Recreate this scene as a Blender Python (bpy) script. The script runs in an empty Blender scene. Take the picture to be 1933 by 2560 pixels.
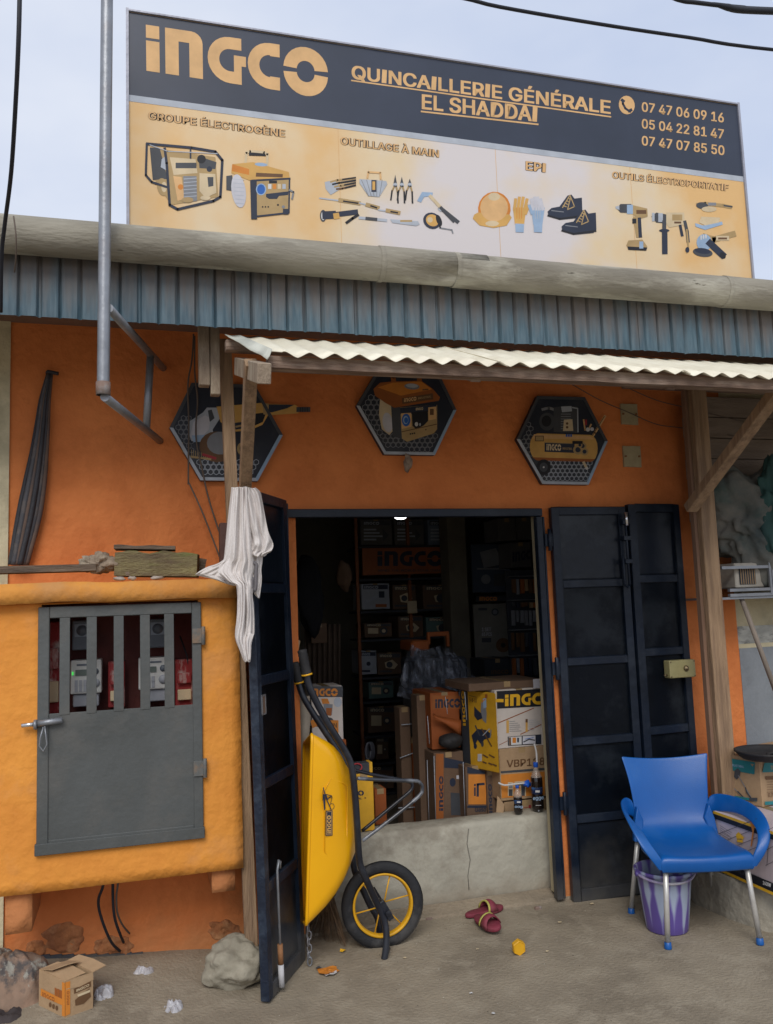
import bpy, bmesh, math, random
from mathutils import Vector, Matrix, noise
random.seed(7)
S = bpy.context.scene
COL = S.collection
R = math.radians
PI = math.pi

# ---------------------------------------------------------------- camera
F = 2130.0; CX, CY = 966.5, 1280.0; PW, PH = 1933.0, 2560.0
_X = Vector((7294, -30, F)).normalized()
_Z = Vector((-701, -19280, F)); _Z = (_Z - _X * _Z.dot(_X)).normalized()
_Y = _Z.cross(_X)
W2 = Matrix((_X, _Y, _Z))                      # photo axes (right, down, forward) -> world
CP = Vector((0, -4.3, 1.6))
cam = bpy.data.cameras.new('camera'); cob = bpy.data.objects.new('camera', cam); COL.objects.link(cob)
rot = W2 @ Matrix(((1, 0, 0), (0, -1, 0), (0, 0, -1)))
cob.matrix_world = Matrix.Translation(CP) @ rot.to_4x4()
cam.sensor_fit = 'HORIZONTAL'; cam.sensor_width = 36.0; cam.lens = F / PW * 36.0
cam.clip_start = 0.05; cam.clip_end = 2000
S.camera = cob

# ---------------------------------------------------------------- world, sun, exposure
SUN_EL, SUN_ROT = R(42), R(199)
w = bpy.data.worlds.new('World'); S.world = w; w.use_nodes = True
nt = w.node_tree; nt.nodes.clear()
def N(t, k, **kw):
    n = t.nodes.new(k)
    for a, b in kw.items(): setattr(n, a, b)
    return n
wo = N(nt, 'ShaderNodeOutputWorld'); bg = N(nt, 'ShaderNodeBackground'); bg.inputs['Strength'].default_value = 0.10
sky = N(nt, 'ShaderNodeTexSky', sky_type='NISHITA'); sky.sun_disc = False
sky.sun_elevation = SUN_EL; sky.sun_rotation = SUN_ROT; sky.dust_density = 2.5
tc = N(nt, 'ShaderNodeTexCoord'); nz = N(nt, 'ShaderNodeTexNoise'); nz.inputs['Scale'].default_value = 1.6
nz.inputs['Detail'].default_value = 5; nz.inputs['Roughness'].default_value = 0.55
mp = N(nt, 'ShaderNodeMapping'); mp.inputs['Scale'].default_value = (1, 1, 2.2); mp.inputs['Location'].default_value = (.4, .3, .1)
cr = N(nt, 'ShaderNodeValToRGB')
cr.color_ramp.elements[0].position = .3; cr.color_ramp.elements[0].color = (4.9, 5.6, 7.2, 1)
cr.color_ramp.elements[1].position = .7; cr.color_ramp.elements[1].color = (7.3, 7.6, 8.3, 1)
mx = N(nt, 'ShaderNodeMixRGB'); mx.inputs['Fac'].default_value = 0.9
nt.links.new(tc.outputs['Generated'], mp.inputs['Vector']); nt.links.new(mp.outputs[0], nz.inputs['Vector'])
nt.links.new(nz.outputs['Fac'], cr.inputs['Fac']); nt.links.new(sky.outputs[0], mx.inputs['Color1'])
nt.links.new(cr.outputs[0], mx.inputs['Color2']); nt.links.new(mx.outputs[0], bg.inputs['Color'])
nt.links.new(bg.outputs[0], wo.inputs['Surface'])
sl = bpy.data.lights.new('sun', 'SUN'); sl.energy = 1.5; sl.angle = R(30); sl.color = (1, .95, .88)
so = bpy.data.objects.new('sun', sl); COL.objects.link(so)
# a soft sun high behind the camera, through cloud
sd = Vector((-0.35, -1.0, 0.95)).normalized()
so.rotation_euler = sd.to_track_quat('Z', 'Y').to_euler()
S.view_settings.view_transform = 'Standard'; S.view_settings.look = 'None'
S.view_settings.gamma = 1; S.view_settings.use_curve_mapping = False
S.view_settings.exposure = 0.30
S.render.engine = 'CYCLES'
S.cycles.max_bounces = 7; S.cycles.diffuse_bounces = 4; S.cycles.transparent_max_bounces = 12

# ---------------------------------------------------------------- helpers
def ray(px, py): return W2 @ Vector(((px - CX) / F, (py - CY) / F, 1.0))
def at(px, py, Y):                              # point of the upright plane y = Y seen at a photo pixel
    d = ray(px, py); return CP + d * ((Y - CP.y) / d.y)
def onz(px, py, z=0.0):                         # point at height z
    d = ray(px, py); return CP + d * ((z - CP.z) / d.z)
def ong(px, py):                                 # point where the ground is seen
    z = 0.0
    for _ in range(6):
        p = onz(px, py, z); z = gh(p.x, p.y)
    return p
def onp(px, py, P0, Nn):
    d = ray(px, py); return CP + d * ((P0 - CP).dot(Nn) / d.dot(Nn))

ROOT = {}
def thing(name, label, cat, loc=(0, 0, 0), group=None, kind=None):
    o = bpy.data.objects.new(name, None); COL.objects.link(o); o.empty_display_size = .1
    o.location = loc; ROOT[o] = Vector(loc)
    tag(o, label, cat, group, kind); return o
def tag(o, label=None, cat=None, group=None, kind=None):
    if label: o['label'] = label
    if cat: o['category'] = cat
    if group: o['group'] = group
    if kind: o['kind'] = kind
    return o

class MB:
    def __init__(s): s.v = []; s.f = []; s.m = []; s.sm = []
    def add(s, vs, fs, mi=0, smooth=False):
        b = len(s.v); s.v += [Vector(v) for v in vs]
        for f in fs: s.f.append([b + i for i in f]); s.m.append(mi); s.sm.append(smooth)
        return s
    def box(s, a, b, mi=0, M=None):
        x0, y0, z0 = [min(a[i], b[i]) for i in range(3)]; x1, y1, z1 = [max(a[i], b[i]) for i in range(3)]
        vs = [Vector(p) for p in ((x0,y0,z0),(x1,y0,z0),(x1,y1,z0),(x0,y1,z0),(x0,y0,z1),(x1,y0,z1),(x1,y1,z1),(x0,y1,z1))]
        if M: vs = [M @ v for v in vs]
        return s.add(vs, [(0,3,2,1),(4,5,6,7),(0,1,5,4),(1,2,6,5),(2,3,7,6),(3,0,4,7)], mi)
    def bar(s, p, q, w, h, up=(0,0,1), mi=0):            # rectangular bar from p to q
        p, q = Vector(p), Vector(q); d = (q - p).normalized(); up = Vector(up)
        a = d.cross(up)
        if a.length < 1e-4: a = d.cross(Vector((0,1,0)))
        a.normalize(); b = a.cross(d).normalized()
        vs = []
        for c in (p, q):
            for i, j in ((-1,-1),(1,-1),(1,1),(-1,1)): vs.append(c + a * (i * w / 2) + b * (j * h / 2))
        return s.add(vs, [(0,1,2,3),(4,7,6,5),(0,4,5,1),(1,5,6,2),(2,6,7,3),(3,7,4,0)], mi)
    def tube(s, pts, r, n=10, mi=0, close=False, cap=True):
        pts = [Vector(p) for p in pts]; rs = r if isinstance(r, (list, tuple)) else [r] * len(pts)
        L = len(pts); vs = []; ref = None
        for i in range(L):
            if close: t = (pts[(i+1) % L] - pts[i-1]).normalized()
            else: t = (pts[min(i+1, L-1)] - pts[max(i-1, 0)]).normalized()
            if ref is None:
                ref = t.orthogonal().normalized()
            ref = (ref - t * ref.dot(t)).normalized(); b = t.cross(ref)
            for k in range(n):
                an = 2 * PI * k / n; vs.append(pts[i] + (ref * math.cos(an) + b * math.sin(an)) * rs[i])
        fs = []
        for i in range(L if close else L - 1):
            j = (i + 1) % L
            for k in range(n): fs.append((i*n+k, i*n+(k+1) % n, j*n+(k+1) % n, j*n+k))
        s.add(vs, fs, mi, True)
        if cap and not close:
            s.add(vs[:n], [tuple(range(n))[::-1]], mi); s.add(vs[-n:], [tuple(range(n))], mi)
        return s
    def lathe(s, prof, c, axis=(0,0,1), n=24, mi=0, smooth=True):
        ax = Vector(axis).normalized(); u = ax.orthogonal().normalized()
        if abs(ax.z) > .99: u = Vector((1,0,0))
        v = ax.cross(u); c = Vector(c); vs = []
        for r, h in prof:
            for k in range(n):
                an = 2 * PI * k / n; vs.append(c + ax * h + (u * math.cos(an) + v * math.sin(an)) * r)
        fs = [(i*n+k, i*n+(k+1) % n, (i+1)*n+(k+1) % n, (i+1)*n+k) for i in range(len(prof)-1) for k in range(n)]
        return s.add(vs, fs, mi, smooth)
    def prism(s, poly, off, mi=0):                        # poly: 3d ring, off: thickness vector
        poly = [Vector(p) for p in poly]; off = Vector(off); n = len(poly)
        s.add(poly + [p + off for p in poly], [tuple(range(n))[::-1], tuple(range(n, 2*n))] + [(i, (i+1) % n, n+(i+1) % n, n+i) for i in range(n)], mi)
        return s
    def grid(s, rows, mi=0, smooth=True):
        n = len(rows[0]); vs = [p for r in rows for p in r]
        return s.add(vs, [(i*n+j, i*n+j+1, (i+1)*n+j+1, (i+1)*n+j) for i in range(len(rows)-1) for j in range(n-1)], mi, smooth)
def part(name, mb, mats, parent=None, bevel=0, bseg=1, solid=0, sub=0, fix=True, label=None, kind=None, disp=None):
    me = bpy.data.meshes.new(name); off = ROOT.get(parent, Vector()) if parent else Vector()
    me.from_pydata([v - off for v in mb.v], [], mb.f)
    if not isinstance(mats, (list, tuple)): mats = [mats]
    for m in mats: me.materials.append(m)
    me.polygons.foreach_set('material_index', mb.m); me.polygons.foreach_set('use_smooth', mb.sm)
    if fix:
        bm = bmesh.new(); bm.from_mesh(me); bmesh.ops.remove_doubles(bm, verts=bm.verts, dist=1e-5)
        bmesh.ops.recalc_face_normals(bm, faces=bm.faces); bm.to_mesh(me); bm.free()
    me.update()
    o = bpy.data.objects.new(name, me); COL.objects.link(o); ROOT[o] = off
    if parent: o.parent = parent
    if solid:
        m = o.modifiers.new('solid', 'SOLIDIFY'); m.thickness = solid; m.offset = 0
    if sub:
        m = o.modifiers.new('sub', 'SUBSURF'); m.levels = sub; m.render_levels = sub
    if bevel:
        m = o.modifiers.new('bevel', 'BEVEL'); m.width = bevel; m.segments = bseg; m.limit_method = 'ANGLE'; m.angle_limit = R(35)
    if label: o['label'] = label
    if kind: o['kind'] = kind
    return o
def single(name, mb, mats, label, cat, group=None, **kw):
    o = part(name, mb, mats, None, **kw); return tag(o, label, cat, group)
def boxmb(a, b, mi=0): return MB().box(a, b, mi)

# materials
MATS = {}
def mk(name, c, rough=.7, c2=None, sc=5, var=.12, bump=.15, bsc=45, metal=0, stain=None, sfac=.5, ssc=2.5, scol=None, stretch=(1,1,1), spec=.4, spots=None, spsc=30, spth=.68, foot=None):
    if name in MATS: return MATS[name]
    m = bpy.data.materials.new(name); m.use_nodes = True; t = m.node_tree; b = t.nodes['Principled BSDF']
    b.inputs['Roughness'].default_value = rough; b.inputs['Metallic'].default_value = metal
    b.inputs['Specular IOR Level'].default_value = spec
    tc = N(t, 'ShaderNodeTexCoord'); mp = N(t, 'ShaderNodeMapping'); mp.inputs['Scale'].default_value = stretch
    t.links.new(tc.outputs['Object'], mp.inputs['Vector'])
    n1 = N(t, 'ShaderNodeTexNoise'); n1.inputs['Scale'].default_value = sc; n1.inputs['Detail'].default_value = 6; n1.inputs['Roughness'].default_value = .6
    t.links.new(mp.outputs[0], n1.inputs['Vector'])
    c2 = c2 or tuple(max(0, x * (1 - 2 * var)) for x in c)
    ch = tuple(min(1, x * (1 + var)) for x in c)
    rp = N(t, 'ShaderNodeValToRGB'); rp.color_ramp.elements[0].position = .32; rp.color_ramp.elements[1].position = .68
    rp.color_ramp.elements[0].color = (*c2, 1); rp.color_ramp.elements[1].color = (*ch, 1)
    t.links.new(n1.outputs['Fac'], rp.inputs['Fac']); out = rp.outputs[0]
    def layer(out, col, scl, th, fac, wid=.12):
        n = N(t, 'ShaderNodeTexNoise'); n.inputs['Scale'].default_value = scl; n.inputs['Detail'].default_value = 8; n.inputs['Roughness'].default_value = .65
        t.links.new(mp.outputs[0], n.inputs['Vector'])
        r = N(t, 'ShaderNodeMapRange'); r.inputs['From Min'].default_value = th; r.inputs['From Max'].default_value = th + wid
        r.inputs['To Max'].default_value = fac; t.links.new(n.outputs['Fac'], r.inputs['Value'])
        x = N(t, 'ShaderNodeMixRGB'); x.inputs['Color2'].default_value = (*col, 1)
        t.links.new(r.outputs[0], x.inputs['Fac']); t.links.new(out, x.inputs['Color1']); return x.outputs[0]
    if stain: out = layer(out, stain, ssc, .5, sfac)
    if spots: out = layer(out, spots, spsc, spth, .9, .04)
    if foot:                                            # dust and splashes near the ground: (height, colour, strength)
        sx = N(t, 'ShaderNodeSeparateXYZ'); t.links.new(tc.outputs['Object'], sx.inputs[0])
        nf = N(t, 'ShaderNodeTexNoise'); nf.inputs['Scale'].default_value = 7; nf.inputs['Detail'].default_value = 7; t.links.new(tc.outputs['Object'], nf.inputs['Vector'])
        mf = N(t, 'ShaderNodeMath', operation='MULTIPLY_ADD'); mf.inputs[1].default_value = -foot[0]*1.6; t.links.new(nf.outputs['Fac'], mf.inputs[0]); t.links.new(sx.outputs['Z'], mf.inputs[2])
        rf = N(t, 'ShaderNodeMapRange'); rf.inputs['From Min'].default_value = foot[0]*.25; rf.inputs['From Max'].default_value = -foot[0]*.75; rf.inputs['To Max'].default_value = foot[2]; t.links.new(mf.outputs[0], rf.inputs['Value'])
        xf = N(t, 'ShaderNodeMixRGB'); xf.inputs['Color2'].default_value = (*foot[1], 1); t.links.new(rf.outputs[0], xf.inputs['Fac']); t.links.new(out, xf.inputs['Color1']); out = xf.outputs[0]
    t.links.new(out, b.inputs['Base Color'])
    if bump:
        n2 = N(t, 'ShaderNodeTexNoise'); n2.inputs['Scale'].default_value = bsc; n2.inputs['Detail'].default_value = 5
        t.links.new(mp.outputs[0], n2.inputs['Vector'])
        bp = N(t, 'ShaderNodeBump'); bp.inputs['Strength'].default_value = bump; bp.inputs['Distance'].default_value = .02
        t.links.new(n2.outputs['Fac'], bp.inputs['Height']); t.links.new(bp.outputs[0], b.inputs['Normal'])
    MATS[name] = m; return m
def ink(name, c, rough=.6):
    return mk('ink_' + name, c, rough, var=.08, sc=9, bump=0)

# flat printing: letters, logos and pictures as thin shapes lying on a face
TXT = {}
FONT = None
try:
    import os
    FONT = bpy.data.fonts.load(os.path.join(bpy.utils.system_resource('DATAFILES'), 'fonts', 'Inter.woff2'))   # ships with Blender
except Exception:
    FONT = None
def text_geo(s, bold):
    k = (s, bold)
    if k in TXT: return TXT[k]
    if FONT and 'I' in s:                              # this font's I has serifs: use a bar cut to cap height
        hv = max(v[1] for v in text_geo('H', 0)[0]); vs, fs = text_geo(s.replace('I', '|'), bold)
        V = [list(v) for v in vs]
        for f in fs:
            ys = [vs[i][1] for i in f]; xs_ = [vs[i][0] for i in f]
            if max(xs_)-min(xs_) < .2 and max(ys)-min(ys) > hv*1.15 and min(ys) < -.05:
                for i in f: V[i][1] = min(max(vs[i][1], 0), hv); V[i][0] += (.022 if vs[i][0] > (max(xs_)+min(xs_))/2 else -.022)
        TXT[k] = ([tuple(v) for v in V], fs); return TXT[k]
    cu = bpy.data.curves.new('t', 'FONT'); cu.body = s
    if FONT: cu.font = FONT
    cu.offset = bold; cu.resolution_u = 3; cu.fill_mode = 'FRONT'
    ob = bpy.data.objects.new('t', cu); COL.objects.link(ob)
    dg = bpy.context.evaluated_depsgraph_get(); dg.update()
    me = bpy.data.meshes.new_from_object(ob.evaluated_get(dg))
    vs = [(v.co.x, v.co.y) for v in me.vertices]; fs = [tuple(p.vertices) for p in me.polygons]
    bpy.data.objects.remove(ob); bpy.data.curves.remove(cu); bpy.data.meshes.remove(me)
    TXT[k] = (vs, fs); return TXT[k]
def ring(cx, cy, ro, ri, a0, a1, n=14):
    o = [(cx + ro*math.cos(R(a0+(a1-a0)*i/n)), cy + ro*math.sin(R(a0+(a1-a0)*i/n))) for i in range(n+1)]
    q = [(cx + ri*math.cos(R(a0+(a1-a0)*i/n)), cy + ri*math.sin(R(a0+(a1-a0)*i/n))) for i in range(n+1)]
    return [[o[i], o[i+1], q[i+1], q[i]] for i in range(n)]
def rect(x0, y0, x1, y1): return [[(x0,y0),(x1,y0),(x1,y1),(x0,y1)]]
def logo_polys():
    P = []
    P += rect(0, 0, .30, .66) + rect(0, .72, .30, 1)
    P += rect(.43, 0, .73, 1) + rect(.73, .74, 1.02, 1) + ring(1.02, .75, .25, .0, 0, 90, 5) + rect(1.02, 0, 1.27, .75) + rect(.97, 0, 1.02, .74)
    P += ring(1.88, .5, .5, .24, 90, 270) + rect(1.88, .74, 2.14, 1) + rect(1.88, 0, 2.14, .26) + rect(1.97, .26, 2.14, .40) + rect(1.97, .40, 2.24, .62)
    P += ring(2.78, .5, .5, .24, 90, 270) + rect(2.78, .72, 3.0, 1) + rect(2.78, 0, 3.0, .28)
    P += ring(3.58, .53, .5, .2, 3, 177) + ring(3.58, .47, .5, .2, 183, 357)
    return P, 4.08
LOGO = logo_polys()
class Canvas:
    """printing on a face; coordinates of a picture of that face are mapped onto its plane"""
    def __init__(s, mats, sc=1, ox=0, oy=0, Y=None, P0=None, Nn=None, off=.002):
        s.mats = [MATS['ink_'+m] if isinstance(m, str) else m for m in mats]; s.names = mats; s.sc, s.ox, s.oy = sc, ox, oy
        if Y is not None: P0 = Vector((0, Y, 0)); Nn = Vector((0, -1, 0))
        s.P0, s.N = Vector(P0), Vector(Nn).normalized(); s.off = off; s.mb = MB(); s.lay = 0
    def P(s, x, y): return onp(x / s.sc + s.ox, y / s.sc + s.oy, s.P0 + s.N * (s.off + s.lay * .00005), s.N)
    def mi(s, m): return s.names.index(m)
    def poly(s, pts, m, up=True):
        s.mb.add([s.P(*p) for p in pts], [tuple(range(len(pts)))], s.mi(m))
        if up: s.lay += 1
    def rect(s, x0, y0, x1, y1, m): s.poly([(x0,y0),(x1,y0),(x1,y1),(x0,y1)], m)
    def circle(s, x, y, r, m, ry=None, rot=0, n=18):
        ry = ry or r; c, d = math.cos(R(rot)), math.sin(R(rot)); P = []
        for k in range(n):
            a = 2*PI*k/n; u, v = r*math.cos(a), ry*math.sin(a); P.append((x + u*c - v*d, y + u*d + v*c))
        s.poly(P, m)
    def line(s, pts, wd, m, close=False):
        q = list(pts) + ([pts[0]] if close else [])
        for (x0,y0),(x1,y1) in zip(q[:-1], q[1:]):
            dx, dy = x1-x0, y1-y0; l = math.hypot(dx, dy) or 1; nx, ny = -dy/l*wd/2, dx/l*wd/2
            ex, ey = dx/l*wd*.3, dy/l*wd*.3
            s.poly([(x0+nx-ex,y0+ny-ey),(x1+nx+ex,y1+ny+ey),(x1-nx+ex,y1-ny+ey),(x0-nx-ex,y0-ny-ey)], m, False)
        s.lay += 1
    def hexes(s, x0, y0, x1, y1, r, m, inside):
        dx = r*1.75; dy = r*1.5; j = 0; y = y0
        while y < y1:
            x = x0 + (dx/2 if j % 2 else 0)
            while x < x1:
                if inside(x, y):
                    s.line([(x+r*.86*math.cos(R(30+60*k)), y+r*.86*math.sin(R(30+60*k))) for k in range(6)], r*.18, m, True); s.lay -= 1
                x += dx
            y += dy; j += 1
        s.lay += 1
    def _place(s, polys2d, x0, y0, x1, y1, h, m, upv=None):
        dx, dy = x1-x0, y1-y0
        if upv is None:
            ux, uy = 0, -h
        else: ux, uy = upv
        for vs, fs in polys2d:
            s.mb.add([s.P(x0 + dx*a + ux*b, y0 + dy*a + uy*b) for a, b in vs], fs, s.mi(m))
    def text(s, t, x0, y0, x1, y1, h, m, bold=.02, out=None, ow=.03, upv=None):
        vs, fs = text_geo(t, 0); hv, _ = text_geo('H', 0); hh = max(v[1] for v in hv)
        mnx = min(v[0] for v in vs); W = max(v[0] for v in vs) - mnx
        def stamp(r, col, n):
            k = (W + 2*r); hk = hh + 2*r*.6
            for i in range(n):
                a = 2*PI*i/n + PI/4; ox, oy = r*math.cos(a)*1.25, r*math.sin(a)*.7
                s._place([([((v[0]-mnx+r+ox)/k, (v[1]+oy+r*.5)/hk) for v in vs], fs)], x0, y0, x1, y1, h, col, upv); s.lay += .5
            s.lay += 1
        if out: stamp(bold+ow, out, 12)
        stamp(bold, m, 4 if bold < .03 else 8)
    def logo(s, x0, y0, x1, y1, h, m, upv=None, upto=None):
        P, wd = LOGO
        if upto:
            P = [p for p in P if max(q[0] for q in p) <= upto + .01]; wd = upto
        s._place([([(a/wd, b) for a, b in p], [tuple(range(len(p)))]) for p in P], x0, y0, x1, y1, h, m, upv); s.lay += 1
    def build(s, name, parent, **kw):
        return part(name, s.mb, s.mats, parent, fix=False, **kw)
for nm, c in dict(navy=(.022,.03,.055), amber=(.62,.36,.10), black=(.012,.013,.018), cream=(.62,.5,.32), white=(.62,.62,.62), orange=(.62,.22,.03), yellow=(.75,.42,.02),
                  blue=(.02,.12,.45), grey=(.22,.23,.25), silver=(.42,.46,.52), pale=(.55,.55,.6), peach=(.68,.42,.19), lightblue=(.30,.42,.58), red=(.35,.03,.04),
                  brown=(.14,.07,.03), teal=(.02,.2,.22), sand=(.42,.29,.13), darkgrey=(.06,.065,.075), pink=(.55,.42,.45), rust=(.33,.10,.02), kraft=(.36,.24,.13)).items(): ink(nm, c)
# ---------------------------------------------------------------- materials of the place
m_ground = mk('ground_cement', (.285,.242,.178), .95, c2=(.19,.158,.115), sc=2.3, bump=.4, bsc=65, stain=(.33,.285,.215), sfac=.6, ssc=7, spots=(.44,.40,.32), spsc=60, spth=.70)
m_orange = mk('orange_plaster', (.69,.225,.064), .85, c2=(.60,.172,.046), sc=2.2, bump=.5, bsc=22, foot=(.24,(.36,.20,.09),.5), stain=(.48,.13,.03), sfac=.4, ssc=3.2, spots=(.26,.10,.05), spsc=30, spth=.73)
m_oyel = mk('yellow_orange_plaster', (.72,.300,.048), .8, c2=(.65,.240,.036), sc=2.5, bump=.45, bsc=20, stain=(.62,.28,.09), sfac=.5, ssc=3, spots=(.8,.6,.3), spsc=55, spth=.77)
m_cream = mk('cream_plaster', (.60,.53,.36), .9, c2=(.5,.44,.29), sc=3, bump=.3, stain=(.3,.27,.18), sfac=.4, ssc=4)
m_revcream = mk('dusty_cream_reveal', (.36,.31,.20), .9, sc=4, bump=.3, spots=(.6,.58,.5), spsc=40, spth=.72)
m_grey = mk('grey_plaster', (.25,.27,.29), .85, c2=(.20,.22,.24), sc=1.7, bump=.2, stain=(.14,.15,.16), sfac=.5, ssc=2)
m_sillc = mk('bare_cement', foot=(.16,(.24,.195,.14),.8), c=(.42,.40,.33), rough=.95, c2=(.30,.285,.235), sc=2.6, bump=.45, bsc=22, stain=(.20,.17,.13), sfac=.6, ssc=3.2, spots=(.13,.12,.11), spsc=18, spth=.75)
m_black = mk('dark_blue_black_paint', foot=(.22,(.10,.095,.085),.6), c=(.007,.013,.027), rough=.36, c2=(.004,.008,.016), sc=4, bump=.12, bsc=30, spec=.28, stain=(.022,.030,.045), sfac=.7, ssc=3, spots=(.16,.17,.18), spsc=34, spth=.77)
m_panel = mk('dusty_black_panel', foot=(.30,(.085,.08,.072),.6), c=(.007,.011,.020), rough=.32, c2=(.004,.007,.012), sc=2, bump=.1, bsc=14, spec=.28, stain=(.036,.045,.058), sfac=.7, ssc=2.4, spots=(.14,.15,.16), spsc=45, spth=.79)
m_bworn = mk('worn_blue_edge', (.010,.018,.036), .5, c2=(.007,.011,.022), sc=8, bump=.3, stain=(.035,.05,.075), sfac=.6, ssc=9, spots=(.4,.4,.4), spsc=30, spth=.72)
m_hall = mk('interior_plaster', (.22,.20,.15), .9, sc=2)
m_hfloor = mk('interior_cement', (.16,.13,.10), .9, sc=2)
m_wood = mk('weathered_wood', (.36,.24,.145), .8, c2=(.24,.155,.09), sc=5, bump=.5, bsc=25, stretch=(6,6,.5), stain=(.16,.10,.065), sfac=.6, ssc=3)
m_woodh = mk('weathered_wood_lying', (.25,.17,.125), .85, c2=(.15,.10,.075), sc=5, bump=.5, bsc=25, stretch=(.6,6,6), stain=(.40,.33,.27), sfac=.45, ssc=5)
m_woodg = mk('grey_wood', (.34,.27,.20), .85, c2=(.22,.165,.12), sc=5, bump=.4, stretch=(4,4,1), stain=(.42,.37,.28), sfac=.5)
m_steel = mk('dull_steel', (.30,.32,.35), .45, c2=(.22,.23,.25), sc=8, bump=.1, metal=.55, stain=(.16,.13,.12), sfac=.5, ssc=4)
m_awn = mk('cream_roof_sheet', (.80,.76,.62), .5, c2=(.72,.67,.52), sc=4, bump=.05, stain=(.55,.47,.36), sfac=.25, ssc=3)
m_gut = mk('cement_pipe', (.29,.27,.22), .85, c2=(.16,.145,.115), sc=3, bump=.3, stretch=(.5,2,2), stain=(.50,.48,.40), sfac=.6, ssc=3.5, spots=(.1,.09,.07), spsc=14, spth=.66)
m_meterdoor = mk('charcoal_paint', (.085,.092,.092), .5, c2=(.065,.07,.068), sc=2.2, bump=.12, stain=(.12,.115,.105), sfac=.5, ssc=3, spots=(.45,.43,.4), spsc=50, spth=.78)
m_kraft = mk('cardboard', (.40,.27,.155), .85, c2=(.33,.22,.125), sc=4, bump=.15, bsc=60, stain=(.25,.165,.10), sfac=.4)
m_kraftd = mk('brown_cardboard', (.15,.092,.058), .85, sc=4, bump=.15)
m_whitec = mk('white_carton', (.60,.55,.50), .7, c2=(.52,.46,.42), sc=3, bump=.08)
m_greyc = mk('grey_carton', (.13,.125,.12), .8, sc=4)
m_orangec = mk('orange_carton', (.33,.085,.018), .7, sc=4, bump=.1)
m_yellowc = mk('yellow_carton', (.66,.36,.02), .65, sc=4, bump=.08)
m_darkc = mk('dark_carton', (.04,.045,.055), .7, sc=4)
m_rubber = mk('black_rubber', (.018,.018,.02), .7, sc=12, bump=.2, stain=(.06,.055,.05), sfac=.5)
m_wire = mk('black_cable', (.015,.017,.025), .6, sc=6, bump=0)
m_gwire = mk('grey_brown_cable', (.13,.10,.08), .7, sc=6, bump=0)
m_rock = mk('rock', (.30,.275,.21), .95, c2=(.20,.18,.14), sc=5, bump=.9, bsc=14, stain=(.38,.35,.28), sfac=.6, ssc=5)

# fascia paint: blue metal, brown dust washed down from the top of every sheet
def fascia_mat():
    m = bpy.data.materials.new('faded_blue_metal'); m.use_nodes = True; t = m.node_tree; b = t.nodes['Principled BSDF']
    b.inputs['Roughness'].default_value = .6
    tc = N(t,'ShaderNodeTexCoord'); sx = N(t,'ShaderNodeSeparateXYZ'); t.links.new(tc.outputs['Object'], sx.inputs[0])
    mp = N(t,'ShaderNodeMapping'); mp.inputs['Scale'].default_value = (14,14,1.6); t.links.new(tc.outputs['Object'], mp.inputs['Vector'])
    n = N(t,'ShaderNodeTexNoise'); n.inputs['Scale'].default_value = 1.6; n.inputs['Detail'].default_value = 7; t.links.new(mp.outputs[0], n.inputs['Vector'])
    r = N(t,'ShaderNodeMapRange'); r.inputs['From Min'].default_value = 2.80; r.inputs['From Max'].default_value = 3.02; t.links.new(sx.outputs['Z'], r.inputs['Value'])
    a = N(t,'ShaderNodeMath', operation='MULTIPLY_ADD'); a.inputs[1].default_value = 2.1; t.links.new(n.outputs['Fac'], a.inputs[0]); 
    s2 = N(t,'ShaderNodeMath', operation='SUBTRACT'); s2.inputs[1].default_value = 1.2; t.links.new(r.outputs[0], s2.inputs[0]); t.links.new(s2.outputs[0], a.inputs[2])
    cl = N(t,'ShaderNodeClamp'); t.links.new(a.outputs[0], cl.inputs[0])
    n2 = N(t,'ShaderNodeTexNoise'); n2.inputs['Scale'].default_value = 5; t.links.new(mp.outputs[0], n2.inputs['Vector'])
    rb = N(t,'ShaderNodeValToRGB'); rb.color_ramp.elements[0].color = (.040,.082,.112,1); rb.color_ramp.elements[1].color = (.085,.14,.175,1); rb.color_ramp.elements[0].position=.3; rb.color_ramp.elements[1].position=.7
    t.links.new(n2.outputs['Fac'], rb.inputs['Fac'])
    mx = N(t,'ShaderNodeMixRGB'); mx.inputs['Color2'].default_value = (.125,.108,.098,1)
    t.links.new(cl.outputs[0], mx.inputs['Fac']); t.links.new(rb.outputs[0], mx.inputs['Color1']); t.links.new(mx.outputs[0], b.inputs['Base Color'])
    return m
m_fascia = fascia_mat()

# ---------------------------------------------------------------- ground
def gh(x, y):
    h = .004 * noise.noise(Vector((x*3, y*3, 0))) + .0015 * noise.noise(Vector((x*14, y*14, 3)))
    t = max(0, min(1, (y + .75) / .75)); left = max(0, min(1, (.42 - x) / .95)); mid = 1 if x < 2.3 else max(0, 1 - (x-2.3)/.4)
    h += t*t*(3-2*t) * (.012*mid + .085 * left)
    if y > 0: h += min(1, y / .12) * .03
    return h
mb = MB(); xs = [-60,-20,-8,-4] + [-2.5 + .06*i for i in range(134)] + [7,12,25,60]
ys = [-60,-25,-12,-7] + [-4.6 + .06*i for i in range(79)] + [.2]
mb.grid([[Vector((x, y, gh(x, y) if -4 < y and -3 < x < 6 else 0)) for x in xs] for y in ys])
g = part('ground', mb, m_ground); tag(g, kind='structure')
tg = part('ground', MB().add([(-400,-400,-.02),(400,-400,-.02),(400,400,-.02),(-400,400,-.02)], [(0,1,2,3)]), m_ground); tag(tg, kind='structure')
random.seed(21); mb = MB()
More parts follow.
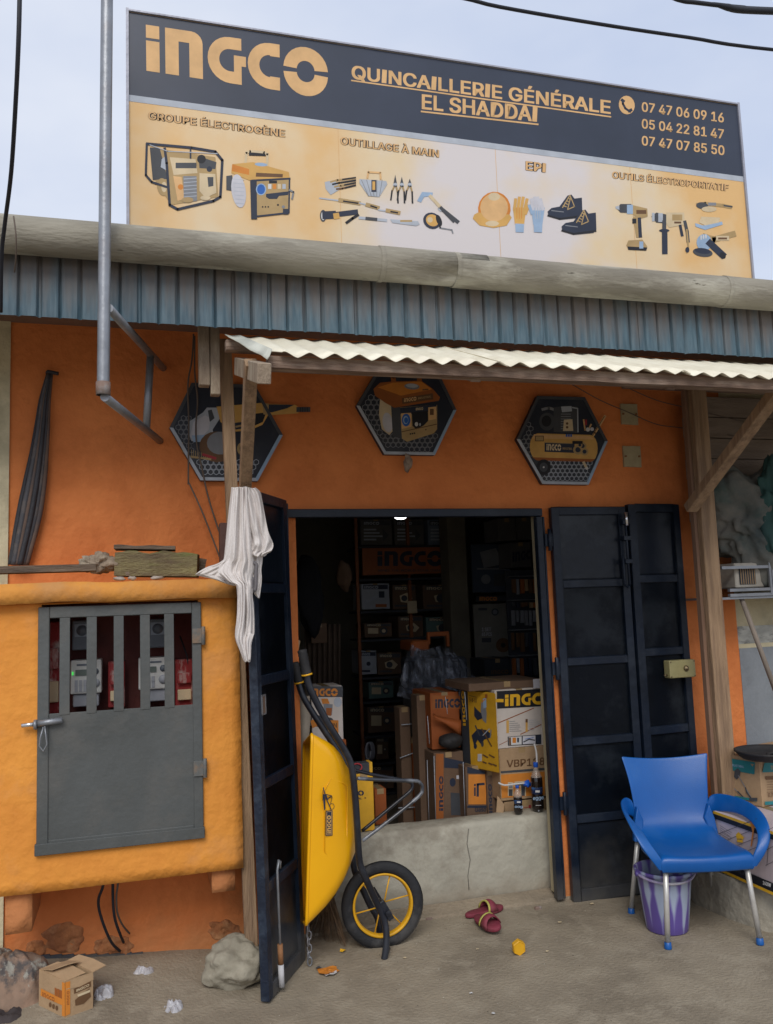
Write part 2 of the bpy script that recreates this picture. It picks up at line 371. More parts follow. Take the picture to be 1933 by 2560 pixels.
for k in range(2600):
    if k % 3: x = random.uniform(-1.6, 4.2); y = -abs(random.gauss(0, .55)) - .01
    else: x = random.uniform(-1.8, 4.4); y = random.uniform(-3.2, -.05)
    if k % 7 == 0: x = random.gauss(-.2, .5)
    r_ = random.uniform(.0012, .0036)*(1.8 if k % 40 == 0 else 1); z = gh(x, y); vs = [Vector((x+r_*random.uniform(.6,1.3)*math.cos(a), y+r_*random.uniform(.6,1.3)*math.sin(a), z-.001)) for a in (0, 2.1, 4.2)] + [Vector((x, y, z+r_*random.uniform(.5,1)))]
    mb.add(vs, [(0,1,3),(1,2,3),(2,0,3)], random.choice((0,0,0,1,1,2)))
tag(part('grit', mb, [mk('grit_grey', (.30,.26,.20), .95, bump=0), mk('grit_dark', (.10,.08,.06), .95, bump=0), mk('grit_pale', (.50,.47,.40), .95, bump=0)], fix=False), kind='stuff')
# raised lip along the door line
mb = MB()
for k in range(24):
    x0 = .74 + 1.52*k/24; x1 = .74 + 1.52*(k+1)/24 + .004; j = .006*noise.noise(Vector((x0*9, 1, 0)))
    z = gh(x0, 0)+.014+j*.4
    mb.add([(x0,-.012+j,z-.05),(x1,-.012+j,z-.05),(x1,-.004+j,z+.002),(x0,-.004+j,z+.002),(x0,.11,z+.02),(x1,.11,z+.02)], [(0,1,2,3),(3,2,5,4)])
tag(part('doorstep_lip', mb, mk('worn_step_cement', (.31,.255,.185), .95, c2=(.23,.19,.14), sc=5, bump=.5, stain=(.16,.12,.09), sfac=.5)), kind='structure')

# ---------------------------------------------------------------- building
B = thing('shop_building', 'orange plastered hardware shop with wide open doorway and dark interior', 'shop', (0, 0, 0))
def rough_wall(x0, x1, z0, z1, Y, step=.08, amp=.004):
    nx = max(1, int((x1-x0)/step)); nz_ = max(1, int((z1-z0)/step)); m = MB()
    m.grid([[Vector((x0+(x1-x0)*i/nx, Y + amp*noise.noise(Vector((x0+(x1-x0)*i/nx, 7, z0+(z1-z0)*j/nz_))*4), z0+(z1-z0)*j/nz_)) for i in range(nx+1)] for j in range(nz_+1)])
    return m
mb = MB()
for a in ((-.585,.776,-.1,3.4),(.776,2.15,2.085,3.4),(2.15,3.395,-.1,3.4)):
    q = rough_wall(*a, 0.0); mb.add(q.v, q.f, 0, True)
part('front_wall', mb, m_orange, B, fix=False)
mb = MB()                                               # wall thickness round the opening, and its back
mb.box((-.585,.02,-.1),(.70,.2,3.4)); mb.box((2.29,.02,-.1),(3.39,.2,3.4)); mb.box((.70,.02,2.10),(2.29,.2,3.4)); mb.box((.70,.012,-.1),(.772,.05,2.1)); mb.box((2.165,.012,-.1),(2.29,.05,2.1))
part('wall_core', mb, m_hall, B)
part('door_reveal', boxmb((2.122,.006,.05),(2.164,.052,2.085)), m_revcream, B, bevel=.004)
part('door_reveal', boxmb((.768,.004,.05),(.777,.05,2.085)), m_orange, B)
# low cement wall across the doorway
mb = MB(); nx = 36
rows = []
for y, z in ((.118,-.02),(.12,.08),(.118,.2),(.121,.32),(.122,.405),(.128,.422),(.145,.430),(.2,.431),(.27,.43),(.285,.42),(.29,0)):
    rows.append([Vector((.70+1.50*i/nx, y + .004*noise.noise(Vector((i*.7, z*9, 0))), z + (.006*noise.noise(Vector((i*.4, y*8, 3))) if z > .3 else 0))) for i in range(nx+1)])
mb.grid(rows); part('threshold_wall', mb, m_sillc, B)
mb = MB(); cpx = [(1172,2072),(1168,2110),(1176,2150),(1170,2190),(1173,2225)]
mb.tube([at(x, y, .117) for x, y in cpx], .0022, 5); part('plaster_crack', mb, mk('crack_dark', (.20,.19,.165), .9), B)
# door frame
mb = MB(); mb.box((.688,-.045,2.064),(2.150,-.002,2.107)); mb.box((.688,-.045,.05),(.726,-.002,2.062)); mb.box((2.112,-.045,.03),(2.148,-.002,2.062))
mb.box((2.151,-.038,.03),(2.164,-.004,2.062))
part('door_frame', mb, m_black, B, bevel=.003)
# interior shell
mb = MB(); mb.box((.0,.2,.02),(3.6,4.2,.06)); part('interior_floor', mb, m_hfloor, B)
mb = MB(); mb.box((.05,4.1,.06),(3.6,4.2,3.2)); mb.box((-.05,.2,.06),(.05,4.2,3.2)); mb.box((3.6,.2,.06),(3.7,4.2,3.2)); part('interior_wall', mb, m_hall, B)
part('interior_ceiling', boxmb((-.05,.2,2.75),(3.7,4.2,2.82)), m_hall, B)
part('interior_column', boxmb((2.44,2.25,.06),(2.60,2.45,2.75)), mk('dim_plaster', (.17,.15,.11), .9), B, bevel=.004)
# neighbouring wall on the left edge and the right
part('wall_core', boxmb((-3.2,.03,-.1),(-.575,.2,3.4)), m_hall, B)
Lw = rough_wall(-3.2, -.580, -.1, 3.05, -.012); part('cream_wall', Lw, m_cream, B, fix=False)
Nb = thing('neighbour_building', 'cream and grey plastered house wall right of the orange shop', 'house wall', (3.4, 0, 0))
mb = rough_wall(3.40, 7.2, 1.405, 3.2, .012); part('cream_wall', mb, m_cream, Nb, fix=False)
mb = rough_wall(3.40, 7.2, 1.30, 1.405, .010); part('smeared_band', mb, mk('smeared_white', (.55,.55,.5), .9, c2=(.33,.33,.3), sc=5, stain=(.07,.07,.07), sfac=.85, ssc=4, stretch=(1,1,2.4), bump=.4), Nb, fix=False)
mb = rough_wall(3.40, 7.2, 1.275, 1.302, .007); part('white_line', mb, m_cream, Nb, fix=False)
mb = rough_wall(3.40, 7.2, -.1, 1.277, .004); part('grey_wall', mb, m_grey, Nb, fix=False)
part('wall_core', boxmb((3.41,.03,-.1),(7.2,.2,3.2)), m_hall, Nb)

# roof, gutter pipe, fascia
mb = MB(); mb.add([(-3.2,-.72,3.13),(7.2,-.72,3.13),(7.2,4.6,3.9),(-3.2,4.6,3.9),(-3.2,-.72,3.17),(7.2,-.72,3.17),(7.2,4.6,3.94),(-3.2,4.6,3.94)], [(0,1,2,3),(4,7,6,5),(0,4,5,1),(1,5,6,2),(2,6,7,3),(3,7,4,0)])
part('roof', mb, mk('rusty_roof_metal', (.2,.13,.09), .8, sc=3), B)
part('eave_soffit', boxmb((-3.2,-.69,3.02),(7.2,.0,3.035)), mk('soffit_board', (.20,.13,.10), .85, sc=3), B)
secs = [-3.2, -.9, 1.04, 1.395, 2.84, 4.6, 7.2]
for i, (a, b) in enumerate(zip(secs[:-1], secs[1:])):
    mb = MB(); dz = .002*((i*7) % 3 - 1); r = .076
    mb.tube([(a+.004,-.8,3.115+dz),(a+.012,-.8,3.115+dz),(a+.5,-.8,3.115+dz),(b-.004,-.8,3.115),(b,-.8,3.115)],[r,r+.002,r,r,r], 28)
    part('gutter_pipe', mb, m_gut, B)
for x in secs[2:6]:
    mb = MB(); mb.lathe([(.0775,-.012),(.0795,-.010),(.0795,.010),(.0775,.012)], (x,-.8,3.115), (1,0,0), 28); part('pipe_collar', mb, m_gut, B)
def rib(pitch, amp, u):
    t = (u / pitch) % 1.0                                  # narrow groove, broad flat
    return amp * (1 if t > .26 else (math.cos(t / .26 * 2 * PI) * .5 + .5))
x = -3.2; k = 0
while x < 7.2:                                            # each sheet is a part
    wd = .93; mb = MB(); ns = 130; yo = -.72 + (k % 2)*.004
    rows = []
    for z in (2.808, 2.9, 3.0, 3.09):
        rows.append([Vector((x + (wd+.02)*i/ns, yo - rib(.0775, .016, x + (wd+.02)*i/ns) + .002*noise.noise(Vector((i*.3, z*3, k))), z + (.004*noise.noise(Vector((x+i*.06, k, 0))) if z < 2.85 else 0))) for i in range(ns+1)])
    mb.grid(rows, smooth=False); part('fascia_sheet', mb, m_fascia, B, fix=False); x += wd; k += 1
# dark purlin above the awning, rafters under the eave
part('eave_beam', boxmb((-3.2,-.66,2.93),(7.2,-.60,3.02)), m_woodh, B, bevel=.003)
for px, w_ in ((508, 30), (535, 26)):
    a = at(px, 840, -.5)
    part('eave_rafter', boxmb((a.x-w_*.0008,-.55,2.60 if px < 520 else 2.56),(a.x+w_*.0008,-.50,3.0)), m_woodg, B, bevel=.003)

# folding door leaves: each leaf is a part, its panels, rails and ironwork are sub-parts
def leaf(p0, p1, z0, z1, rails, th=.038, panelmat=None, edge=None, inset=1, lean=0):
    """p0 hinge side, p1 free side (plan points); visible face looks to the left of p0->p1 times inset"""
    p0, p1 = Vector((*p0, 0)), Vector((*p1, 0)); d = (p1-p0); L = d.length; d.normalize(); n = Vector((-d.y, d.x, 0)) * inset
    M = Matrix((( d.x, n.x, -lean, p0.x + lean*z1), (d.y, n.y, 0, p0.y), (0, 0, 1, 0), (0, 0, 0, 1)))
    st = .045; fr = MB()
    fr.box((0,-th/2,z0),(st,th/2,z1), M=M); fr.box((L-st,-th/2,z0),(L,th/2,z1), 1 if edge else 0, M=M)
    fr.box((st,-th/2,z1-.045),(L-st,th/2,z1), M=M); fr.box((st,-th/2,z0),(L-st,th/2,z0+.06), M=M)
    f = part('folding_door', fr, [m_black, edge or m_black], B, bevel=.003)
    zs = [z0+.06] + rails + [z1-.045]
    for z in rails:
        part('rail', boxmb((st,-th/2+.002,z-.022),(L-st,th/2-.002,z+.022)) if False else MB().box((st,-th/2+.002,z-.022),(L-st,th/2-.002,z+.022), M=M), m_black, f, bevel=.003)
    for a, b in zip(zs[:-1], zs[1:]):
        part('panel', MB().box((st-.002,-.003,a-.03),(L-st+.002,.001,b+.03), M=M), panelmat or m_panel, f)
    return f, M, L
rl = [1.72-.06, 1.27, .82-.0, .41]
lf1, M1, L1 = leaf((2.200,-.035),(2.655,-.055), .012, 2.112, [1.685,1.262,.835,.43], inset=-1)
lf2, M2, L2 = leaf((2.668,-.062),(3.018,-.040), .012, 2.125, [1.70,1.29,.86,.45], inset=-1)
# left pair folded out towards the street
lf3, M3, L3 = leaf((.672,-.25),(.452,-.617), .012, 2.125, [1.70,1.30,.87,.45], edge=m_bworn, inset=1, lean=.018)
lf4, M4, L4 = leaf((.706,-.050),(.680,-.235), .03, 2.112, [1.70,1.30,.87,.45], inset=1)
# long bolt on the right leaf
mb = MB(); bx = 2.632
mb.tube([(bx,-.10,2.07),(bx,-.10,1.67)], .008, 8); mb.tube([(bx,-.10,1.67),(bx-.018,-.105,1.655),(bx-.034,-.105,1.675),(bx-.034,-.105,1.83)], .007, 8)
for z in (2.02,1.93,1.80): mb.box((bx-.022,-.112,z-.012),(bx+.022,-.08,z+.012))
part('slide_bolt', mb, m_black, lf1, bevel=.002)
part('bolt_tip', MB().tube([(bx,-.112,2.075),(bx,-.112,2.00)], .0095, 10), mk('bright_steel', (.75,.76,.78), .2, metal=.9, bump=0), lf1)
for z in (1.93, 1.23, .52): part('hinge', MB().tube([(2.180,-.055,z+.06),(2.180,-.055,z-.06)], .011, 10).box((2.155,-.05,z-.035),(2.205,-.04,z+.035)), m_black, lf1, bevel=.001)
# cream lock box on the outer leaf
mb = boxmb((2.838,-.118,1.143),(3.006,-.060,1.240)); lb = part('lock_box', mb, mk('olive_enamel', (.34,.31,.15), .45, c2=(.28,.25,.12), sc=5, bump=.1, stain=(.2,.15,.08), sfac=.4), lf2, bevel=.006, bseg=2)
mb = MB().lathe([(.0,0),(.016,0),(.016,.006),(.012,.012),(.009,.012),(.008,.018),(0,.018)], (2.942,-.118,1.194), (0,-1,0), 16)
mb.tube([(2.838,-.09,1.160),(2.818,-.09,1.160)], .005, 8)
for sx in (2.846, 2.998):
    for sz in (1.151, 1.232): mb.lathe([(0,.003),(.004,.003),(.004,0)], (sx,-.118,sz), (0,-1,0), 8)
part('lock_cylinder', mb, mk('brass_dull', (.22,.17,.10), .4, metal=.7), lf2)
# ironwork of the left leaf: latch plate, long foot bolt, chain
def LM(u, n_, z): return M3 @ Vector((u, n_, z))
mb = MB(); 
for a, b, c, d in ((.0,.006,1.16,1.24),(.036,.042,1.16,1.24),(0,.042,1.236,1.242),(0,.042,1.158,1.164)): mb.box((L3-.075+a,.018,c),(L3-.075+b,.024,d), M=M3)
mb.box((L3-.072,.0195,1.162),(L3-.036,.0215,1.238), 1, M=M3)
part('latch_plate', mb, [m_steel, mk('latch_brown', (.16,.10,.07), .7)], lf3)
mb = MB(); u = L3-.11
mb.tube([LM(u-.03,.03,.50), LM(u-.025,.035,.53), LM(u-.008,.035,.54), LM(u,.03,.50), LM(u+.0,.03,.12)], .0055, 8)
part('foot_bolt', mb, m_steel, lf3)
part('bolt_sleeve', MB().tube([LM(u,.03,.20), LM(u,.03,.12)], .012, 10), mk('rust_orange', (.30,.14,.06), .8), lf3)
part('bolt_sleeve', MB().tube([LM(u,.03,.118), LM(u,.03,.03)], .013, 10), mk('chalky_metal', (.5,.5,.52), .6), lf3)
mb = MB()
for k in range(6):
    c = Vector((.728 + .004*(k%2), -.33, .17-.028*k)); a = Vector((1,0,0)) if k % 2 else Vector((.5,.86,0))
    mb.tube([c + a*.010*math.cos(2*PI*i/10) + Vector((0,0,.019))*math.sin(2*PI*i/10) for i in range(10)], .0035, 6, close=True)
part('chain', mb, m_steel, lf4)
mb = MB(); 
for z in (2.06, 1.97): mb.tube([at(705,1290,-.07)*1.0 + Vector((0,0,z-2.06)), at(705,1290,-.07) + Vector((.002,0,z-2.06-.055))], .0085, 10)
part('pivot_pin', mb, MATS['bright_steel'], lf3)
# blue painted line at foot of the left wall
mb = MB()
for k in range(12): xx = -.585 + .05*k; mb.box((xx,-.012-.001*(k%2),-.02),(xx+.05,-.004,gh(xx+.02,0)+.020-.0012*k))
part('skirting', mb, mk('blue_skirting', (.03,.045,.07), .8, c2=(.10,.085,.07), sc=6, stain=(.17,.13,.10), sfac=.8, ssc=3), B)

# cover plates screwed to the wall
for (x0,y0,x1,y1), lab in (((1551,1011,1592,1062),'upper of two cream square cover plates screwed on orange wall'), ((1557,1116,1600,1168),'lower of two cream square cover plates screwed on orange wall')):
    a, b = at(x0,(y0+y1)/2,0), at(x1,(y0+y1)/2,0); t_, c_ = at((x0+x1)/2,y0,0), at((x0+x1)/2,y1,0)
    T = thing('cover_plate', lab, 'cover plate', (a.x, 0, c_.z), 'cover plates on the orange wall')
    n = 7; pts = []
    for i in range(n): pts.append((a.x+(b.x-a.x)*i/n, -.012, t_.z + .004*noise.noise(Vector((i*1.3,a.z*9,0)))))
    for i in range(n): pts.append((b.x + .003*noise.noise(Vector((i,3,a.z))), -.012, t_.z+(c_.z-t_.z)*i/n))
    for i in range(n): pts.append((b.x+(a.x-b.x)*i/n, -.012, c_.z + .005*noise.noise(Vector((i*1.7,9,a.z)))))
    for i in range(n): pts.append((a.x + .003*noise.noise(Vector((i,5,a.z))), -.012, c_.z+(t_.z-c_.z)*i/n))
    part('plate', MB().prism(pts, (0,.016,0)), mk('aged_cream', (.42,.36,.22), .85, c2=(.33,.27,.16), sc=9), T)
    for fx in (.1,.88): part('screw', MB().lathe([(0,.006),(.006,.006),(.006,0)], (a.x+(b.x-a.x)*fx,-.013,(t_.z+c_.z)/2), (0,-1,0), 10), MATS['rust_orange'], T)

# ---------------------------------------------------------------- street sign above the roof
def sign_mat():
    m = bpy.data.materials.new('sign_print'); m.use_nodes = True; t = m.node_tree; b = t.nodes['Principled BSDF']; b.inputs['Roughness'].default_value = .5
    tc = N(t,'ShaderNodeTexCoord'); n = N(t,'ShaderNodeTexNoise'); n.inputs['Scale'].default_value = 2.6; n.inputs['Detail'].default_value = 5
    t.links.new(tc.outputs['Object'], n.inputs['Vector']); sx = N(t,'ShaderNodeSeparateXYZ'); t.links.new(tc.outputs['Object'], sx.inputs[0])
    md = N(t,'ShaderNodeMapRange'); md.inputs['From Min'].default_value = -1.6; md.inputs['From Max'].default_value = 1.6; t.links.new(sx.outputs['X'], md.inputs['Value'])
    g = N(t,'ShaderNodeValToRGB'); e = g.color_ramp.elements; e[0].position = 0; e[0].color = (1,1,1,1); e[1].position = 1; e[1].color = (1,1,1,1)
    for p, v in ((.0,.95),(.17,.62),(.26,.90),(.36,.40),(.46,.10),(.56,.0),(.70,.30),(.78,.55)): q = e.new(p); q.color = (v,v,v,1)
    t.links.new(md.outputs[0], g.inputs['Fac'])
    z = N(t,'ShaderNodeMapRange'); z.inputs['From Min'].default_value = .55; z.inputs['From Max'].default_value = 0; z.inputs['To Min'].default_value = .1; z.inputs['To Max'].default_value = -.16; t.links.new(sx.outputs['Z'], z.inputs['Value'])
    a = N(t,'ShaderNodeMath', operation='MULTIPLY_ADD'); a.inputs[1].default_value = 1.5; t.links.new(n.outputs['Fac'], a.inputs[0]); t.links.new(g.outputs[0], a.inputs[2])
    a2 = N(t,'ShaderNodeMath', operation='ADD'); t.links.new(a.outputs[0], a2.inputs[0]); t.links.new(z.outputs[0], a2.inputs[1])
    r = N(t,'ShaderNodeMapRange'); r.inputs['From Min'].default_value = .85; r.inputs['From Max'].default_value = 1.75; t.links.new(a2.outputs[0], r.inputs['Value'])
    c = N(t,'ShaderNodeValToRGB'); e = c.color_ramp.elements; e[0].color = (.64,.60,.60,1); e[1].color = (.70,.44,.18,1); q = e.new(.5); q.color = (.70,.56,.36,1)
    t.links.new(r.outputs[0], c.inputs['Fac']); t.links.new(c.outputs[0], b.inputs['Base Color']); return m
m_signp = sign_mat()
SG = thing('shop_sign', 'long printed hardware shop sign with navy band standing above the eave', 'sign board', (1.55,-.65,3.15))
sx0, sx1, sz0, sz1 = -.03, 3.155, 3.14, 4.253
part('board', MB().box((sx0,-.645,sz0),(sx1,-.615,sz1)), m_signp, SG)
c = Canvas(['navy','silver','grey'], Y=-.6451, off=.0003)
TL, TRt, BRt, BLt = Vector((sx0,-.6460,sz1-.002)), Vector((sx1,-.6460,sz1-.002)), Vector((sx1,-.6460,3.842)), Vector((sx0,-.6460,3.862))
mb = MB().add([BLt, BRt, TRt, TL], [(0,1,2,3)]); part('navy_band', mb, mk('ink_band', (.034,.044,.072), .4, c2=(.028,.037,.06), sc=2, bump=0), SG, fix=False)
mb = MB().add([BLt-Vector((0,0,.03)), BRt-Vector((0,0,.03)), BRt, BLt], [(0,1,2,3)]); part('silver_band', mb, 'ink' and MATS['ink_silver'], SG, fix=False)
mb = MB(); f_=.012
mb.box((sx0-f_,-.655,sz0),(sx0,-.60,sz1+f_)); mb.box((sx1,-.655,sz0),(sx1+f_,-.60,sz1+f_)); mb.box((sx0,-.655,sz1),(sx1,-.60,sz1+.008))
part('frame', mb, mk('sign_frame_metal', (.35,.36,.42), .5, metal=.3), SG)
mb = MB()
for x in (.4,1.5,2.7): mb.bar((x,-.59,3.1),(x,-.59,4.2),.04,.04,(0,1,0)); mb.bar((x,-.58,4.1),(x,.4,3.25),.035,.035)
part('support_frame', mb, m_steel, SG)
for x in (.905, 1.70, 2.455):
    part('seam', MB().box((x,-.6458,sz0),(x+.002,-.6452,3.83)), MATS['ink_peach'], SG)
z1 = dict(sc=2.012, ox=300, oy=0, Y=-.6462, off=.0003); z2 = dict(sc=2.005, ox=1100, oy=0, Y=-.6462, off=.0003)
c = Canvas(['peach'], **z1); c.logo(133,358,1045,480,230,'peach', upv=(-2,-228)); 
c.mb = MB()
# logo drawn letter by letter along the falling line of the board
for (x0,y0,x1,y1,h), a, b in (((133,355,1048,492,232), 0, 4.08),):
    c.logo(x0,y0,x1,y1,h,'peach', upv=(-3,-h))
c.build('logo', SG)
c = Canvas(['peach','navy','black'], **z2); 
c.text('QUINCAILLERIE GÉNÉRALE', (1163-2.012*0)/1 and (300+1165/2.012-1100)*2.005, (395/2.012)*2.005, 857, 572, 68, 'peach', .026)
c.line([((300+1165/2.012-1100)*2.005, 403/2.012*2.005+1),(857,585)], 7, 'peach')
c.text('EL SHADDAI', (300+1518/2.012-1100)*2.005, 548/2.012*2.005, 490, 611, 76, 'peach', .026)
c.line([((300+1516/2.012-1100)*2.005, 560/2.012*2.005),(492,623)], 8, 'peach')
c.build('lettering', SG); c = Canvas(['peach','navy','black'], **z2)
c.circle(937,526,40,'peach',47,-10)
c.line([(915,500),(918,520),(930,543),(955,560)], 11, 'navy'); c.line([(912,500),(922,508)], 15, 'navy'); c.line([(947,556),(960,550)], 15, 'navy')
c.build('telephone_symbol', SG); c = Canvas(['peach','navy','black'], **z2)
c.text('07 47 06 09 16', 1012,558, 1424,614, 48,'cream' if False else 'peach',.02)
c.text('05 04 22 81 47', 1012,642, 1424,696, 48,'peach',.02)
c.text('07 47 07 85 50', 1012,727, 1427,778, 48,'peach',.02)
c.build('lettering', SG); c = Canvas(['peach','navy','black'], **z2)
c.text('EPI', 430,852, 532,864, 46,'peach',.022,'black',.028)
c.build('lettering', SG); c = Canvas(['peach','navy','black'], **z2)
c.text('OUTILS ÉLECTROPORTATIF', 864,892, 1448,958, 34,'peach',.018,'black',.028)
c.build('lettering', SG)
c = Canvas(['peach','black'], **z1)
c.text('GROUPE ÉLECTROGÈNE', 142,598, 832,690, 38,'peach',.018,'black',.028)
c.build('lettering', SG); c = Canvas(['peach','black'], **z1)
c.text('OUTILLAGE À MAIN', 1110,725, 1605,792, 38,'peach',.018,'black',.028)
c.build('lettering', SG)
# pictures on the board
INK = ['navy','black','cream','sand','amber','silver','pale','blue','grey','darkgrey','white','orange','lightblue','brown','peach']
c = Canvas(INK, **z1)
def genset_frame(c):
    c.poly([(185,745),(480,790),(495,990),(260,1030),(180,920)],'sand'); c.poly([(150,740),(200,745),(240,900),(165,905)],'darkgrey')
    c.circle(215,940,28,'sand',45,-10); c.circle(222,940,14,'cream',26)
    c.poly([(210,800),(235,780),(240,860),(205,840)],'silver'); c.poly([(250,790),(380,800),(390,870),(270,880)],'cream')
    c.rect(280,818,385,846,'darkgrey'); c.poly([(395,785),(485,815),(480,850),(400,845)],'darkgrey'); c.circle(410,800,22,'black'); c.circle(450,850,14,'navy')
    c.poly([(268,885),(310,890),(325,1000),(290,1010)],'peach'); c.circle(305,940,14,'rust' if False else 'orange')
    c.poly([(318,885),(385,885),(388,1010),(322,1020)],'grey')
    for k in range(6): c.line([(322,900+k*18),(385,895+k*18)],4,'silver')
    c.poly([(400,870),(480,875),(485,970),(430,995),(400,960)],'cream'); c.poly([(440,890),(470,890),(470,935),(445,940)],'darkgrey')
    c.circle(340,1005,30,'sand',14); c.circle(430,995,26,'cream',12)
    c.line([(135,722),(360,742),(480,762),(515,805),(505,990),(470,1010),(290,1052),(250,1030),(235,820),(225,745)],13,'navy')
    c.line([(135,722),(130,880),(160,915),(235,940)],11,'navy'); c.line([(355,740),(355,795)],8,'navy')
    c.line([(150,728),(240,760),(490,772)],4,'silver')
genset_frame(c)
c.build('printed_picture', SG); c = Canvas(INK, **z1)
c.line([(632,815),(636,768),(655,760),(725,766),(742,775),(740,835)],12,'cream'); c.poly([(650,765),(730,772),(735,785),(648,782)],'black')
c.poly([(565,825),(670,815),(850,865),(855,900),(700,905),(660,910),(560,870)],'amber'); c.poly([(565,825),(650,850),(650,880),(562,860)],'orange')
c.circle(710,827,32,'lightblue',9,4); c.poly([(685,868),(820,875),(818,892),(683,888)],'brown')
c.poly([(535,885),(565,880),(570,960),(535,955)],'darkgrey'); c.circle(597,960,36,'pale',85,-8)
for k in range(7): c.line([(570+k*2,900+k*20),(625,905+k*20)],2.5,'silver')
c.poly([(662,905),(855,895),(850,1075),(665,1095)],'sand'); c.poly([(655,905),(688,905),(690,1095),(660,1098)],'navy')
c.line([(665,908),(855,898)],10,'navy'); c.line([(853,898),(850,1070)],8,'navy'); c.line([(670,1090),(848,1070)],9,'navy'); c.rect(750,908,790,922,'black')
c.circle(710,952,26,'lightblue',30); c.circle(710,952,20,'blue',25)
for k in range(4): c.rect(745+k*24,925,762+k*24,950,['white','orange','cream','silver'][k]); 
c.poly([(735,975),(848,962),(846,980),(800,985),(790,1000),(750,1000),(735,990)],'navy')
for k in range(3): c.circle(718+k*14,1040,4,'black')
c.circle(795,1030,5,'black'); c.circle(822,1040,8,'grey'); c.rect(660,1075,690,1102,'navy'); c.rect(820,1050,848,1078,'navy'); c.line([(853,955),(873,965),(866,1000)],9,'grey')
c.build('printed_picture', SG); c = Canvas(INK, **z1)
c.poly([(1030,915),(1080,905),(1110,950),(1060,980),(1035,950)],'silver')
for k in range(4): c.line([(1060+k*10,915+k*12),(1095+k*8,905+k*14),(1185,895+k*12)],9,['sand','black','sand','brown'][k]); c.line([(1120+k*5,902+k*14),(1185,893+k*13)],8,'black')
c.line([(1245,895),(1250,865),(1310,868),(1312,900)],9,'peach'); c.poly([(1205,900),(1340,910),(1345,925),(1305,990),(1250,985),(1205,920)],'silver')
for k in range(5): c.line([(1215+k*26,905),(1250+k*14,985)],3,'grey')
c.rect(1265,905,1290,965,'navy'); c.rect(1270,912,1284,955,'amber')
c.build('printed_picture', SG); c = Canvas(INK, **z1)
for k, x in enumerate((1385,1418,1458)):
    c.poly([(x-9,925),(x,878+k*10),(x+9,925)],'darkgrey'); c.circle(x,930,11,'silver')
    c.line([(x-4,935),(x-16,960),(x-22,1005)],8,'black'); c.line([(x+4,935),(x+12,965),(x+14,1020)],8,'black'); c.line([(x-7,940),(x-14,955)],7,'sand'); c.line([(x+6,942),(x+11,960)],7,'sand')
c.build('printed_picture', SG); c = Canvas(INK, **z1)
c.poly([(1495,1010),(1520,965),(1575,968),(1570,985),(1530,990),(1515,1018)],'lightblue'); c.line([(1560,985),(1620,1050)],16,'cream'); c.line([(1615,1045),(1680,1112)],17,'darkgrey')
for x0,y0,x1,y1 in ((1005,996,1205,1022),(1205,1020,1300,1045),(1300,1055,1405,1070)):
    mx_ = x0+(x1-x0)*.6; my_ = y0+(y1-y0)*.6; c.line([(x0,y0),(mx_,my_)],7,'silver'); c.line([(mx_-20,my_-6),(x1,y1)],20,'sand'); c.line([(mx_,my_),(x1-8,y1)],8,'black')
c.build('printed_picture', SG); c = Canvas(INK, **z1)
c.circle(1022,1085,16,'darkgrey',30); c.circle(1022,1085,10,'white',22); c.line([(1030,1082),(1075,1080)],40,'navy'); c.line([(1075,1080),(1190,1066)],26,'navy'); c.line([(1088,1080),(1090,1092)],30,'amber')
c.line([(1140,1120),(1170,1098),(1198,1080)],14,'black'); c.line([(1205,1095),(1340,1108)],14,'silver'); c.line([(1240,1098),(1290,1103)],16,'darkgrey'); c.poly([(1360,1102),(1500,1112),(1508,1128),(1490,1136),(1370,1120)],'silver'); c.rect(1410,1106,1470,1116,'sand')
c.build('printed_picture', SG); c = Canvas(INK, **z1)
c.circle(1570,1110,46,'navy',40,30); c.circle(1572,1108,34,'amber',29,30); c.circle(1560,1105,14,'cream'); c.line([(1600,1115),(1612,1145)],8,'black'); c.circle(1605,1108,13,'black',30,-20)
c.build('printed_picture', SG)
c = Canvas(INK, **z2)
c.line([(0,1040),(90,1112)],19,'darkgrey'); c.line([(0,1045),(6,1050)],20,'silver'); c.line([(0,1142),(60,1152),(65,1168)],7,'grey')
c.build('printed_picture', SG); c = Canvas(INK, **z2)
c.circle(273,1048,82,'orange',88,5); c.poly([(190,1065),(350,1075),(360,1090),(335,1130),(270,1142),(200,1130),(165,1095),(172,1075)],'amber'); c.circle(272,1040,70,'peach',70); c.circle(272,985,30,'yellow' if False else 'cream',20); c.circle(262,1120,34,'cream',14)
c.build('printed_picture', SG); c = Canvas(INK, **z2)
for x0, sgn, m1, m2 in ((400,1,'amber','lightblue'),(492,-1,'lightblue','lightblue')):
    c.poly([(x0-34,1040),(x0+34,1040),(x0+22*1,1125),(x0-24,1125)],m1)
    for k in range(4):
        bx_ = x0-26+k*17; c.line([(bx_,1050),(bx_ + sgn*(6+k*2)*(1 if sgn>0 else 1),985 + abs(k-1.5)*9)],15,m1 if sgn > 0 else 'pale')
    c.line([(x0+sgn*30,1070),(x0+sgn*44,1030)],15,m1); c.poly([(x0-22,1120),(x0+22,1122),(x0+20,1165),(x0-20,1163)],m2)
    for k in range(3): c.line([(x0-14+k*12,1040),(x0-14+k*12,1095)],3,'orange' if sgn>0 else 'silver')
c.build('printed_picture', SG); c = Canvas(INK, **z2)
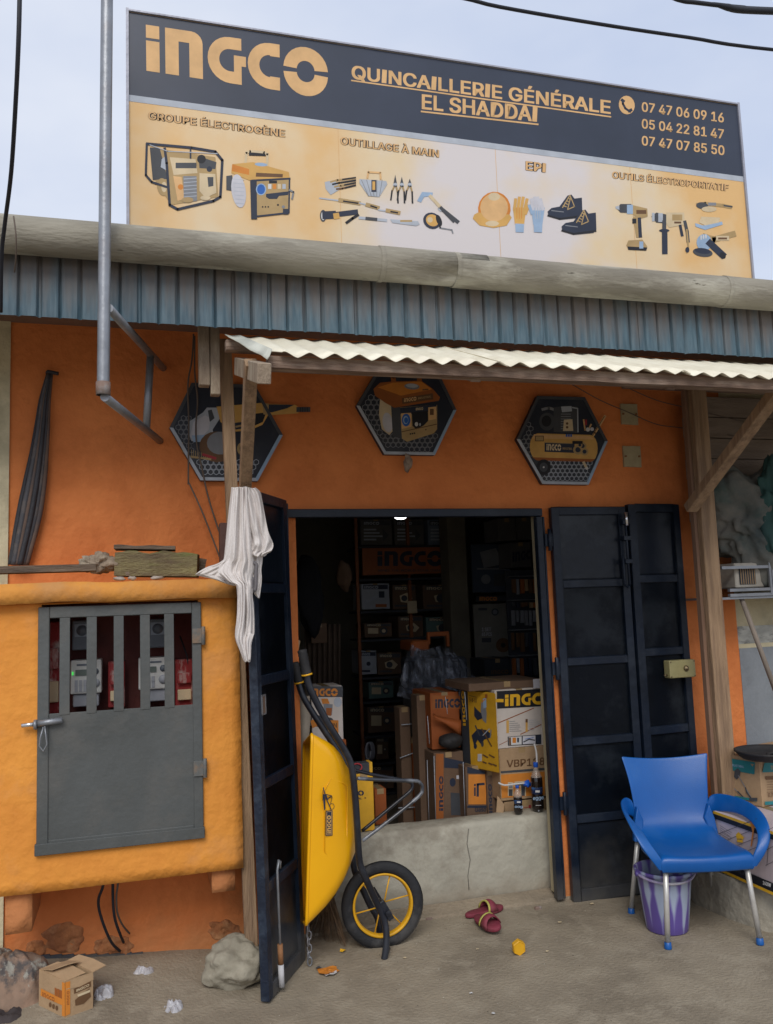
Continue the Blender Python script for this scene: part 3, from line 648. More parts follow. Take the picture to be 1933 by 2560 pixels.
for dx, dy in ((0,0),(70,75)):
    c.poly([(540+dx,1060+dy),(560+dx,1042+dy),(600+dx,1035+dy),(640+dx,980+dy),(660+dx,975+dy),(675+dx,995+dy),(712+dx,990+dy),(715+dx,1075+dy),(700+dx,1092+dy),(600+dx,1102+dy),(545+dx,1085+dy)],'navy')
    c.line([(542+dx,1080+dy),(600+dx,1097+dy),(712+dx,1082+dy)],9,'black'); c.line([(560+dx,1055+dy),(620+dx,1062+dy)],4,'grey')
    c.line([(615+dx,1040+dy),(652+dx,978+dy),(675+dx,1035+dy),(640+dx,1050+dy),(655+dx,990+dy)],5,'sand')
    for k in range(4): c.line([(618+dx+k*8,1030+dy-k*13),(634+dx+k*7,1036+dy-k*12)],5,'sand')
c.build('printed_picture', SG); c = Canvas(INK, **z2)
c.poly([(888,1045),(905,1022),(960,1022),(965,1068),(905,1065)],'darkgrey'); c.poly([(880,1035),(900,1030),(900,1052),(882,1045)],'silver'); c.rect(938,1026,968,1072,'lightblue'); c.poly([(968,1028),(1040,1045),(1042,1085),(1000,1098),(968,1075)],'sand'); c.rect(985,1052,1035,1072,'brown')
c.poly([(968,1085),(1000,1090),(1015,1190),(985,1190)],'sand'); c.line([(1000,1095),(1005,1185)],17,'navy'); c.rect(965,1095,985,1120,'black')
c.poly([(945,1205),(1015,1200),(1040,1235),(1035,1255),(950,1250),(935,1230)],'sand'); c.poly([(940,1235),(1040,1240),(1035,1256),(945,1252)],'black'); c.rect(1000,1210,1020,1245,'lightblue')
c.build('printed_picture', SG); c = Canvas(INK, **z2)
c.poly([(1060,1085),(1085,1065),(1140,1075),(1140,1120),(1085,1115)],'darkgrey'); c.line([(1070,1070),(1070,1105)],13,'silver'); c.rect(1095,1068,1118,1112,'silver'); c.poly([(1135,1065),(1225,1065),(1228,1125),(1150,1140),(1135,1120)],'cream'); c.rect(1165,1075,1215,1105,'sand'); c.rect(1175,1110,1210,1120,'brown')
c.line([(1125,1110),(1125,1160)],20,'darkgrey'); c.line([(1127,1160),(1128,1265)],28,'navy'); c.circle(1125,1155,26,'navy',8)
c.line([(1228,1110),(1240,1160),(1245,1210)],16,'darkgrey'); c.line([(1205,1130),(1215,1180)],14,'navy'); c.line([(1238,1150),(1246,1240),(1238,1265)],8,'sand'); c.circle(1241,1252,10,'navy',14)
c.build('printed_picture', SG); c = Canvas(INK, **z2)
c.line([(1290,1025),(1330,1020),(1420,1030),(1460,1038)],17,'sand'); c.circle(1315,1030,30,'darkgrey',17,5); c.rect(1345,1015,1385,1030,'grey'); c.line([(1425,1030),(1465,1036)],8,'darkgrey'); c.circle(1350,1048,38,'cream',14)
c.poly([(1280,1118),(1320,1130),(1415,1110),(1418,1125),(1330,1152),(1282,1135)],'lightblue'); c.poly([(1310,1085),(1405,1090),(1400,1115),(1330,1130),(1300,1115)],'cream')
c.build('printed_picture', SG); c = Canvas(INK, **z2)
c.line([(1325,1185),(1375,1200),(1475,1172)],30,'sand'); c.circle(1325,1215,38,'lightblue',42); c.circle(1318,1265,50,'darkgrey',22,8); c.circle(1318,1258,40,'navy',14,8); c.line([(1350,1215),(1420,1280)],34,'navy'); c.circle(1418,1280,14,'black',18,-40); c.rect(1385,1182,1450,1205,'cream'); c.rect(1395,1190,1440,1200,'brown')
for k in range(3): c.circle(1310+k*12,1190-k*3,4,'white',12)
c.build('printed_picture', SG)
# ---------------------------------------------------------------- meter cabinet hung on the wall at left
MC = thing('meter_cabinet', 'yellow-orange plastered meter cabinet with grey barred steel door, left of doorway', 'cabinet', (-.05, -.4, .5))
def rough_box(x0, x1, y0, y1, z0, z1, step=.05, amp=.0028, round_=.012, hole=None, seed=0):
    m = MB()
    def disp(p):
        p = Vector(p)
        for ax, lo, hi in ((0, x0, x1), (2, z0, z1)):
            for e, s_ in ((lo, 1), (hi, -1)):
                d = abs(p[ax]-e)
                if d < round_ and p.y < y0 + 1e-4: p.y += (round_ - d) * .35
        n = noise.noise_vector(Vector((p.x*5+seed, p.y*5, p.z*5))) * amp + noise.noise_vector(Vector((p.x*17, p.y*17+seed, p.z*17))) * amp*.4
        return p + n
    def lin(a, b):
        k = max(1, round((b-a)/step)); return [a + (b-a)*i/k for i in range(k+1)]
    if hole:
        hx0, hx1, hz0, hz1 = hole
        X = lin(x0, hx0)[:-1] + lin(hx0, hx1)[:-1] + lin(hx1, x1); Z = lin(z0, hz0)[:-1] + lin(hz0, hz1)[:-1] + lin(hz1, z1)
    else: X = lin(x0, x1); Z = lin(z0, z1)
    vs = [disp((x, y0, z)) for z in Z for x in X]; n = len(X); fs = []
    for j in range(len(Z)-1):
        for i in range(n-1):
            if hole and hx0-1e-4 <= X[i] < hx1-1e-4 and hz0-1e-4 <= Z[j] < hz1-1e-4: continue
            fs.append((j*n+i, j*n+i+1, (j+1)*n+i+1, (j+1)*n+i))
    m.add(vs, fs, 0, True)
    Yl = lin(y0, y1)
    for x in (x0, x1): m.grid([[disp((x, y, z)) for y in Yl] for z in Z])
    for z in (z0, z1): m.grid([[disp((x, y, z)) for x in X] for y in Yl])
    return m
gx0, gx1, gz0, gz1 = -.405, .268, .648, 1.648
mb = rough_box(-.60, .437, -.40, -.002, .485, 1.665, hole=(gx0+.012, gx1-.012, gz0+.012, gz1+.01), seed=3)
part('body', mb, m_oyel, MC)
mb = MB(); mb.box((gx0,-.39,.66),(gx0+.012,-.03,1.64)); mb.box((gx1-.012,-.39,.66),(gx1,-.03,1.64)); mb.box((gx0,-.39,.65),(gx1,-.03,.66))
part('niche_side', mb, m_oyel, MC)
part('back_board', boxmb((gx0,-.06,.65),(gx1,-.035,1.66)), mk('dark_red_board', (.12,.03,.025), .8, c2=(.07,.02,.018), sc=4, stain=(.05,.02,.02), sfac=.5), MC)
part('niche_shelf', boxmb((gx0+.012,-.22,.96),(gx1-.012,-.06,1.00)), MATS['dark_red_board'], MC)
mb = rough_box(-.62, .425, -.455, -.002, 1.663, 1.748, step=.045, amp=.007, round_=.014, seed=9)
part('top_slab', mb, mk('slab_plaster', (.62,.27,.05), .85, c2=(.52,.21,.05), sc=3, bump=.6, bsc=16, stain=(.5,.27,.11), sfac=.6, ssc=2.5, spots=(.75,.55,.3), spsc=40, spth=.76), MC)
for (a, b, c_, d) in ((-.525,-.425,.325,.49),(.305,.405,.385,.49)):
    mb = rough_box(a, b, -.36, -.002, c_, d, step=.05, amp=.004, seed=a*9); part('bracket', mb, m_orange, MC)
# barred door
DR = part('door_frame', MB().box((gx0,-.418,gz0),(gx0+.045,-.385,gz1)).box((gx1-.04,-.418,gz0),(gx1,-.385,gz1)).box((gx0+.045,-.417,gz1-.048),(gx1-.04,-.386,gz1)).box((gx0+.045,-.417,gz0),(gx1-.04,-.386,gz0+.045)), m_meterdoor, MC, bevel=.003)
part('door_plate', boxmb((gx0+.02,-.412,gz0+.03),(gx1-.015,-.404,1.203)), m_meterdoor, DR, bevel=.002)
part('lip_strip', boxmb((gx0-.006,-.424,gz0-.012),(gx1+.004,-.400,gz0+.034)), m_meterdoor, DR, bevel=.002)
for k in range(5):
    xa = at([1 and (385+450)/2, (557+622)/2, (730+795)/2, (900+962)/2, (1055+1115)/2][k]/2.569, 1535, -.41).x
    w_ = .0205; z0_, z1_ = 1.195, gz1-.04
    mb = MB().box((xa-w_,-.4145,z0_),(xa+w_,-.4095,z1_)); part('bar', mb, m_meterdoor, DR, bevel=.001)
for z in (1.50, .93): part('hinge', MB().tube([(gx1+.008,-.425,z+.04),(gx1+.008,-.425,z-.04)], .009, 10).box((gx1-.04,-.426,z-.032),(gx1+.006,-.418,z+.032)), mk('hinge_grey', (.13,.135,.13), .5, stain=(.25,.15,.08), sfac=.6, ssc=9), DR, bevel=.001)
zb = at(100, 1811, -.43).z; xa, xb = at(54, 1811, -.43).x, at(156, 1811, -.43).x
part('bolt_case', MB().tube([(xa+.058,-.432,zb+.003),(xb,-.432,zb+.012)], .013, 12), m_steel, DR)
part('bolt', MB().tube([(xa,-.432,zb),(xa+.058,-.432,zb+.003)], .0095, 12), MATS['bright_steel'], DR)
mb = MB(); mb.lathe([(.013,-.006),(.021,-.006),(.021,.006),(.013,.006),(.013,-.006)], (xa+.053,-.432,zb), (1,0,0), 14); part('bolt_ring', mb, m_steel, DR)
part('padlock_wire', MB().tube([(xa+.085,-.445,zb-.01),(xa+.075,-.45,zb-.05),(xa+.07,-.445,zb-.085),(xa+.085,-.44,zb-.11),(xa+.10,-.445,zb-.08),(xa+.095,-.45,zb-.04),(xa+.09,-.44,zb-.008)], .0035, 6), m_steel, DR)
# electricity meters inside
m_met = mk('meter_plastic', (.50,.51,.50), .5, sc=8, bump=0); m_metd = mk('meter_dark', (.10,.12,.15), .4, bump=0)
def meter(px0, py0, px1, py1, label, big=True, lit=False):
    Y = -.19; a, b = at(px0, py0, Y), at(px1, py1, Y); x0, x1, z0, z1 = a.x, b.x, b.z, a.z; w_, h_ = x1-x0, z1-z0
    T = thing('electricity_meter', label, 'meter', (x0, Y, z0), 'electricity meters in the cabinet')
    body = m_met if big else m_metd
    part('case', boxmb((x0,Y,z0+(h_*.28 if big else 0)),(x1,-.062,z1)), body, T, bevel=.006, bseg=2)
    if big:
        part('terminal_cover', boxmb((x0+.01,Y+.015,z0),(x1-.012,-.065,z0+h_*.275)), mk('terminal_grey', (.3,.32,.36), .5, bump=0), T, bevel=.004)
        part('display', boxmb((x0+w_*.16,Y-.004,z1-h_*.33),(x0+w_*.58,Y+.001,z1-h_*.20)), mk('lcd', (.10,.13,.12), .3, bump=0), T)
        part('name_plate', boxmb((x0+w_*.2,Y-.003,z1-h_*.12),(x0+w_*.75,Y+.001,z1-h_*.08)), m_metd, T)
        for i in range(3):
            for j in range(2): part('keypad', boxmb((x0+w_*(.14+.14*i),Y-.004,z1-h_*(.50+.12*j)-.01),(x0+w_*(.24+.14*i),Y+.001,z1-h_*(.44+.12*j)+.004)), MATS['terminal_grey'], T)
        for r_, fz in ((.11,.25),(.15,.5)): part('dial', MB().lathe([(0,.004),(w_*r_,.004),(w_*r_,0)], (x0+w_*.8,Y,z1-h_*fz), (0,-1,0), 16), m_metd if fz < .3 else MATS['terminal_grey'], T)
        if lit:
            gm = bpy.data.materials.new('green_led'); gm.use_nodes = True; gb = gm.node_tree.nodes['Principled BSDF']; gb.inputs['Emission Color'].default_value = (.1,1,.15,1); gb.inputs['Emission Strength'].default_value = .5; gb.inputs['Base Color'].default_value = (.05,.3,.05,1)
            part('indicator_lamp', boxmb((x0+w_*.05,Y-.005,z1-h_*.31),(x0+w_*.10,Y+.001,z1-h_*.24)), gm, T)
    else:
        part('window', boxmb((x0+w_*.12,Y-.004,z0+h_*.45),(x1-w_*.12,Y+.001,z1-h_*.12)), mk('meter_window', (.22,.26,.32), .3, bump=0), T)
        part('dial', MB().lathe([(0,.006),(w_*.25,.006),(w_*.25,0)], (x0+w_*.45,Y-.004,z0+h_*.66), (0,-1,0), 16), m_metd, T)
    return T
meter(176,1652,254,1765,'left of the two large pale electricity meters behind the bars, green light lit', lit=True)
meter(346,1646,424,1752,'right of the two large pale electricity meters behind the bars, with round dials')
meter(180,1552,236,1624,'small dark meter high in the cabinet, above the left pale meter', False)
meter(370,1548,424,1618,'small dark meter high in the cabinet, above the right pale meter', False)
m_redp = mk('peeling_red_paint', (.30,.025,.028), .7, c2=(.22,.02,.02), sc=6, stain=(.55,.52,.48), sfac=.9, ssc=7, stretch=(1.6,1,.6))
for (px0,py0,px1,py1), lb in (((112,1556,152,1790),'tall peeling red plate at the left end inside the cabinet'),((270,1655,312,1768),'peeling red fuse block between the two pale meters'),((438,1650,484,1766),'peeling red fuse block right of the pale meters')):
    a, b = at(px0,py0,-.15), at(px1,py1,-.15); T = thing('fuse_block', lb, 'fuse block', (a.x,-.15,b.z), 'red fuse blocks in the cabinet')
    part('base', boxmb((a.x,-.14,b.z),(b.x,-.062,a.z)), m_redp, T, bevel=.004); h_ = a.z-b.z
    for q in (.15,.5): part('fuse_carrier', boxmb((a.x+.01,-.165,b.z+h_*q),(b.x-.01,-.138,b.z+h_*(q+.22))), m_redp if q > .3 else MATS['ink_cream'], T, bevel=.003)
single('meter_cable', MB().tube([at(450,1590,-.12), at(468,1640,-.14), at(474,1700,-.13), at(478,1775,-.12)], .004, 6), m_wire, 'dark cable hanging inside the cabinet beside the right fuse block', 'cable')
for pts, lb, rr in ((((258,2212),(247,2245),(248,2275),(262,2320),(280,2358),(300,2378)),'leftmost of three black cables looping out under the meter cabinet',.0062),
                (((282,2208),(283,2260),(288,2300),(300,2335),(309,2356)),'middle one of three black cables looping out under the meter cabinet',.0062),
                (((295,2207),(291,2240),(293,2280),(306,2312),(324,2334)),'rightmost of three black cables looping out under the meter cabinet',.0045)):
    n = len(pts); P = [at(px, py, -.20 + .17*(i/(n-1))**2) for i, (px, py) in enumerate(pts)]
    P = [P[0] + Vector((0,0,.10))] + P
    Q = []
    for i in range(len(P)-1):
        p0, p1, p2, p3 = P[max(i-1,0)], P[i], P[i+1], P[min(i+2, len(P)-1)]
        for t in (0,.25,.5,.75): Q.append(.5*((2*p1)+(p2-p0)*t+(2*p0-5*p1+4*p2-p3)*t*t+(3*p1-p0-3*p2+p3)*t**3))
    single('cable', MB().tube(Q+[P[-1]], rr, 8), m_wire if rr > .005 else m_gwire, lb, 'cable', 'cables under the meter cabinet')
def spline(P, k=5):
    P = [Vector(p) for p in P]; Q = []
    for i in range(len(P)-1):
        p0, p1, p2, p3 = P[max(i-1,0)], P[i], P[i+1], P[min(i+2, len(P)-1)]
        for j in range(k):
            t = j/k; Q.append(.5*((2*p1)+(p2-p0)*t+(2*p0-5*p1+4*p2-p3)*t*t+(3*p1-p0-3*p2+p3)*t**3))
    return Q + [P[-1]]
# broken plaster patches at the foot of the wall
def lump(c, r, seed, amp=.25, n=3, fl=1.0, fine=.0):
    bm = bmesh.new(); bmesh.ops.create_icosphere(bm, subdivisions=n, radius=1)
    m = MB(); vs = []
    for v in bm.verts:
        k = 1 + amp*noise.noise(v.co*1.3 + Vector((seed, seed*2, 0))) + amp*.35*noise.noise(v.co*3.5 + Vector((seed, 0, 5))) + fine*(abs(noise.noise(v.co*4.2 + Vector((0, seed, 2)))) - .2) + fine*.5*abs(noise.noise(v.co*9 + Vector((seed, seed, 2))))
        vs.append(Vector(c) + Vector((v.co.x*r[0]*k, v.co.y*r[1]*k, v.co.z*r[2]*k)))
    m.add(vs, [tuple(v.index for v in f.verts) for f in bm.faces], 0, True); bm.free(); return m
m_scar = mk('broken_plaster', (.40,.16,.06), .95, c2=(.26,.10,.045), sc=12, bump=1.0, bsc=30, stain=(.5,.27,.13), sfac=.6, ssc=9)
def scar(cx, cy, rx, ry, seed):
    rows = []; nR = 9; nT = 30
    for i in range(nR+1):
        row = []
        for j in range(nT+1):
            a = 2*PI*j/nT; k = (i/nR)*(1+.35*noise.noise(Vector((math.cos(a)*2+seed, math.sin(a)*2, seed))))
            p = at(cx + rx*k*math.cos(a), cy + ry*k*math.sin(a), 0); p.y = -.007 + .016*(noise.noise(Vector((p.x*26, seed, p.z*26)))) * (1 - (i/nR)**3) + (.008 if i == nR else 0)
            row.append(p)
        rows.append(row)
    return MB().grid(rows)
part('broken_plaster', scar(160,2345,52,38,1), m_scar, B, fix=False)
part('broken_plaster', scar(285,2368,52,30,4), m_scar, B, fix=False)
part('broken_plaster', scar(90,2372,26,22,6), m_scar, B, fix=False)
part('broken_plaster', scar(560,2325,40,26,8), m_scar, B, fix=False)

# planks and stones lying on the slab
m_moss = mk('mossy_wood', (.22,.19,.09), .95, c2=(.12,.085,.055), sc=9, bump=.6, stain=(.14,.17,.04), sfac=.8, ssc=5, stretch=(.6,3,3), spots=(.33,.30,.22), spsc=20, spth=.7)
m_wood_gap = mk('dark_wet_wood_and_gap_shade', (.16,.115,.08), .9, c2=(.07,.055,.045), sc=6, bump=.5, stretch=(.5,4,4), stain=(.28,.22,.16), sfac=.5)
zt = 1.754
def plank(px0, px1, ytop, ybot, Y0, depth, m_, lab, tilt=0, rz=0, grp='scrap boards on the cabinet slab', edge=.004, lift=0):
    a, b = at(px0, ybot, Y0), at(px1, ybot, Y0); c_ = at((px0+px1)/2, ytop, Y0); L = b.x-a.x; hh = c_.z - (a.z+b.z)/2
    cx_ = (a.x+b.x)/2; T = MB(); nn = 12; rows = []
    Mx = Matrix.Translation(((a.x+b.x)/2, Y0, max(zt, (a.z+b.z)/2)+lift)) @ Matrix.Rotation(rz, 4, 'Z') @ Matrix.Rotation(tilt, 4, 'Y')
    for i in range(nn+1):
        x = -L/2 + L*i/nn; j = edge*noise.noise(Vector((x*14, px0, 1))); q = edge*noise.noise(Vector((x*14, px0, 7)))
        rows.append([Mx @ Vector((x, 0+j, 0)), Mx @ Vector((x, depth, 0)), Mx @ Vector((x, depth, hh)), Mx @ Vector((x, q, hh+j)), Mx @ Vector((x, 0+j, 0))])
    T.grid(rows, smooth=False); T.add([rows[0][k] for k in range(4)], [(0,1,2,3)]); T.add([rows[-1][k] for k in range(4)], [(3,2,1,0)])
    return single('plank', T, m_, lab, 'plank', grp)
plank(-30,240,1420,1437,-.40,.12,m_wood_gap,'long thin dark board lying at the left end of the cabinet slab', R(-.3), 0, lift=.012)
plank(284,492,1380,1440,-.36,.17,m_moss,'thick mossy wooden block on the cabinet slab', R(2.2), R(-7), edge=.012)
plank(284,438,1368,1377,-.36,.14,m_wood_gap,'thin warped board lying on top of the mossy block', R(2), R(-3), lift=.008)
plank(452,512,1392,1424,-.24,.10,m_wood_gap,'dark plank end sticking out right of the mossy block', R(12), R(8))
plank(300,470,1428,1438,-.34,.12,m_wood_gap,'low dark filler strip added as shade in the gap under the mossy block', 0, 0)  # added dark strip, stands in for the shaded gap below the block
single('stone', lump(at(243,1412,-.30)+Vector((0,0,.004)), (.075,.05,.04), 12.1, .8, 4, fine=.4), m_woodg, 'brown broken stone between the boards on the cabinet slab', 'stone', 'rubble on the cabinet slab')
for k, (px, py, r_, lb) in enumerate(((300,1430,.022,'pale rubble chip under the left end of the mossy block'),(330,1434,.014,'small rubble chip under the middle of the mossy block'),(392,1434,.022,'flat pale rubble chip under the right half of the mossy block'))):
    a = at(px, py, -.42); a.z = zt + .006; single('rubble_chip', lump(a, (r_*1.3, r_, .009), k*2.2, .5, 2), mk('pale_rubble', (.42,.36,.31), .95, sc=20), lb, 'rubble', 'rubble on the cabinet slab')

# dark bundle hanging from a nail
BD = thing('hanging_strap_bundle', 'narrow dark bundle of old straps hanging from a nail at far left', 'straps', (at(122,930,-.03)))
cent = [(124,935,8),(112,1000,15),(106,1060,19),(98,1130,24),(88,1200,30),(76,1270,33),(66,1320,32),(55,1370,28),(46,1412,25)]
m_strap = [mk('strap_dark', (.035,.035,.042), .6, sc=8, bump=.2), mk('strap_brown', (.13,.085,.065), .7, sc=5, stain=(.06,.06,.07), sfac=.7, ssc=6), mk('strap_grey', (.07,.07,.08), .6, sc=5, stain=(.16,.13,.11), sfac=.6, ssc=8)]
for k in range(6):
    f_ = (k-2.5)/3; P = [at(cx_ + hw*f_*.92, cy_, -.022 - .03*(1-f_*f_) - .008*(k % 2)) for cx_, cy_, hw in cent]; 
    part('strap', MB().tube(spline(P, 3), [ .005 + .0085*min(1, i/14) for i in range(len(cent)*3-2)], 8), m_strap[(k*2) % 3], BD)
part('nail', MB().tube([at(118,932,.0), at(120,929,-.05), at(146,934,-.055)], .009, 8), m_strap[0], BD)

# steel pole with welded bracket
PO = thing('steel_pole', 'grey steel pole on a welded wall bracket crossing the eave at left', 'pole', (-.12, -.95, 2.45))
p0 = at(258, 985, -.95); p1 = at(268, -60, -.95); 
part('pole', MB().tube([p0, p1], .0235, 20, cap=False), m_steel, PO)
a = at(262, 992, -.95); b = at(400, 1102, .0); part('lower_arm', MB().tube([a, b], .0175, 14), m_steel, PO)
a = at(272, 770, -.95); b2 = at(408, 920, .0); part('upper_arm', MB().tube([a, b2], .0175, 14), m_steel, PO)
t_ = .70; a = at(262, 992, -.95).lerp(b, .70); c_ = at(272, 770, -.95).lerp(b2, .72); part('strut', MB().tube([a, c_ ], .0175, 14), m_steel, PO)
part('collar', MB().lathe([(.025,0),(.027,0),(.027,.05),(.025,.05)], p0 - Vector((0,0,.004)), (0,0,1), 20), mk('rusty_collar', (.22,.15,.12), .8, stain=(.3,.3,.3), sfac=.6, ssc=12), PO)

# ---------------------------------------------------------------- hexagonal product plaques
m_hexd = mk('plaque_navy', (.020,.026,.042), .5, c2=(.012,.016,.028), sc=3, bump=0, stain=(.05,.05,.055), sfac=.5, ssc=3)
def plaque(V, label, draw, zoom, mats):
    P = [at(x, y, -.034) for x, y in V]; c0 = sum(P, Vector())/6
    T = thing('hexagonal_plaque', label, 'plaque', c0, 'hexagonal product plaques above the door')
    part('board', MB().prism(P, (0,.03,0)), m_hexd, T)
    mb = MB(); mb2 = MB()
    for i in range(6):
        a, b = P[i], P[(i+1) % 6]; ai, bi = a.lerp(c0, .065), b.lerp(c0, .065); o = Vector((0,-.004,0))
        lower = (a.z + b.z)/2 < c0.z - .02; right = (a.x+b.x)/2 > c0.x + .05
        if lower or True:
            tgt = MB(); tgt.add([a+o, b+o, bi+o, ai+o, a, b, bi, ai], [(0,1,2,3),(0,4,5,1),(3,2,6,7)])
            top = (a.z+b.z)/2 > c0.z + .03
            part('border', tgt, MATS['ink_darkgrey'] if top else (MATS['ink_lightblue'] if right else MATS['ink_silver']), T)
    c = Canvas(mats, Y=-.034, off=.001, **zoom); draw(c); c.build('printed_picture', T)
IK = ['navy','black','cream','sand','amber','silver','pale','blue','grey','darkgrey','white','orange','lightblue','brown','peach','red','rust']
def inside_hex(V, sc, ox, oy, k=.9):
    Q = [((x-ox)*sc, (y-oy)*sc) for x, y in V]; cx_ = sum(q[0] for q in Q)/6; cy_ = sum(q[1] for q in Q)/6
    Q = [(cx_+(x-cx_)*k, cy_+(y-cy_)*k) for x, y in Q]
    def f(x, y):
        s_ = []
        for i in range(6):
            (x0,y0),(x1,y1) = Q[i], Q[(i+1) % 6]; s_.append((x1-x0)*(y-y0)-(y1-y0)*(x-x0))
        return all(v > 0 for v in s_) or all(v < 0 for v in s_)
    return f
V1 = [(424,1069),(479,957),(637,962),(707,1088),(644,1203),(501,1201)]
V2 = [(891,1014),(945,922),(1094,927),(1141,1025),(1087,1138),(961,1136)]
V3 = [(1292,1098),(1343,990),(1462,993),(1519,1103),(1471,1212),(1356,1210)]
def d1(c):
    ins = inside_hex(V1, 2.0875, 0, 480, .86)
    c.hexes(1040,1410,1440,1500,17,'silver',ins); c.hexes(930,1180,1010,1400,16,'grey',ins)
    c.poly([(985,1200),(1060,1150),(1080,1125),(1130,1125),(1155,1170),(1110,1240),(1120,1290),(1100,1310),(1000,1300),(985,1260)],'silver')
    c.poly([(1010,1200),(1070,1165),(1100,1180),(1090,1240),(1040,1290),(990,1280)],'pale'); c.poly([(1085,1140),(1105,1135),(1120,1180),(1095,1200)],'darkgrey'); c.poly([(1000,1270),(1110,1265),(1112,1300),(1010,1305)],'lightblue')
    c.circle(1130,1330,90,'brown',80,10); c.circle(1150,1310,70,'grey',60); c.line([(950,1310),(955,1350),(990,1380),(1100,1395)],10,'sand')
    for k in range(12): c.line([(1000+k*10,1345+k*3),(1002+k*10,1390)],3,'sand')
    c.line([(1060,1370),(1125,1390)],14,'red'); c.circle(1265,1340,28,'sand',34); c.circle(1267,1340,16,'black',22)
    c.poly([(1130,1120),(1370,1100),(1400,1120),(1402,1160),(1370,1215),(1300,1245),(1230,1250),(1150,1200)],'amber'); c.poly([(1300,1160),(1390,1150),(1372,1200),(1310,1228)],'black')
    c.poly([(1220,1205),(1300,1195),(1295,1230),(1230,1240)],'navy'); c.line([(1232,1225),(1290,1212)],10,'sand')
    c.poly([(1370,1100),(1402,1105),(1400,1165),(1375,1160)],'sand')
    c.poly([(1400,1105),(1540,1110),(1560,1125),(1558,1155),(1400,1165)],'amber'); c.poly([(1402,1108),(1535,1110),(1500,1128),(1420,1150),(1402,1150)],'navy')
    c.line([(1555,1135),(1612,1135)],26,'darkgrey'); 
    for k in range(4): c.line([(1568+k*12,1124),(1568+k*12,1146)],4,'black')
def d2(c):
    ins = inside_hex(V2, 2.386, 500, 700, .88)
    c.hexes(985,700,1090,1010,20,'grey',ins); c.hexes(1090,930,1420,1030,18,'grey',ins)
    c.line([(1160,640),(1152,575),(1170,560),(1290,560),(1308,575),(1312,620)],28,'rust'); 
    c.poly([(1075,700),(1150,740),(1152,900),(1130,925),(1085,890),(1068,800)],'cream'); c.circle(1120,850,30,'pale',60,-8); c.poly([(1140,740),(1200,760),(1205,950),(1150,930)],'darkgrey')
    c.poly([(1195,760),(1415,745),(1415,890),(1395,915),(1235,965),(1205,945)],'sand'); c.poly([(1195,762),(1412,745),(1412,780),(1270,800),(1195,800)],'navy')
    c.poly([(1200,795),(1260,792),(1262,875),(1204,888)],'peach'); c.circle(1230,835,26,'blue',38); c.circle(1228,835,16,'lightblue',24); c.circle(1230,836,12,'blue',18)
    c.poly([(1264,790),(1360,780),(1362,840),(1335,868),(1290,890),(1268,870)],'black'); c.poly([(1362,760),(1410,755),(1410,828),(1364,838)],'peach'); c.rect(1372,768,1395,805,'brown')
    c.circle(1292,860,10,'white',13); c.circle(1313,862,5,'silver',9); c.line([(1205,905),(1412,860)],5,'brown')
    for k in range(3): c.circle(1256+k*12,918-k*2,5,'black')
    c.circle(1348,893,4,'black')
    c.poly([(1035,650),(1075,612),(1150,605),(1320,600),(1390,650),(1432,700),(1425,720),(1160,762),(1110,735),(1045,690)],'rust'); c.poly([(1060,640),(1150,612),(1320,605),(1385,652),(1200,690)],'orange')
    c.circle(1265,635,46,'grey',18,4); c.circle(1265,630,36,'silver',12,4); c.poly([(1205,705),(1390,675),(1392,712),(1208,740)],'brown')
    c.logo(1218,728,1292,718,22,'peach'); c.text('INDUSTRIAL',1302,712,1380,700,12,'sand'); c.logo(1288,778,1332,774,15,'cream')
    c.line([(1330,655),(1360,652)],8,'brown')
def d3(c):
    ins = inside_hex(V3, 2.133, 1150, 700, .9)
    c.hexes(340,770,390,1000,15,'grey',ins); c.hexes(450,975,720,1075,14,'silver',ins)
    c.circle(465,755,42,'darkgrey',48); c.circle(462,752,26,'black',30); c.line([(440,690),(475,682),(500,690)],14,'grey')
    c.poly([(500,680),(560,670),(625,675),(630,815),(500,810)],'darkgrey'); c.poly([(540,675),(595,672),(598,700),(545,705)],'silver')
    for k in range(7): c.line([(540,715+k*13),(590,715+k*13)],4,'grey')
    c.poly([(555,745),(600,742),(605,805),(550,805)],'cream'); c.circle(572,765,7,'brown'); c.circle(572,785,7,'brown'); c.line([(600,680),(628,685),(630,810)],6,'silver')
    c.line([(660,745),(668,800),(690,790),(700,770)],8,'peach'); c.circle(683,797,11,'white'); c.circle(705,795,10,'pale'); c.line([(672,748),(672,770)],12,'red')
    c.line([(665,840),(700,845),(720,815),(775,725)],13,'peach'); c.line([(668,838),(700,842),(718,812),(770,728)],4,'brown')
    P = []
    for k in range(9): a = R(90+180*k/8); P.append((415+42*math.cos(a), 888-72*math.sin(a)*.98-0))
    for k in range(9): a = R(-90+180*k/8); P.append((695+40*math.cos(a), 898-72*math.sin(a)))
    c.poly(P,'amber'); c.poly([(395,822),(690,832),(720,850),(385,845)],'peach'); c.poly([(385,945),(720,955),(700,970),(410,962)],'rust')
    c.rect(400,830,448,860,'brown'); c.rect(405,834,444,856,'sand'); c.poly([(452,865),(612,872),(612,922),(452,916)],'navy'); c.line([(452,866),(640,873)],4,'sand')
    c.logo(462,908,540,911,34,'cream'); c.text('INDUSTRIAL',548,904,600,906,12,'sand')
    for x_, y_, r_ in ((630,905,26),(655,885,20),(665,915,20),(640,880,14)): c.circle(x_,y_,r_,'sand'); c.circle(x_,y_,r_*.55,'navy')
    c.rect(600,858,655,874,'black')
    for k in range(3): c.rect(565+k*12,822,574+k*12,836,'blue')
    c.circle(447,998,38,'black',42); c.circle(447,998,22,'darkgrey',25); c.circle(447,998,5,'white'); c.line([(660,972),(675,1000)],14,'cream'); c.circle(677,1004,8,'white')
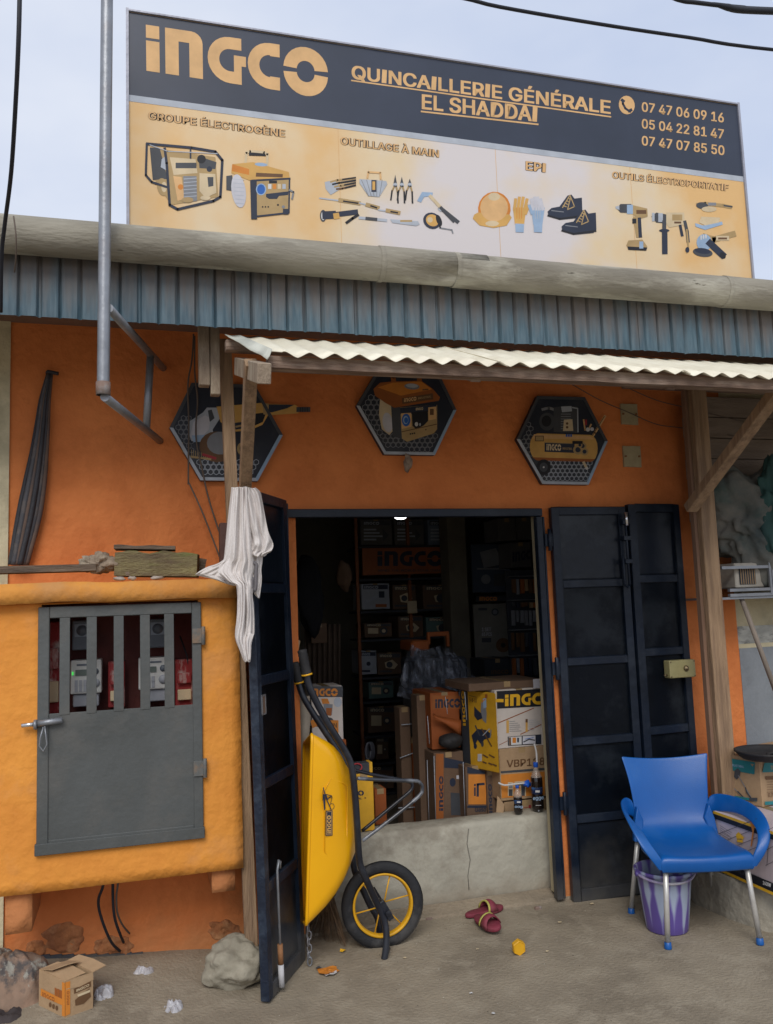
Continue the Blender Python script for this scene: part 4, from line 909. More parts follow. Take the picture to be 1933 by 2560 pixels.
plaque(V1,'hexagonal plaque with an angle grinder picture, behind the wooden awning posts',d1,dict(sc=2.0875,ox=0,oy=480),IK)
plaque(V2,'hexagonal plaque with a generator picture, partly hidden by the awning beam',d2,dict(sc=2.386,ox=500,oy=700),IK)
plaque(V3,'hexagonal plaque with an air compressor picture, near the two cover plates',d3,dict(sc=2.133,ox=1150,oy=700),IK)
single('wasp_nest', lump(at(1020,1155,-.05), (.020,.02,.045), 5, .6), mk('nest_mud', (.16,.10,.07), .95, c2=(.4,.32,.25), sc=22, bump=.8), 'small brown mud nest hanging under the generator plaque', 'nest')

# ---------------------------------------------------------------- awning
AW = thing('awning', 'lean-to awning of cream corrugated sheets on rough timber above the doorway', 'awning', (.45,-.4,0))
def awn_sheet(x0, x1, zf, zoff, k):
    m = MB(); ns = int((x1-x0)/.0085); pit = .094; rows = []
    for j in range(7):
        t = j/6; y = -1.30 + .66*t; rows.append([])
        for i in range(ns+1):
            x = x0 + (x1-x0)*i/ns - (.115*t*(1-i/ns) if k == 0 else 0); u = (x/pit) % 1; tri = 1-abs(2*u-1); wv = (.6*tri + .4*(.5-.5*math.cos(2*PI*u)))*2-1
            amp = .0115*(1 if x < 1.4 else .95 - .25*((int(x/pit)*37 % 5)/5))
            amp *= 1-.6*t
            z = zf + zoff + (2.802-2.527)*t + amp*wv + .003*noise.noise(Vector((x*3, y*3, k)))
            rows[-1].append(Vector((x, y, z)))
    return m.grid(rows)
for k, (a, b) in enumerate(((.505,1.40),(1.36,2.24),(2.20,3.12),(3.08,4.0),(3.96,4.9))):
    part('roof_sheet', awn_sheet(a, b, 2.527, .0035*(k % 2), k), m_awn, AW, fix=False, solid=.0022)
# folded first sheet edge
a0, a1, a2, a3 = at(562,836,-.72), at(668,899,-1.31), at(680,872,-1.31), at(600,838,-.72)
mb = MB(); rows = []
for t in [i/8 for i in range(9)]:
    p = a0.lerp(a1, t); q = a3.lerp(a2, t); rows.append([p + Vector((0,0,.008*noise.noise(Vector((t*4,1,1))))), p.lerp(q,.5)+Vector((0,0,-.006)), q])
part('sheet_edge', mb.grid(rows), mk('plastic_edge', (.62,.63,.55), .5, sc=5), AW, fix=False, solid=.003)
mb = MB(); nb = 40
for face in (0,):
    rows = [[Vector((.462+4.5*i/nb, -1.26+.004*noise.noise(Vector((i,1,1))), 2.486+.006*noise.noise(Vector((i*.8,2,2))))) for i in range(nb+1)],
            [Vector((.462+4.5*i/nb, -1.262+.003*noise.noise(Vector((i,5,1))), 2.530)) for i in range(nb+1)],
            [Vector((.462+4.5*i/nb, -1.20, 2.530)) for i in range(nb+1)], [Vector((.462+4.5*i/nb, -1.20, 2.486)) for i in range(nb+1)],]
    rows.append(rows[0]); mb.grid(rows, smooth=False); mb.add([r[0] for r in rows[:4]], [(0,1,2,3)]); mb.add([r[-1] for r in rows[:4]], [(3,2,1,0)])
part('front_beam', mb, m_woodh, AW)
part('back_beam', boxmb((.36,-.76,2.70),(4.9,-.71,2.745)), m_woodh, AW, bevel=.003)
ra, rb_ = at(600,888,-.75), at(656,934,-1.30)
part('rafter', MB().bar((.425,-.70,2.648),(.437,-1.33,2.442),.05,.075), m_woodg, AW, bevel=.003)
for x in (1.3,2.2,3.1,4.0): part('rafter', MB().bar((x,-.70,2.72),(x,-1.22,2.50),.045,.05), m_woodh, AW, bevel=.003)
part('post', MB().bar(at(562,850,-.38)+Vector((0,0,.0)), at(629,2372,-.34),.055,.045,(0,1,0)), m_wood, AW, bevel=.002)
part('post_block', boxmb((.355,-.43,1.82),(.405,-.36,2.0)), mk('dark_wood_block', (.10,.05,.04), .8), AW, bevel=.002)
part('brace', MB().bar(at(628,905,-1.10), at(609,1300,-.44),.048,.05,(0,1,0)), m_wood, AW, bevel=.002)
part('post_strip', boxmb((2.936,-.30,.02),(2.956,-.265,2.78)), mk('post_side_wood', (.22,.13,.085), .85, sc=4, stretch=(4,4,.6)), AW, bevel=.002)
part('post', MB().bar((3.005,-.30,2.78),(3.005,-.30,.02),.095,.075,(0,1,0)), m_wood, AW, bevel=.004)
part('brace', MB().bar(at(1726,1272,-.36), at(1975,935,-1.15),.066,.05,(0,1,0)), m_wood, AW, bevel=.003)
part('back_beam', boxmb((2.6,-.27,2.76),(4.9,-.20,2.82)), m_woodh, AW, bevel=.003)

# ---------------------------------------------------------------- right hand neighbour: boards, tarpaulin bundle, air conditioner, pole
UB = thing('board_screen', 'weathered board screen high on the neighbour wall behind the diagonal brace', 'screen', (3.2,-.1,2.1))
m_bs = mk('screen_boards', (.22,.175,.14), .9, c2=(.15,.115,.09), sc=3, stretch=(.5,3,3), bump=.4, stain=(.28,.23,.19), sfac=.5)
for k in range(6):
    z0 = 2.02 + k*.125; part('board', boxmb((3.08+.004*(k%2),-.085-.004*(k%3),z0),(4.9,-.06,z0+.12)), m_bs, UB, bevel=.002)
single('tarpaulin_bundle', lump(at(1885,1300,-.22), (.29,.13,.29), 2.4, .55, 5, fine=.22), mk('dusty_tarp', (.17,.155,.13), .9, c2=(.06,.075,.075), sc=4, bump=.8, bsc=9, stain=(.03,.09,.08), sfac=.6, ssc=2.2), 'dusty grey green tarpaulin bundle above the air conditioner', 'tarpaulin')
single('tarpaulin_bundle', lump(at(1940,1290,-.30), (.12,.10,.28), 7.7, .5, 5, fine=.2), mk('green_tarp', (.03,.085,.075), .8, c2=(.02,.05,.05), sc=4, bump=.6, bsc=9), 'dark green folded tarpaulin at the right edge above the air conditioner', 'tarpaulin')
AC = thing('air_conditioner', 'white window air conditioner in a steel cage on the neighbour wall', 'air conditioner', (3.4,-.2,1.68))
a, b = at(1836,1408,-.30), at(1912,1468,-.30)
part('case', boxmb((a.x,-.30,b.z),(b.x+.01,.01,a.z)), mk('ac_enamel', (.45,.42,.36), .5, c2=(.36,.33,.28), stain=(.2,.17,.13), sfac=.5), AC, bevel=.006)
part('grille', boxmb((a.x+.025,-.306,b.z+.02),(a.x+.13,-.299,a.z-.02)), MATS['dark_carton'], AC)
for k in range(7): part('louvre', boxmb((a.x+.03+.015*k,-.309,b.z+.02),(a.x+.034+.015*k,-.305,a.z-.02)), MATS['ink_kraft'], AC)
part('case', boxmb((b.x+.03,-.30,b.z),(b.x+.42,.01,a.z+.02)), MATS['ac_enamel'], AC, bevel=.006)
part('grille', boxmb((b.x+.05,-.306,b.z+.02),(b.x+.39,-.299,a.z-.0)), MATS['dark_carton'], AC)
for k in range(14): part('louvre', boxmb((b.x+.055,-.309,b.z+.025+.011*k),(b.x+.385,-.305,b.z+.028+.011*k)), MATS['ink_kraft'], AC)
z0 = at(1870,1487,-.33).z
for z_ in (z0, z0+.028, at(1870,1418,-.33).z): part('cage_bar', MB().bar((3.06 if z_ > z0+.04 else 3.10,-.33,z_),(4.6,-.33,z_),.02,.016), m_steel, AC)
for x_ in (b.x+.012, b.x+.03): part('cage_bar', MB().bar((x_,-.335,z0),(x_,-.335,a.z+.04),.014,.014,(0,1,0)), m_steel, AC)
part('shelf', boxmb((3.05,-.33,z0-.022),(4.6,.0,z0-.010)), m_steel, AC)
single('leaning_pole', MB().tube([at(1849,1482,-.30), at(1955,1770,-.34)], .0135, 10), mk('grey_pole_wood', (.24,.20,.165), .8, sc=5), 'thin grey brown pole slanting down from the air conditioner cage', 'pole')
for pts, lb in ((((1420,955),(1500,1000),(1570,1030),(1640,1060),(1706,1070),(1840,1090)),'lower dark wire sagging across the orange wall beside the cover plates'),
                (((1560,965),(1640,1000),(1720,1020),(1800,1040),(1880,1060)),'upper dark wire crossing behind the dark wooden post')):
    single('wire', MB().tube(spline([at(x, y, -.03 if x < 1715 else -.10) for x, y in pts]), .0026, 5), m_gwire, lb, 'wire', 'wires on the front wall')
for pts, lb in ((((484,835),(480,900),(470,960),(472,1060),(471,1200),(475,1212),(510,1290),(555,1408)),'left one of two thin grey wires hanging over the grinder plaque'),
                (((487,840),(487,930),(494,1000),(490,1060),(492,1110),(505,1170),(520,1240),(545,1320),(563,1365)),'right one of two thin grey wires hanging over the grinder plaque')):
    single('wire', MB().tube(spline([at(x, y, -.06) for x, y in pts]), .0042, 6), m_gwire, lb, 'wire', 'wires on the front wall')
single('black_cable', MB().tube(spline([at(50,-60,-1.6), at(47,80,-1.6), at(40,240,-1.5), at(28,430,-1.3), at(12,560,-1.1), at(4,640,-1.0), at(2,780,-.85)]), .0072, 8), m_wire, 'thick black cable hanging down past the gutter at the far left', 'cable')
single('black_cable', MB().tube(spline([at(34,540,-.93), at(40,590,-.93), at(40,640,-.88), at(36,680,-.8)]), .003, 6), m_gwire, 'thin wire over the gutter pipe beside the thick black cable', 'cable')
single('overhead_cable', MB().tube(spline([at(-900,-330,-2.0), at(300,-150,-2.0), at(1080,-20,-2.0), at(1250,17,-2.0), at(1500,60,-2.0), at(1720,93,-2.0), at(1990,130,-2.0), at(2900,215,-2.0)]), .0058, 8), m_wire, 'thin black overhead cable crossing the sky above the sign', 'cable')
mb = MB().tube(spline([at(200,-420,-2.1), at(1000,-180,-2.1), at(1600,-30,-2.1), at(1700,0,-2.1), at(1740,6,-2.1), at(1850,18,-2.1), at(2000,26,-2.1), at(2900,60,-2.1)],8), .007, 8)
mb.tube(spline([at(1780,8,-2.1), at(1820,18,-2.1), at(1860,25,-2.1), at(1990,30,-2.1)],5), [.004+.007*min(1,i/5) for i in range(16)], 8)
single('overhead_cable', mb, m_wire, 'thick spliced black overhead cable in the top right corner', 'cable')
# ---------------------------------------------------------------- wheelbarrow standing upright in the doorway
m_by = mk('yellow_enamel', (.86,.44,.005), .28, c2=(.82,.395,.005), sc=2, var=.05, bump=.02, stain=(.70,.34,.01), sfac=.3, ssc=2.5, spec=.5, spots=(.2,.12,.05), spsc=26, spth=.785)
m_bb = mk('black_enamel', (.016,.018,.026), .32, sc=5, bump=.03, stain=(.04,.045,.055), sfac=.5, ssc=8)
m_tyre = mk('tyre_rubber', (.020,.021,.024), .75, sc=10, bump=.2, stain=(.075,.072,.07), sfac=.6, ssc=5)
m_rim = mk('yellow_rim', (.72,.38,.015), .4, sc=4, bump=.02)
WB = thing('wheelbarrow', 'yellow and black wheelbarrow stood on end beside the open left door leaf', 'wheelbarrow', (.9,-.25,0))
NT, NB = at(783,1835,-.46), at(769,2312,-.46); FT, FB = at(762,1858,-.05), at(755,2300,-.05)
nt_, nb_ = at(864,1908,-.385), at(884,2142,-.385); ft_, fb_ = at(858,1912,-.12), at(880,2140,-.12)
def rsq(n, r):                                          # rounded unit square loop
    P = []
    for cx_, cy_, a0 in ((1-r,1-r,0),(-1+r,1-r,90),(-1+r,-1+r,180),(1-r,-1+r,270)):
        for i in range(n+1): a = R(a0+90*i/n); P.append((cx_+r*math.cos(a), cy_+r*math.sin(a)))
    Q = []
    for i in range(len(P)):
        a, b = P[i], P[(i+1) % len(P)]; Q.append(a)
        if math.hypot(a[0]-b[0], a[1]-b[1]) > .5:
            for k in range(1,6): Q.append((a[0]+(b[0]-a[0])*k/6, a[1]+(b[1]-a[1])*k/6))
    return Q
def bil(c, u, v):                                       # c = near-top, near-bottom, far-top, far-bottom ; u up, v near
    a = c[1].lerp(c[0], (u+1)/2); b = c[3].lerp(c[2], (u+1)/2); return b.lerp(a, (v+1)/2)
rimc, basc = (NT, NB, FT, FB), (nt_, nb_, ft_, fb_)
lv = [(0,.10),(.02,.10),(.1,.13),(.3,.18),(.5,.22),(.7,.26),(.84,.31),(.93,.38),(.98,.46)]
m = MB(); loops = []
for t, rr in lv:
    bul = .022*math.sin(PI*t)
    loops.append([])
    for u, v in rsq(6, rr):
        p = bil(rimc, u, v).lerp(bil(basc, u, v), t)
        loops[-1].append(p + Vector((bul*.9, -v*bul*.8 if abs(v) > .6 else 0, u*bul*.6)))
for sc_, dx in ((.88,.014),(.6,.018),(.25,.019)):
    loops.append([bil(basc, u*sc_, v*sc_) + Vector((dx,0,0)) for u, v in rsq(6, .5)])
rows = [l + [l[0]] for l in loops]; m.grid(rows); n = len(loops[-1]); m.add(loops[-1], [tuple(range(n))])
tray = part('tray', m, m_by, WB, solid=.003)
part('rim_lip', MB().tube([bil(rimc, u*1.0, v*1.0)+Vector((-.004,0,0)) for u, v in rsq(6,.10)], .0075, 8, close=True), m_by, tray)
# pressed panel and sticker on the near side
c0 = (NT.lerp(nt_,.55)+NB.lerp(nb_,.5))/2
nrm = (NB-NT).cross(nt_-NT).normalized(); nrm = nrm if nrm.y < 0 else -nrm
pl0 = (NT+NB+nt_+nb_)/4 + Vector((.0,-.019,0))
pan = [(828,1945),(868,1962),(868,2105),(820,2140),(812,2130),(812,1975)]
PP = [onp(x, y, pl0 + nrm*.002, nrm) for x, y in pan]
mb = MB().tube(PP, .0022, 6, close=True); part('pressed_ridge', mb, m_by, tray)
c = Canvas(['navy','amber','black','yellow','white','lightblue'], sc=2.765, ox=700, oy=1600, P0=pl0 + nrm*.007, Nn=nrm, off=.0015)
c.poly([(318,1180),(364,1178),(364,1352),(316,1355)],'navy'); c.line([(324,1188),(358,1186),(358,1346),(322,1347)],3,'amber',True)
c._place([([(a/LOGO[1], b) for a, b in p], [tuple(range(len(p)))]) for p in LOGO[0]], 354,1338,352,1212,1,'amber', upv=(-26,0)); c.lay += 1
c._place([([((v[0])/7.0, v[1]/.75) for v in text_geo('Make the world your own',0)[0]], text_geo('Make the world your own',0)[1])], 314,1352,314,1215,1,'navy', upv=(-7,0)); c.lay += 1
c.line([(300,1022),(318,1090),(345,1150),(352,1172)],7,'navy'); c.line([(318,1068),(358,1078),(330,1102),(318,1068)],6,'navy'); c.poly([(296,1065),(312,1068),(315,1165),(306,1180),(300,1120)],'navy')
c.line([(298,1040),(296,1110)],4,'black'); 
for k in range(14): a, b = 2*PI*k/14, 2*PI*(k+1)/14; c.line([(360+16*math.cos(a),1150+20*math.sin(a)),(360+16*math.cos(b),1150+20*math.sin(b))],3,'navy')
c.line([(335,1090),(362,1085),(350,1130)],4,'black'); c.build('sticker', tray)
# tubes
def YP(L): return spline([at(x, y, Y) for x, y, Y in L], 6)
near = YP([(757,1640,-.475),(765,1683,-.475),(779,1730,-.47),(820,1808,-.46),(862,1876,-.45),(879,1918,-.445),(888,1990,-.43),(893,2060,-.42),(899,2150,-.40),(912,2190,-.385),(938,2248,-.345),(958,2292,-.34),(966,2330,-.35),(965,2372,-.36),(961,2398,-.363)])
far = YP([(738,1668,-.05),(746,1705,-.05),(760,1745,-.06),(800,1810,-.08),(846,1880,-.10),(868,1925,-.11),(876,2040,-.12),(884,2160,-.13),(897,2200,-.14),(925,2262,-.155),(944,2295,-.16),(950,2330,-.165),(948,2352,-.17)])
part('frame_tube', MB().tube(near, .0155, 14), m_bb, WB); part('frame_tube', MB().tube(far, .0155, 14), m_bb, WB)
part('nose_bar', MB().tube([near[-1], (near[-1]+far[-1])/2 + Vector((.03,0,-.003)), far[-1]], .014, 12), m_bb, WB)
for g0, g1 in ((at(755,1624,-.475), at(768,1689,-.475)), (at(736,1656,-.05), at(748,1709,-.05))):
    d = (g1-g0); L_ = d.length; prof = [(0,0),(.018,0),(.021,.004)] + [(.0205 if i % 2 else .0225, .01+(L_-.03)*i/12) for i in range(13)] + [(.022,L_-.008)]
    part('grip', MB().lathe(prof, g0, d, 16), m_rubber, WB); part('grip_ring', MB().lathe([(.016,0),(.025,0),(.025,.007),(.016,.007)], g1 - d.normalized()*.008, d, 16), m_rim, WB)
legn = YP([(893,1946,-.42),(960,1950,-.42),(1036,1952,-.42),(1051,1958,-.42),(1056,1972,-.42),(1046,1992,-.42),(980,2046,-.415),(906,2102,-.41)])
legf = YP([(885,1925,-.12),(930,1936,-.12),(1000,1949,-.13),(1030,1956,-.13)])
part('leg', MB().tube(legn, .0085, 10), mk('scuffed_black', (.035,.04,.05), .3, stain=(.3,.32,.36), sfac=.6, ssc=6, bump=0, spec=.7), WB)
lf_ = YP([(1030,1956,-.13),(1028,1975,-.13),(985,2012,-.13),(905,2078,-.13)]); part('leg', MB().tube(legf+lf_[1:], .0085, 10), m_bb, WB)
part('leg_brace', MB().tube([at(1008,1953,-.42), at(1004,1952,-.13)], .007, 8), m_bb, WB)
# wheel
wc = at(956,2261,-.235); wax = Vector((.05,1,0)).normalized(); RO = wc.z - .001
def torus(c, ax, Rr, prof, n=56):
    m = MB(); u = Vector((0,0,1)); v = ax.cross(u).normalized(); rows = []
    for k in range(n+1):
        a = 2*PI*k/n; d = u*math.cos(a)+v*math.sin(a); rows.append([c + d*(Rr+pr_) + ax*h for pr_, h in prof])
    return m.grid(rows)
tp = [(.030*math.cos(R(a))*.92, .021*math.sin(R(a))) for a in range(-150,151,20)]
tyre = part('tyre', torus(wc, wax, RO-.0275, tp), m_tyre, WB)
part('tread_groove', torus(wc, wax, RO-.0275, [(.0285,-.010),(.0262,-.008),(.0285,-.006)]), m_rubber, tyre)
part('rim', torus(wc, wax, RO-.058, [(.006,-.017),(.006,-.020),(-.002,-.020),(-.006,-.012),(-.010,0),(-.006,.012),(-.002,.020),(.006,.020),(.006,.017)]), m_rim, WB)
for k in range(6):
    a = R(18+60*k); d = Vector((0,0,1))*math.cos(a) + wax.cross(Vector((0,0,1))).normalized()*math.sin(a); s_ = .02*(1 if k % 2 else -1)
    part('spoke', MB().tube([wc + d*.014 + wax*s_, wc + d*(RO-.062)], .0035, 6), m_rim, WB)
part('hub', MB().lathe([(0,-.035),(.012,-.035),(.016,-.03),(.016,.03),(.012,.035),(0,.035)], wc, wax, 16), m_bb, WB)
part('axle', MB().tube([wc - wax*.125, wc + wax*.10], .007, 10), m_steel, WB)
for s_ in (-.11,.085): part('axle_bracket', MB().bar(wc+wax*s_+Vector((-.03,0,.05)), wc+wax*s_+Vector((.018,0,-.035)), .03,.010,(0,1,0)), m_bb, WB, bevel=.003)
part('axle_nut', MB().lathe([(0,0),(.013,0),(.013,.012),(0,.014)], wc - wax*.116, -wax, 6, smooth=False), m_bb, WB)

# grass broom behind the barrow
BR = thing('grass_broom', 'brown grass broom leaning behind the yellow wheelbarrow tray', 'broom', at(820,2340,-.12))
mb = MB(); random.seed(3)
for k in range(170):
    a = random.random(); y_ = -.16 + .10*random.random()
    top = at(812+20*random.random(), 2215+14*random.random(), y_-.02); bot = onz(762 + 108*a + 4*random.random(), 2338 + 26*a + random.uniform(-14,8), .008)
    mid = top.lerp(bot, .5) + Vector((.006*random.uniform(-1,1), 0, .004)); mb.tube([top, mid, bot], [.0016,.0014,.0007], 4, cap=False)
tag(part('bristles', mb, mk('broom_straw', (.20,.13,.075), .8, c2=(.09,.06,.04), sc=30), BR), kind='stuff')
part('binding', MB().tube([at(822,2222,-.14), at(824,2240,-.14)], .03, 12), MATS['strap_dark'], BR)
part('handle', MB().tube([at(822,2225,-.14), at(834,2060,-.06)], .016, 10), m_wood, BR)

# ---------------------------------------------------------------- blue plastic chair
m_bl = mk('blue_plastic', (.003,.095,.36), .33, c2=(.003,.080,.31), sc=3, var=.05, bump=.10, bsc=260, spec=.5, stain=(.05,.14,.34), sfac=.3, ssc=2.5)
m_alu = mk('aluminium', (.58,.57,.54), .35, metal=.35, sc=6, bump=.03, stain=(.35,.33,.30), sfac=.4, ssc=9)
CH = thing('plastic_armchair', 'blue plastic armchair with aluminium legs standing over a purple bucket', 'chair', (2.57,-.56,0))
ca, cf = Vector((.966,-.258,0)), Vector((-.258,-.966,0)); c0 = Vector((2.57,-.56,0))
def CL(a, f, z): return c0 + ca*a + cf*f + Vector((0,0,z))
prof = [(.234,.334,.205),(.246,.380,.212),(.240,.405,.214),(.215,.414,.214),(.12,.408,.214),(.02,.400,.212),(-.08,.402,.205),(-.15,.415,.192),(-.195,.450,.192),(-.215,.50,.192),(-.23,.56,.196),(-.245,.63,.202),(-.262,.70,.212),(-.280,.765,.226),(-.284,.778,.230)]
mb = MB(); rows = []; nu = 17
for i, (f_, z, wd) in enumerate(prof):
    row = []
    for j in range(nu):
        u = -1 + 2*j/(nu-1); isb = max(0, min(1, (i-7)/4)); ise = 1 if 3 <= i <= 7 else 0
        ff = f_ + isb*.028*(u*u) ; zz = z - ise*.012*(1-u*u) - (.022*(1-u*u) if i >= 13 else (.012*(1-u*u) if i == 12 else 0))
        if i <= 2: ff += .016*(1-u*u)
        if 2 <= i <= 8 and abs(u) > .99: zz -= .004
        row.append(CL(wd*u, ff, zz))
    rows.append(row)
mb.grid(rows)
for s_ in (0, nu-1):                                    # side skirts of the seat
    sg = -1 if s_ == 0 else 1; r2 = []
    for i in range(0, 10): 
        p = rows[i][s_]; drop = .045 if i > 1 else (.0 if i == 0 else .03); r2.append([p, p + ca*sg*.004 + Vector((0,0,-drop*.5)), p + ca*sg*.002 + Vector((0,0,-drop))])
    mb.grid(r2)
shell = part('seat_shell', mb, m_bl, CH, solid=.006, sub=1)
def armrest(sg):
    path = [((.185,-.205,.485),(0,0,.036)),((.198,-.212,.520),(.004,0,.044)),((.232,-.185,.540),(.008,0,.045)),((.275,-.09,.550),(.014,0,.038)),((.296,.02,.549),(.022,0,.030)),((.300,.12,.532),(.028,0,.022)),((.292,.19,.498),(.029,.004,.012)),((.272,.228,.452),(.028,.004,.004)),((.240,.240,.402),(.025,.003,0)),((.210,.236,.352),(.018,.002,0))]
    P = [CL(sg*a, f, z) for (a, f, z), w_ in path]; Wv = [ca*sg*w_[0] + cf*w_[1] + Vector((0,0,w_[2])) for _, w_ in path]
    P2 = spline(P, 4); W2_ = spline(Wv, 4); rows = []
    for i, (p, w_) in enumerate(zip(P2, W2_)):
        t = (P2[min(i+1,len(P2)-1)] - P2[max(i-1,0)]).normalized(); nn_ = t.cross(w_).normalized()*.006
        rows.append([p - w_*1.0, p - w_*.96 + nn_, p + w_*.0 + nn_*1.5, p + w_*.96 + nn_, p + w_, p + w_*.96 - nn_, p - nn_*.8, p - w_*.96 - nn_, p - w_])
    part('armrest', MB().grid(rows), m_bl, CH, sub=1)
armrest(1); armrest(-1)
for sg in (-1,1):                                       # rear corner brackets under the arms
    q = [CL(sg*.185,-.215,.54), CL(sg*.205,-.20,.47), CL(sg*.218,-.19,.37), CL(sg*.175,-.19,.37), CL(sg*.155,-.215,.47)]
    part('rear_bracket', MB().prism(q, cf*.04), m_bl, CH, bevel=.008, bseg=2)
for (a, f, a2, f2) in ((-.185,.205,-.205,.222),(.190,.205,.220,.222),(-.190,-.185,-.235,-.225),(.165,-.185,.195,-.222)):
    p, q = CL(a, f, .375), CL(a2, f2, .022); part('leg', MB().tube([p, q], .0125, 14), m_alu, CH)
    part('foot_cap', MB().lathe([(0,0),(.017,0),(.0175,.004),(.0155,.028),(.013,.03)], CL(a2, f2, .001), (0,0,1), 16), m_bl, CH)
part('slot', MB().box((-.02,-.002,0),(.02,.002,.001), M=Matrix.Translation(CL(0,-.02,.3893)) @ Matrix.Rotation(R(-15),4,'Z')), m_wire, shell)

# ---------------------------------------------------------------- purple bucket
def marble():
    m = bpy.data.materials.new('marbled_purple_plastic'); m.use_nodes = True; t = m.node_tree; b = t.nodes['Principled BSDF']; b.inputs['Roughness'].default_value = .35
    tc = N(t,'ShaderNodeTexCoord'); sx = N(t,'ShaderNodeSeparateXYZ'); t.links.new(tc.outputs['Object'], sx.inputs[0])
    an = N(t,'ShaderNodeMath', operation='ARCTAN2'); t.links.new(sx.outputs['Y'], an.inputs[0]); t.links.new(sx.outputs['X'], an.inputs[1])
    fq = N(t,'ShaderNodeMath', operation='MULTIPLY'); fq.inputs[1].default_value = 12/(2*PI)*1.0; t.links.new(an.outputs[0], fq.inputs[0])
    pp = N(t,'ShaderNodeMath', operation='PINGPONG'); pp.inputs[1].default_value = .5; t.links.new(fq.outputs[0], pp.inputs[0])     # 0..0.5
    nz = N(t,'ShaderNodeTexNoise'); nz.inputs['Scale'].default_value = 9; mp = N(t,'ShaderNodeMapping'); mp.inputs['Scale'].default_value = (1,1,.35)
    t.links.new(tc.outputs['Object'], mp.inputs[0]); t.links.new(mp.outputs[0], nz.inputs['Vector'])
    zz = N(t,'ShaderNodeMath', operation='MULTIPLY_ADD'); zz.inputs[1].default_value = 3.2; zz.inputs[2].default_value = -.62; t.links.new(sx.outputs['Z'], zz.inputs[0])
    ab = N(t,'ShaderNodeMath', operation='ABSOLUTE'); t.links.new(zz.outputs[0], ab.inputs[0])                                    # spikes up and down from mid height
    a1 = N(t,'ShaderNodeMath', operation='MULTIPLY_ADD'); a1.inputs[1].default_value = -.75; t.links.new(ab.outputs[0], a1.inputs[0])
    p2 = N(t,'ShaderNodeMath', operation='MULTIPLY_ADD'); p2.inputs[1].default_value = 1.1; p2.inputs[2].default_value = -.25; t.links.new(pp.outputs[0], p2.inputs[0]); t.links.new(p2.outputs[0], a1.inputs[2])
    a2 = N(t,'ShaderNodeMath', operation='MULTIPLY_ADD'); a2.inputs[1].default_value = 1.0; t.links.new(nz.outputs['Fac'], a2.inputs[0]); t.links.new(a1.outputs[0], a2.inputs[2])
    r = N(t,'ShaderNodeValToRGB'); e = r.color_ramp.elements; e[0].position = .28; e[0].color = (.11,.075,.29,1); e[1].position = .50; e[1].color = (.34,.40,.52,1); q = e.new(.36); q.color = (.20,.18,.40,1)
    t.links.new(a2.outputs[0], r.inputs['Fac']); t.links.new(r.outputs[0], b.inputs['Base Color']); return m
m_marb = marble()
bc = Vector((2.452,-.515,0)); BK = thing('bucket', 'marbled purple and white plastic bucket under the blue chair', 'bucket', bc)
pr_ = [(0,.006),(.088,.006),(.094,.0),(.098,.006),(.104,.05),(.122,.2),(.131,.268),(.139,.270),(.141,.285),(.134,.288),(.128,.283),(.118,.2),(.096,.015),(0,.012)]
part('body', MB().lathe(pr_, bc, (0,0,1), 40), m_marb, BK)
hp = [bc + Vector((.142*math.cos(a), .142*math.sin(a)*1.0, .272 - .02*math.sin(PI*i/14))) for i, a in enumerate([R(178+150*k/14) for k in range(15)])]
part('handle', MB().tube(hp, .0065, 8), mk('handle_white_purple', (.55,.55,.5), .4, c2=(.2,.13,.4), sc=9, bump=0), BK)
for a in (178, 328): part('handle_ear', MB().lathe([(0,0),(.012,0),(.012,.014),(0,.014)], bc+Vector((.137*math.cos(R(a)), .137*math.sin(R(a)), .272)), (math.cos(R(a)), math.sin(R(a)), 0), 12), MATS['ink_grey'] if False else m_marb, BK)

# ---------------------------------------------------------------- cartons
def carton(name, label, A, Bf, depth, z0, z1, m_, group=None, side=1, cat='box', lid=True):
    """A near corner, Bf other end of the face (plan points); box extends 'depth' to the side of A->Bf"""
    A, Bf = Vector((A[0], A[1], 0)), Vector((Bf[0], Bf[1], 0)); d = (Bf-A).normalized(); n = Vector((d.y, -d.x, 0))*side
    T = thing(name, label, cat, (A.x, A.y, z0), group); P = [A, Bf, Bf+n*depth, A+n*depth]
    m = MB(); m.prism([p + Vector((0,0,z0)) for p in P], (0,0,z1-z0)); part('body', m, m_, T, bevel=.003)
    m = MB(); c_ = (P[0]+P[3])/2; e_ = (P[1]+P[2])/2
    m.prism([c_-n*.024+Vector((0,0,z1)), e_-n*.024+Vector((0,0,z1)), e_+n*.024+Vector((0,0,z1)), c_+n*.024+Vector((0,0,z1))], (0,0,.0012)); 
    if lid: part('tape', m, mk('packing_tape', (.36,.25,.13), .25, bump=0), T)
    return T, d, n
# concrete chunk
q0, q1, q2 = onz(1822,2290), onz(1900,2344), onz(1822,2240)
m = MB(); pl = [(2.78,-.30),(2.80,-.52),(2.86,-.72),(3.2,-.86),(3.62,-.98),(3.9,-.5),(3.2,-.1),(2.85,-.08)]
mid = Vector((sum(p[0] for p in pl)/8, sum(p[1] for p in pl)/8, 0)); rows = []
for z, k in ((-.02,1.0),(.05,1.015),(.12,1.01),(.175,1.0),(.197,.97),(.200,.9),(.200,.4)):
    row = []
    for i in range(8):
        for t in (0,.25,.5,.75):
            p = Vector((*pl[i],0)).lerp(Vector((*pl[(i+1)%8],0)), t); p = mid + (p-mid)*k; nn_ = noise.noise_vector(Vector((p.x*6, p.y*6, z*9)))*.016; row.append(Vector((p.x,p.y,z)) + Vector((nn_.x, nn_.y, nn_.z*.5)))
    rows.append(row+[row[0]])
m.grid(rows); m.add(rows[-1][:-1], [tuple(range(32))])
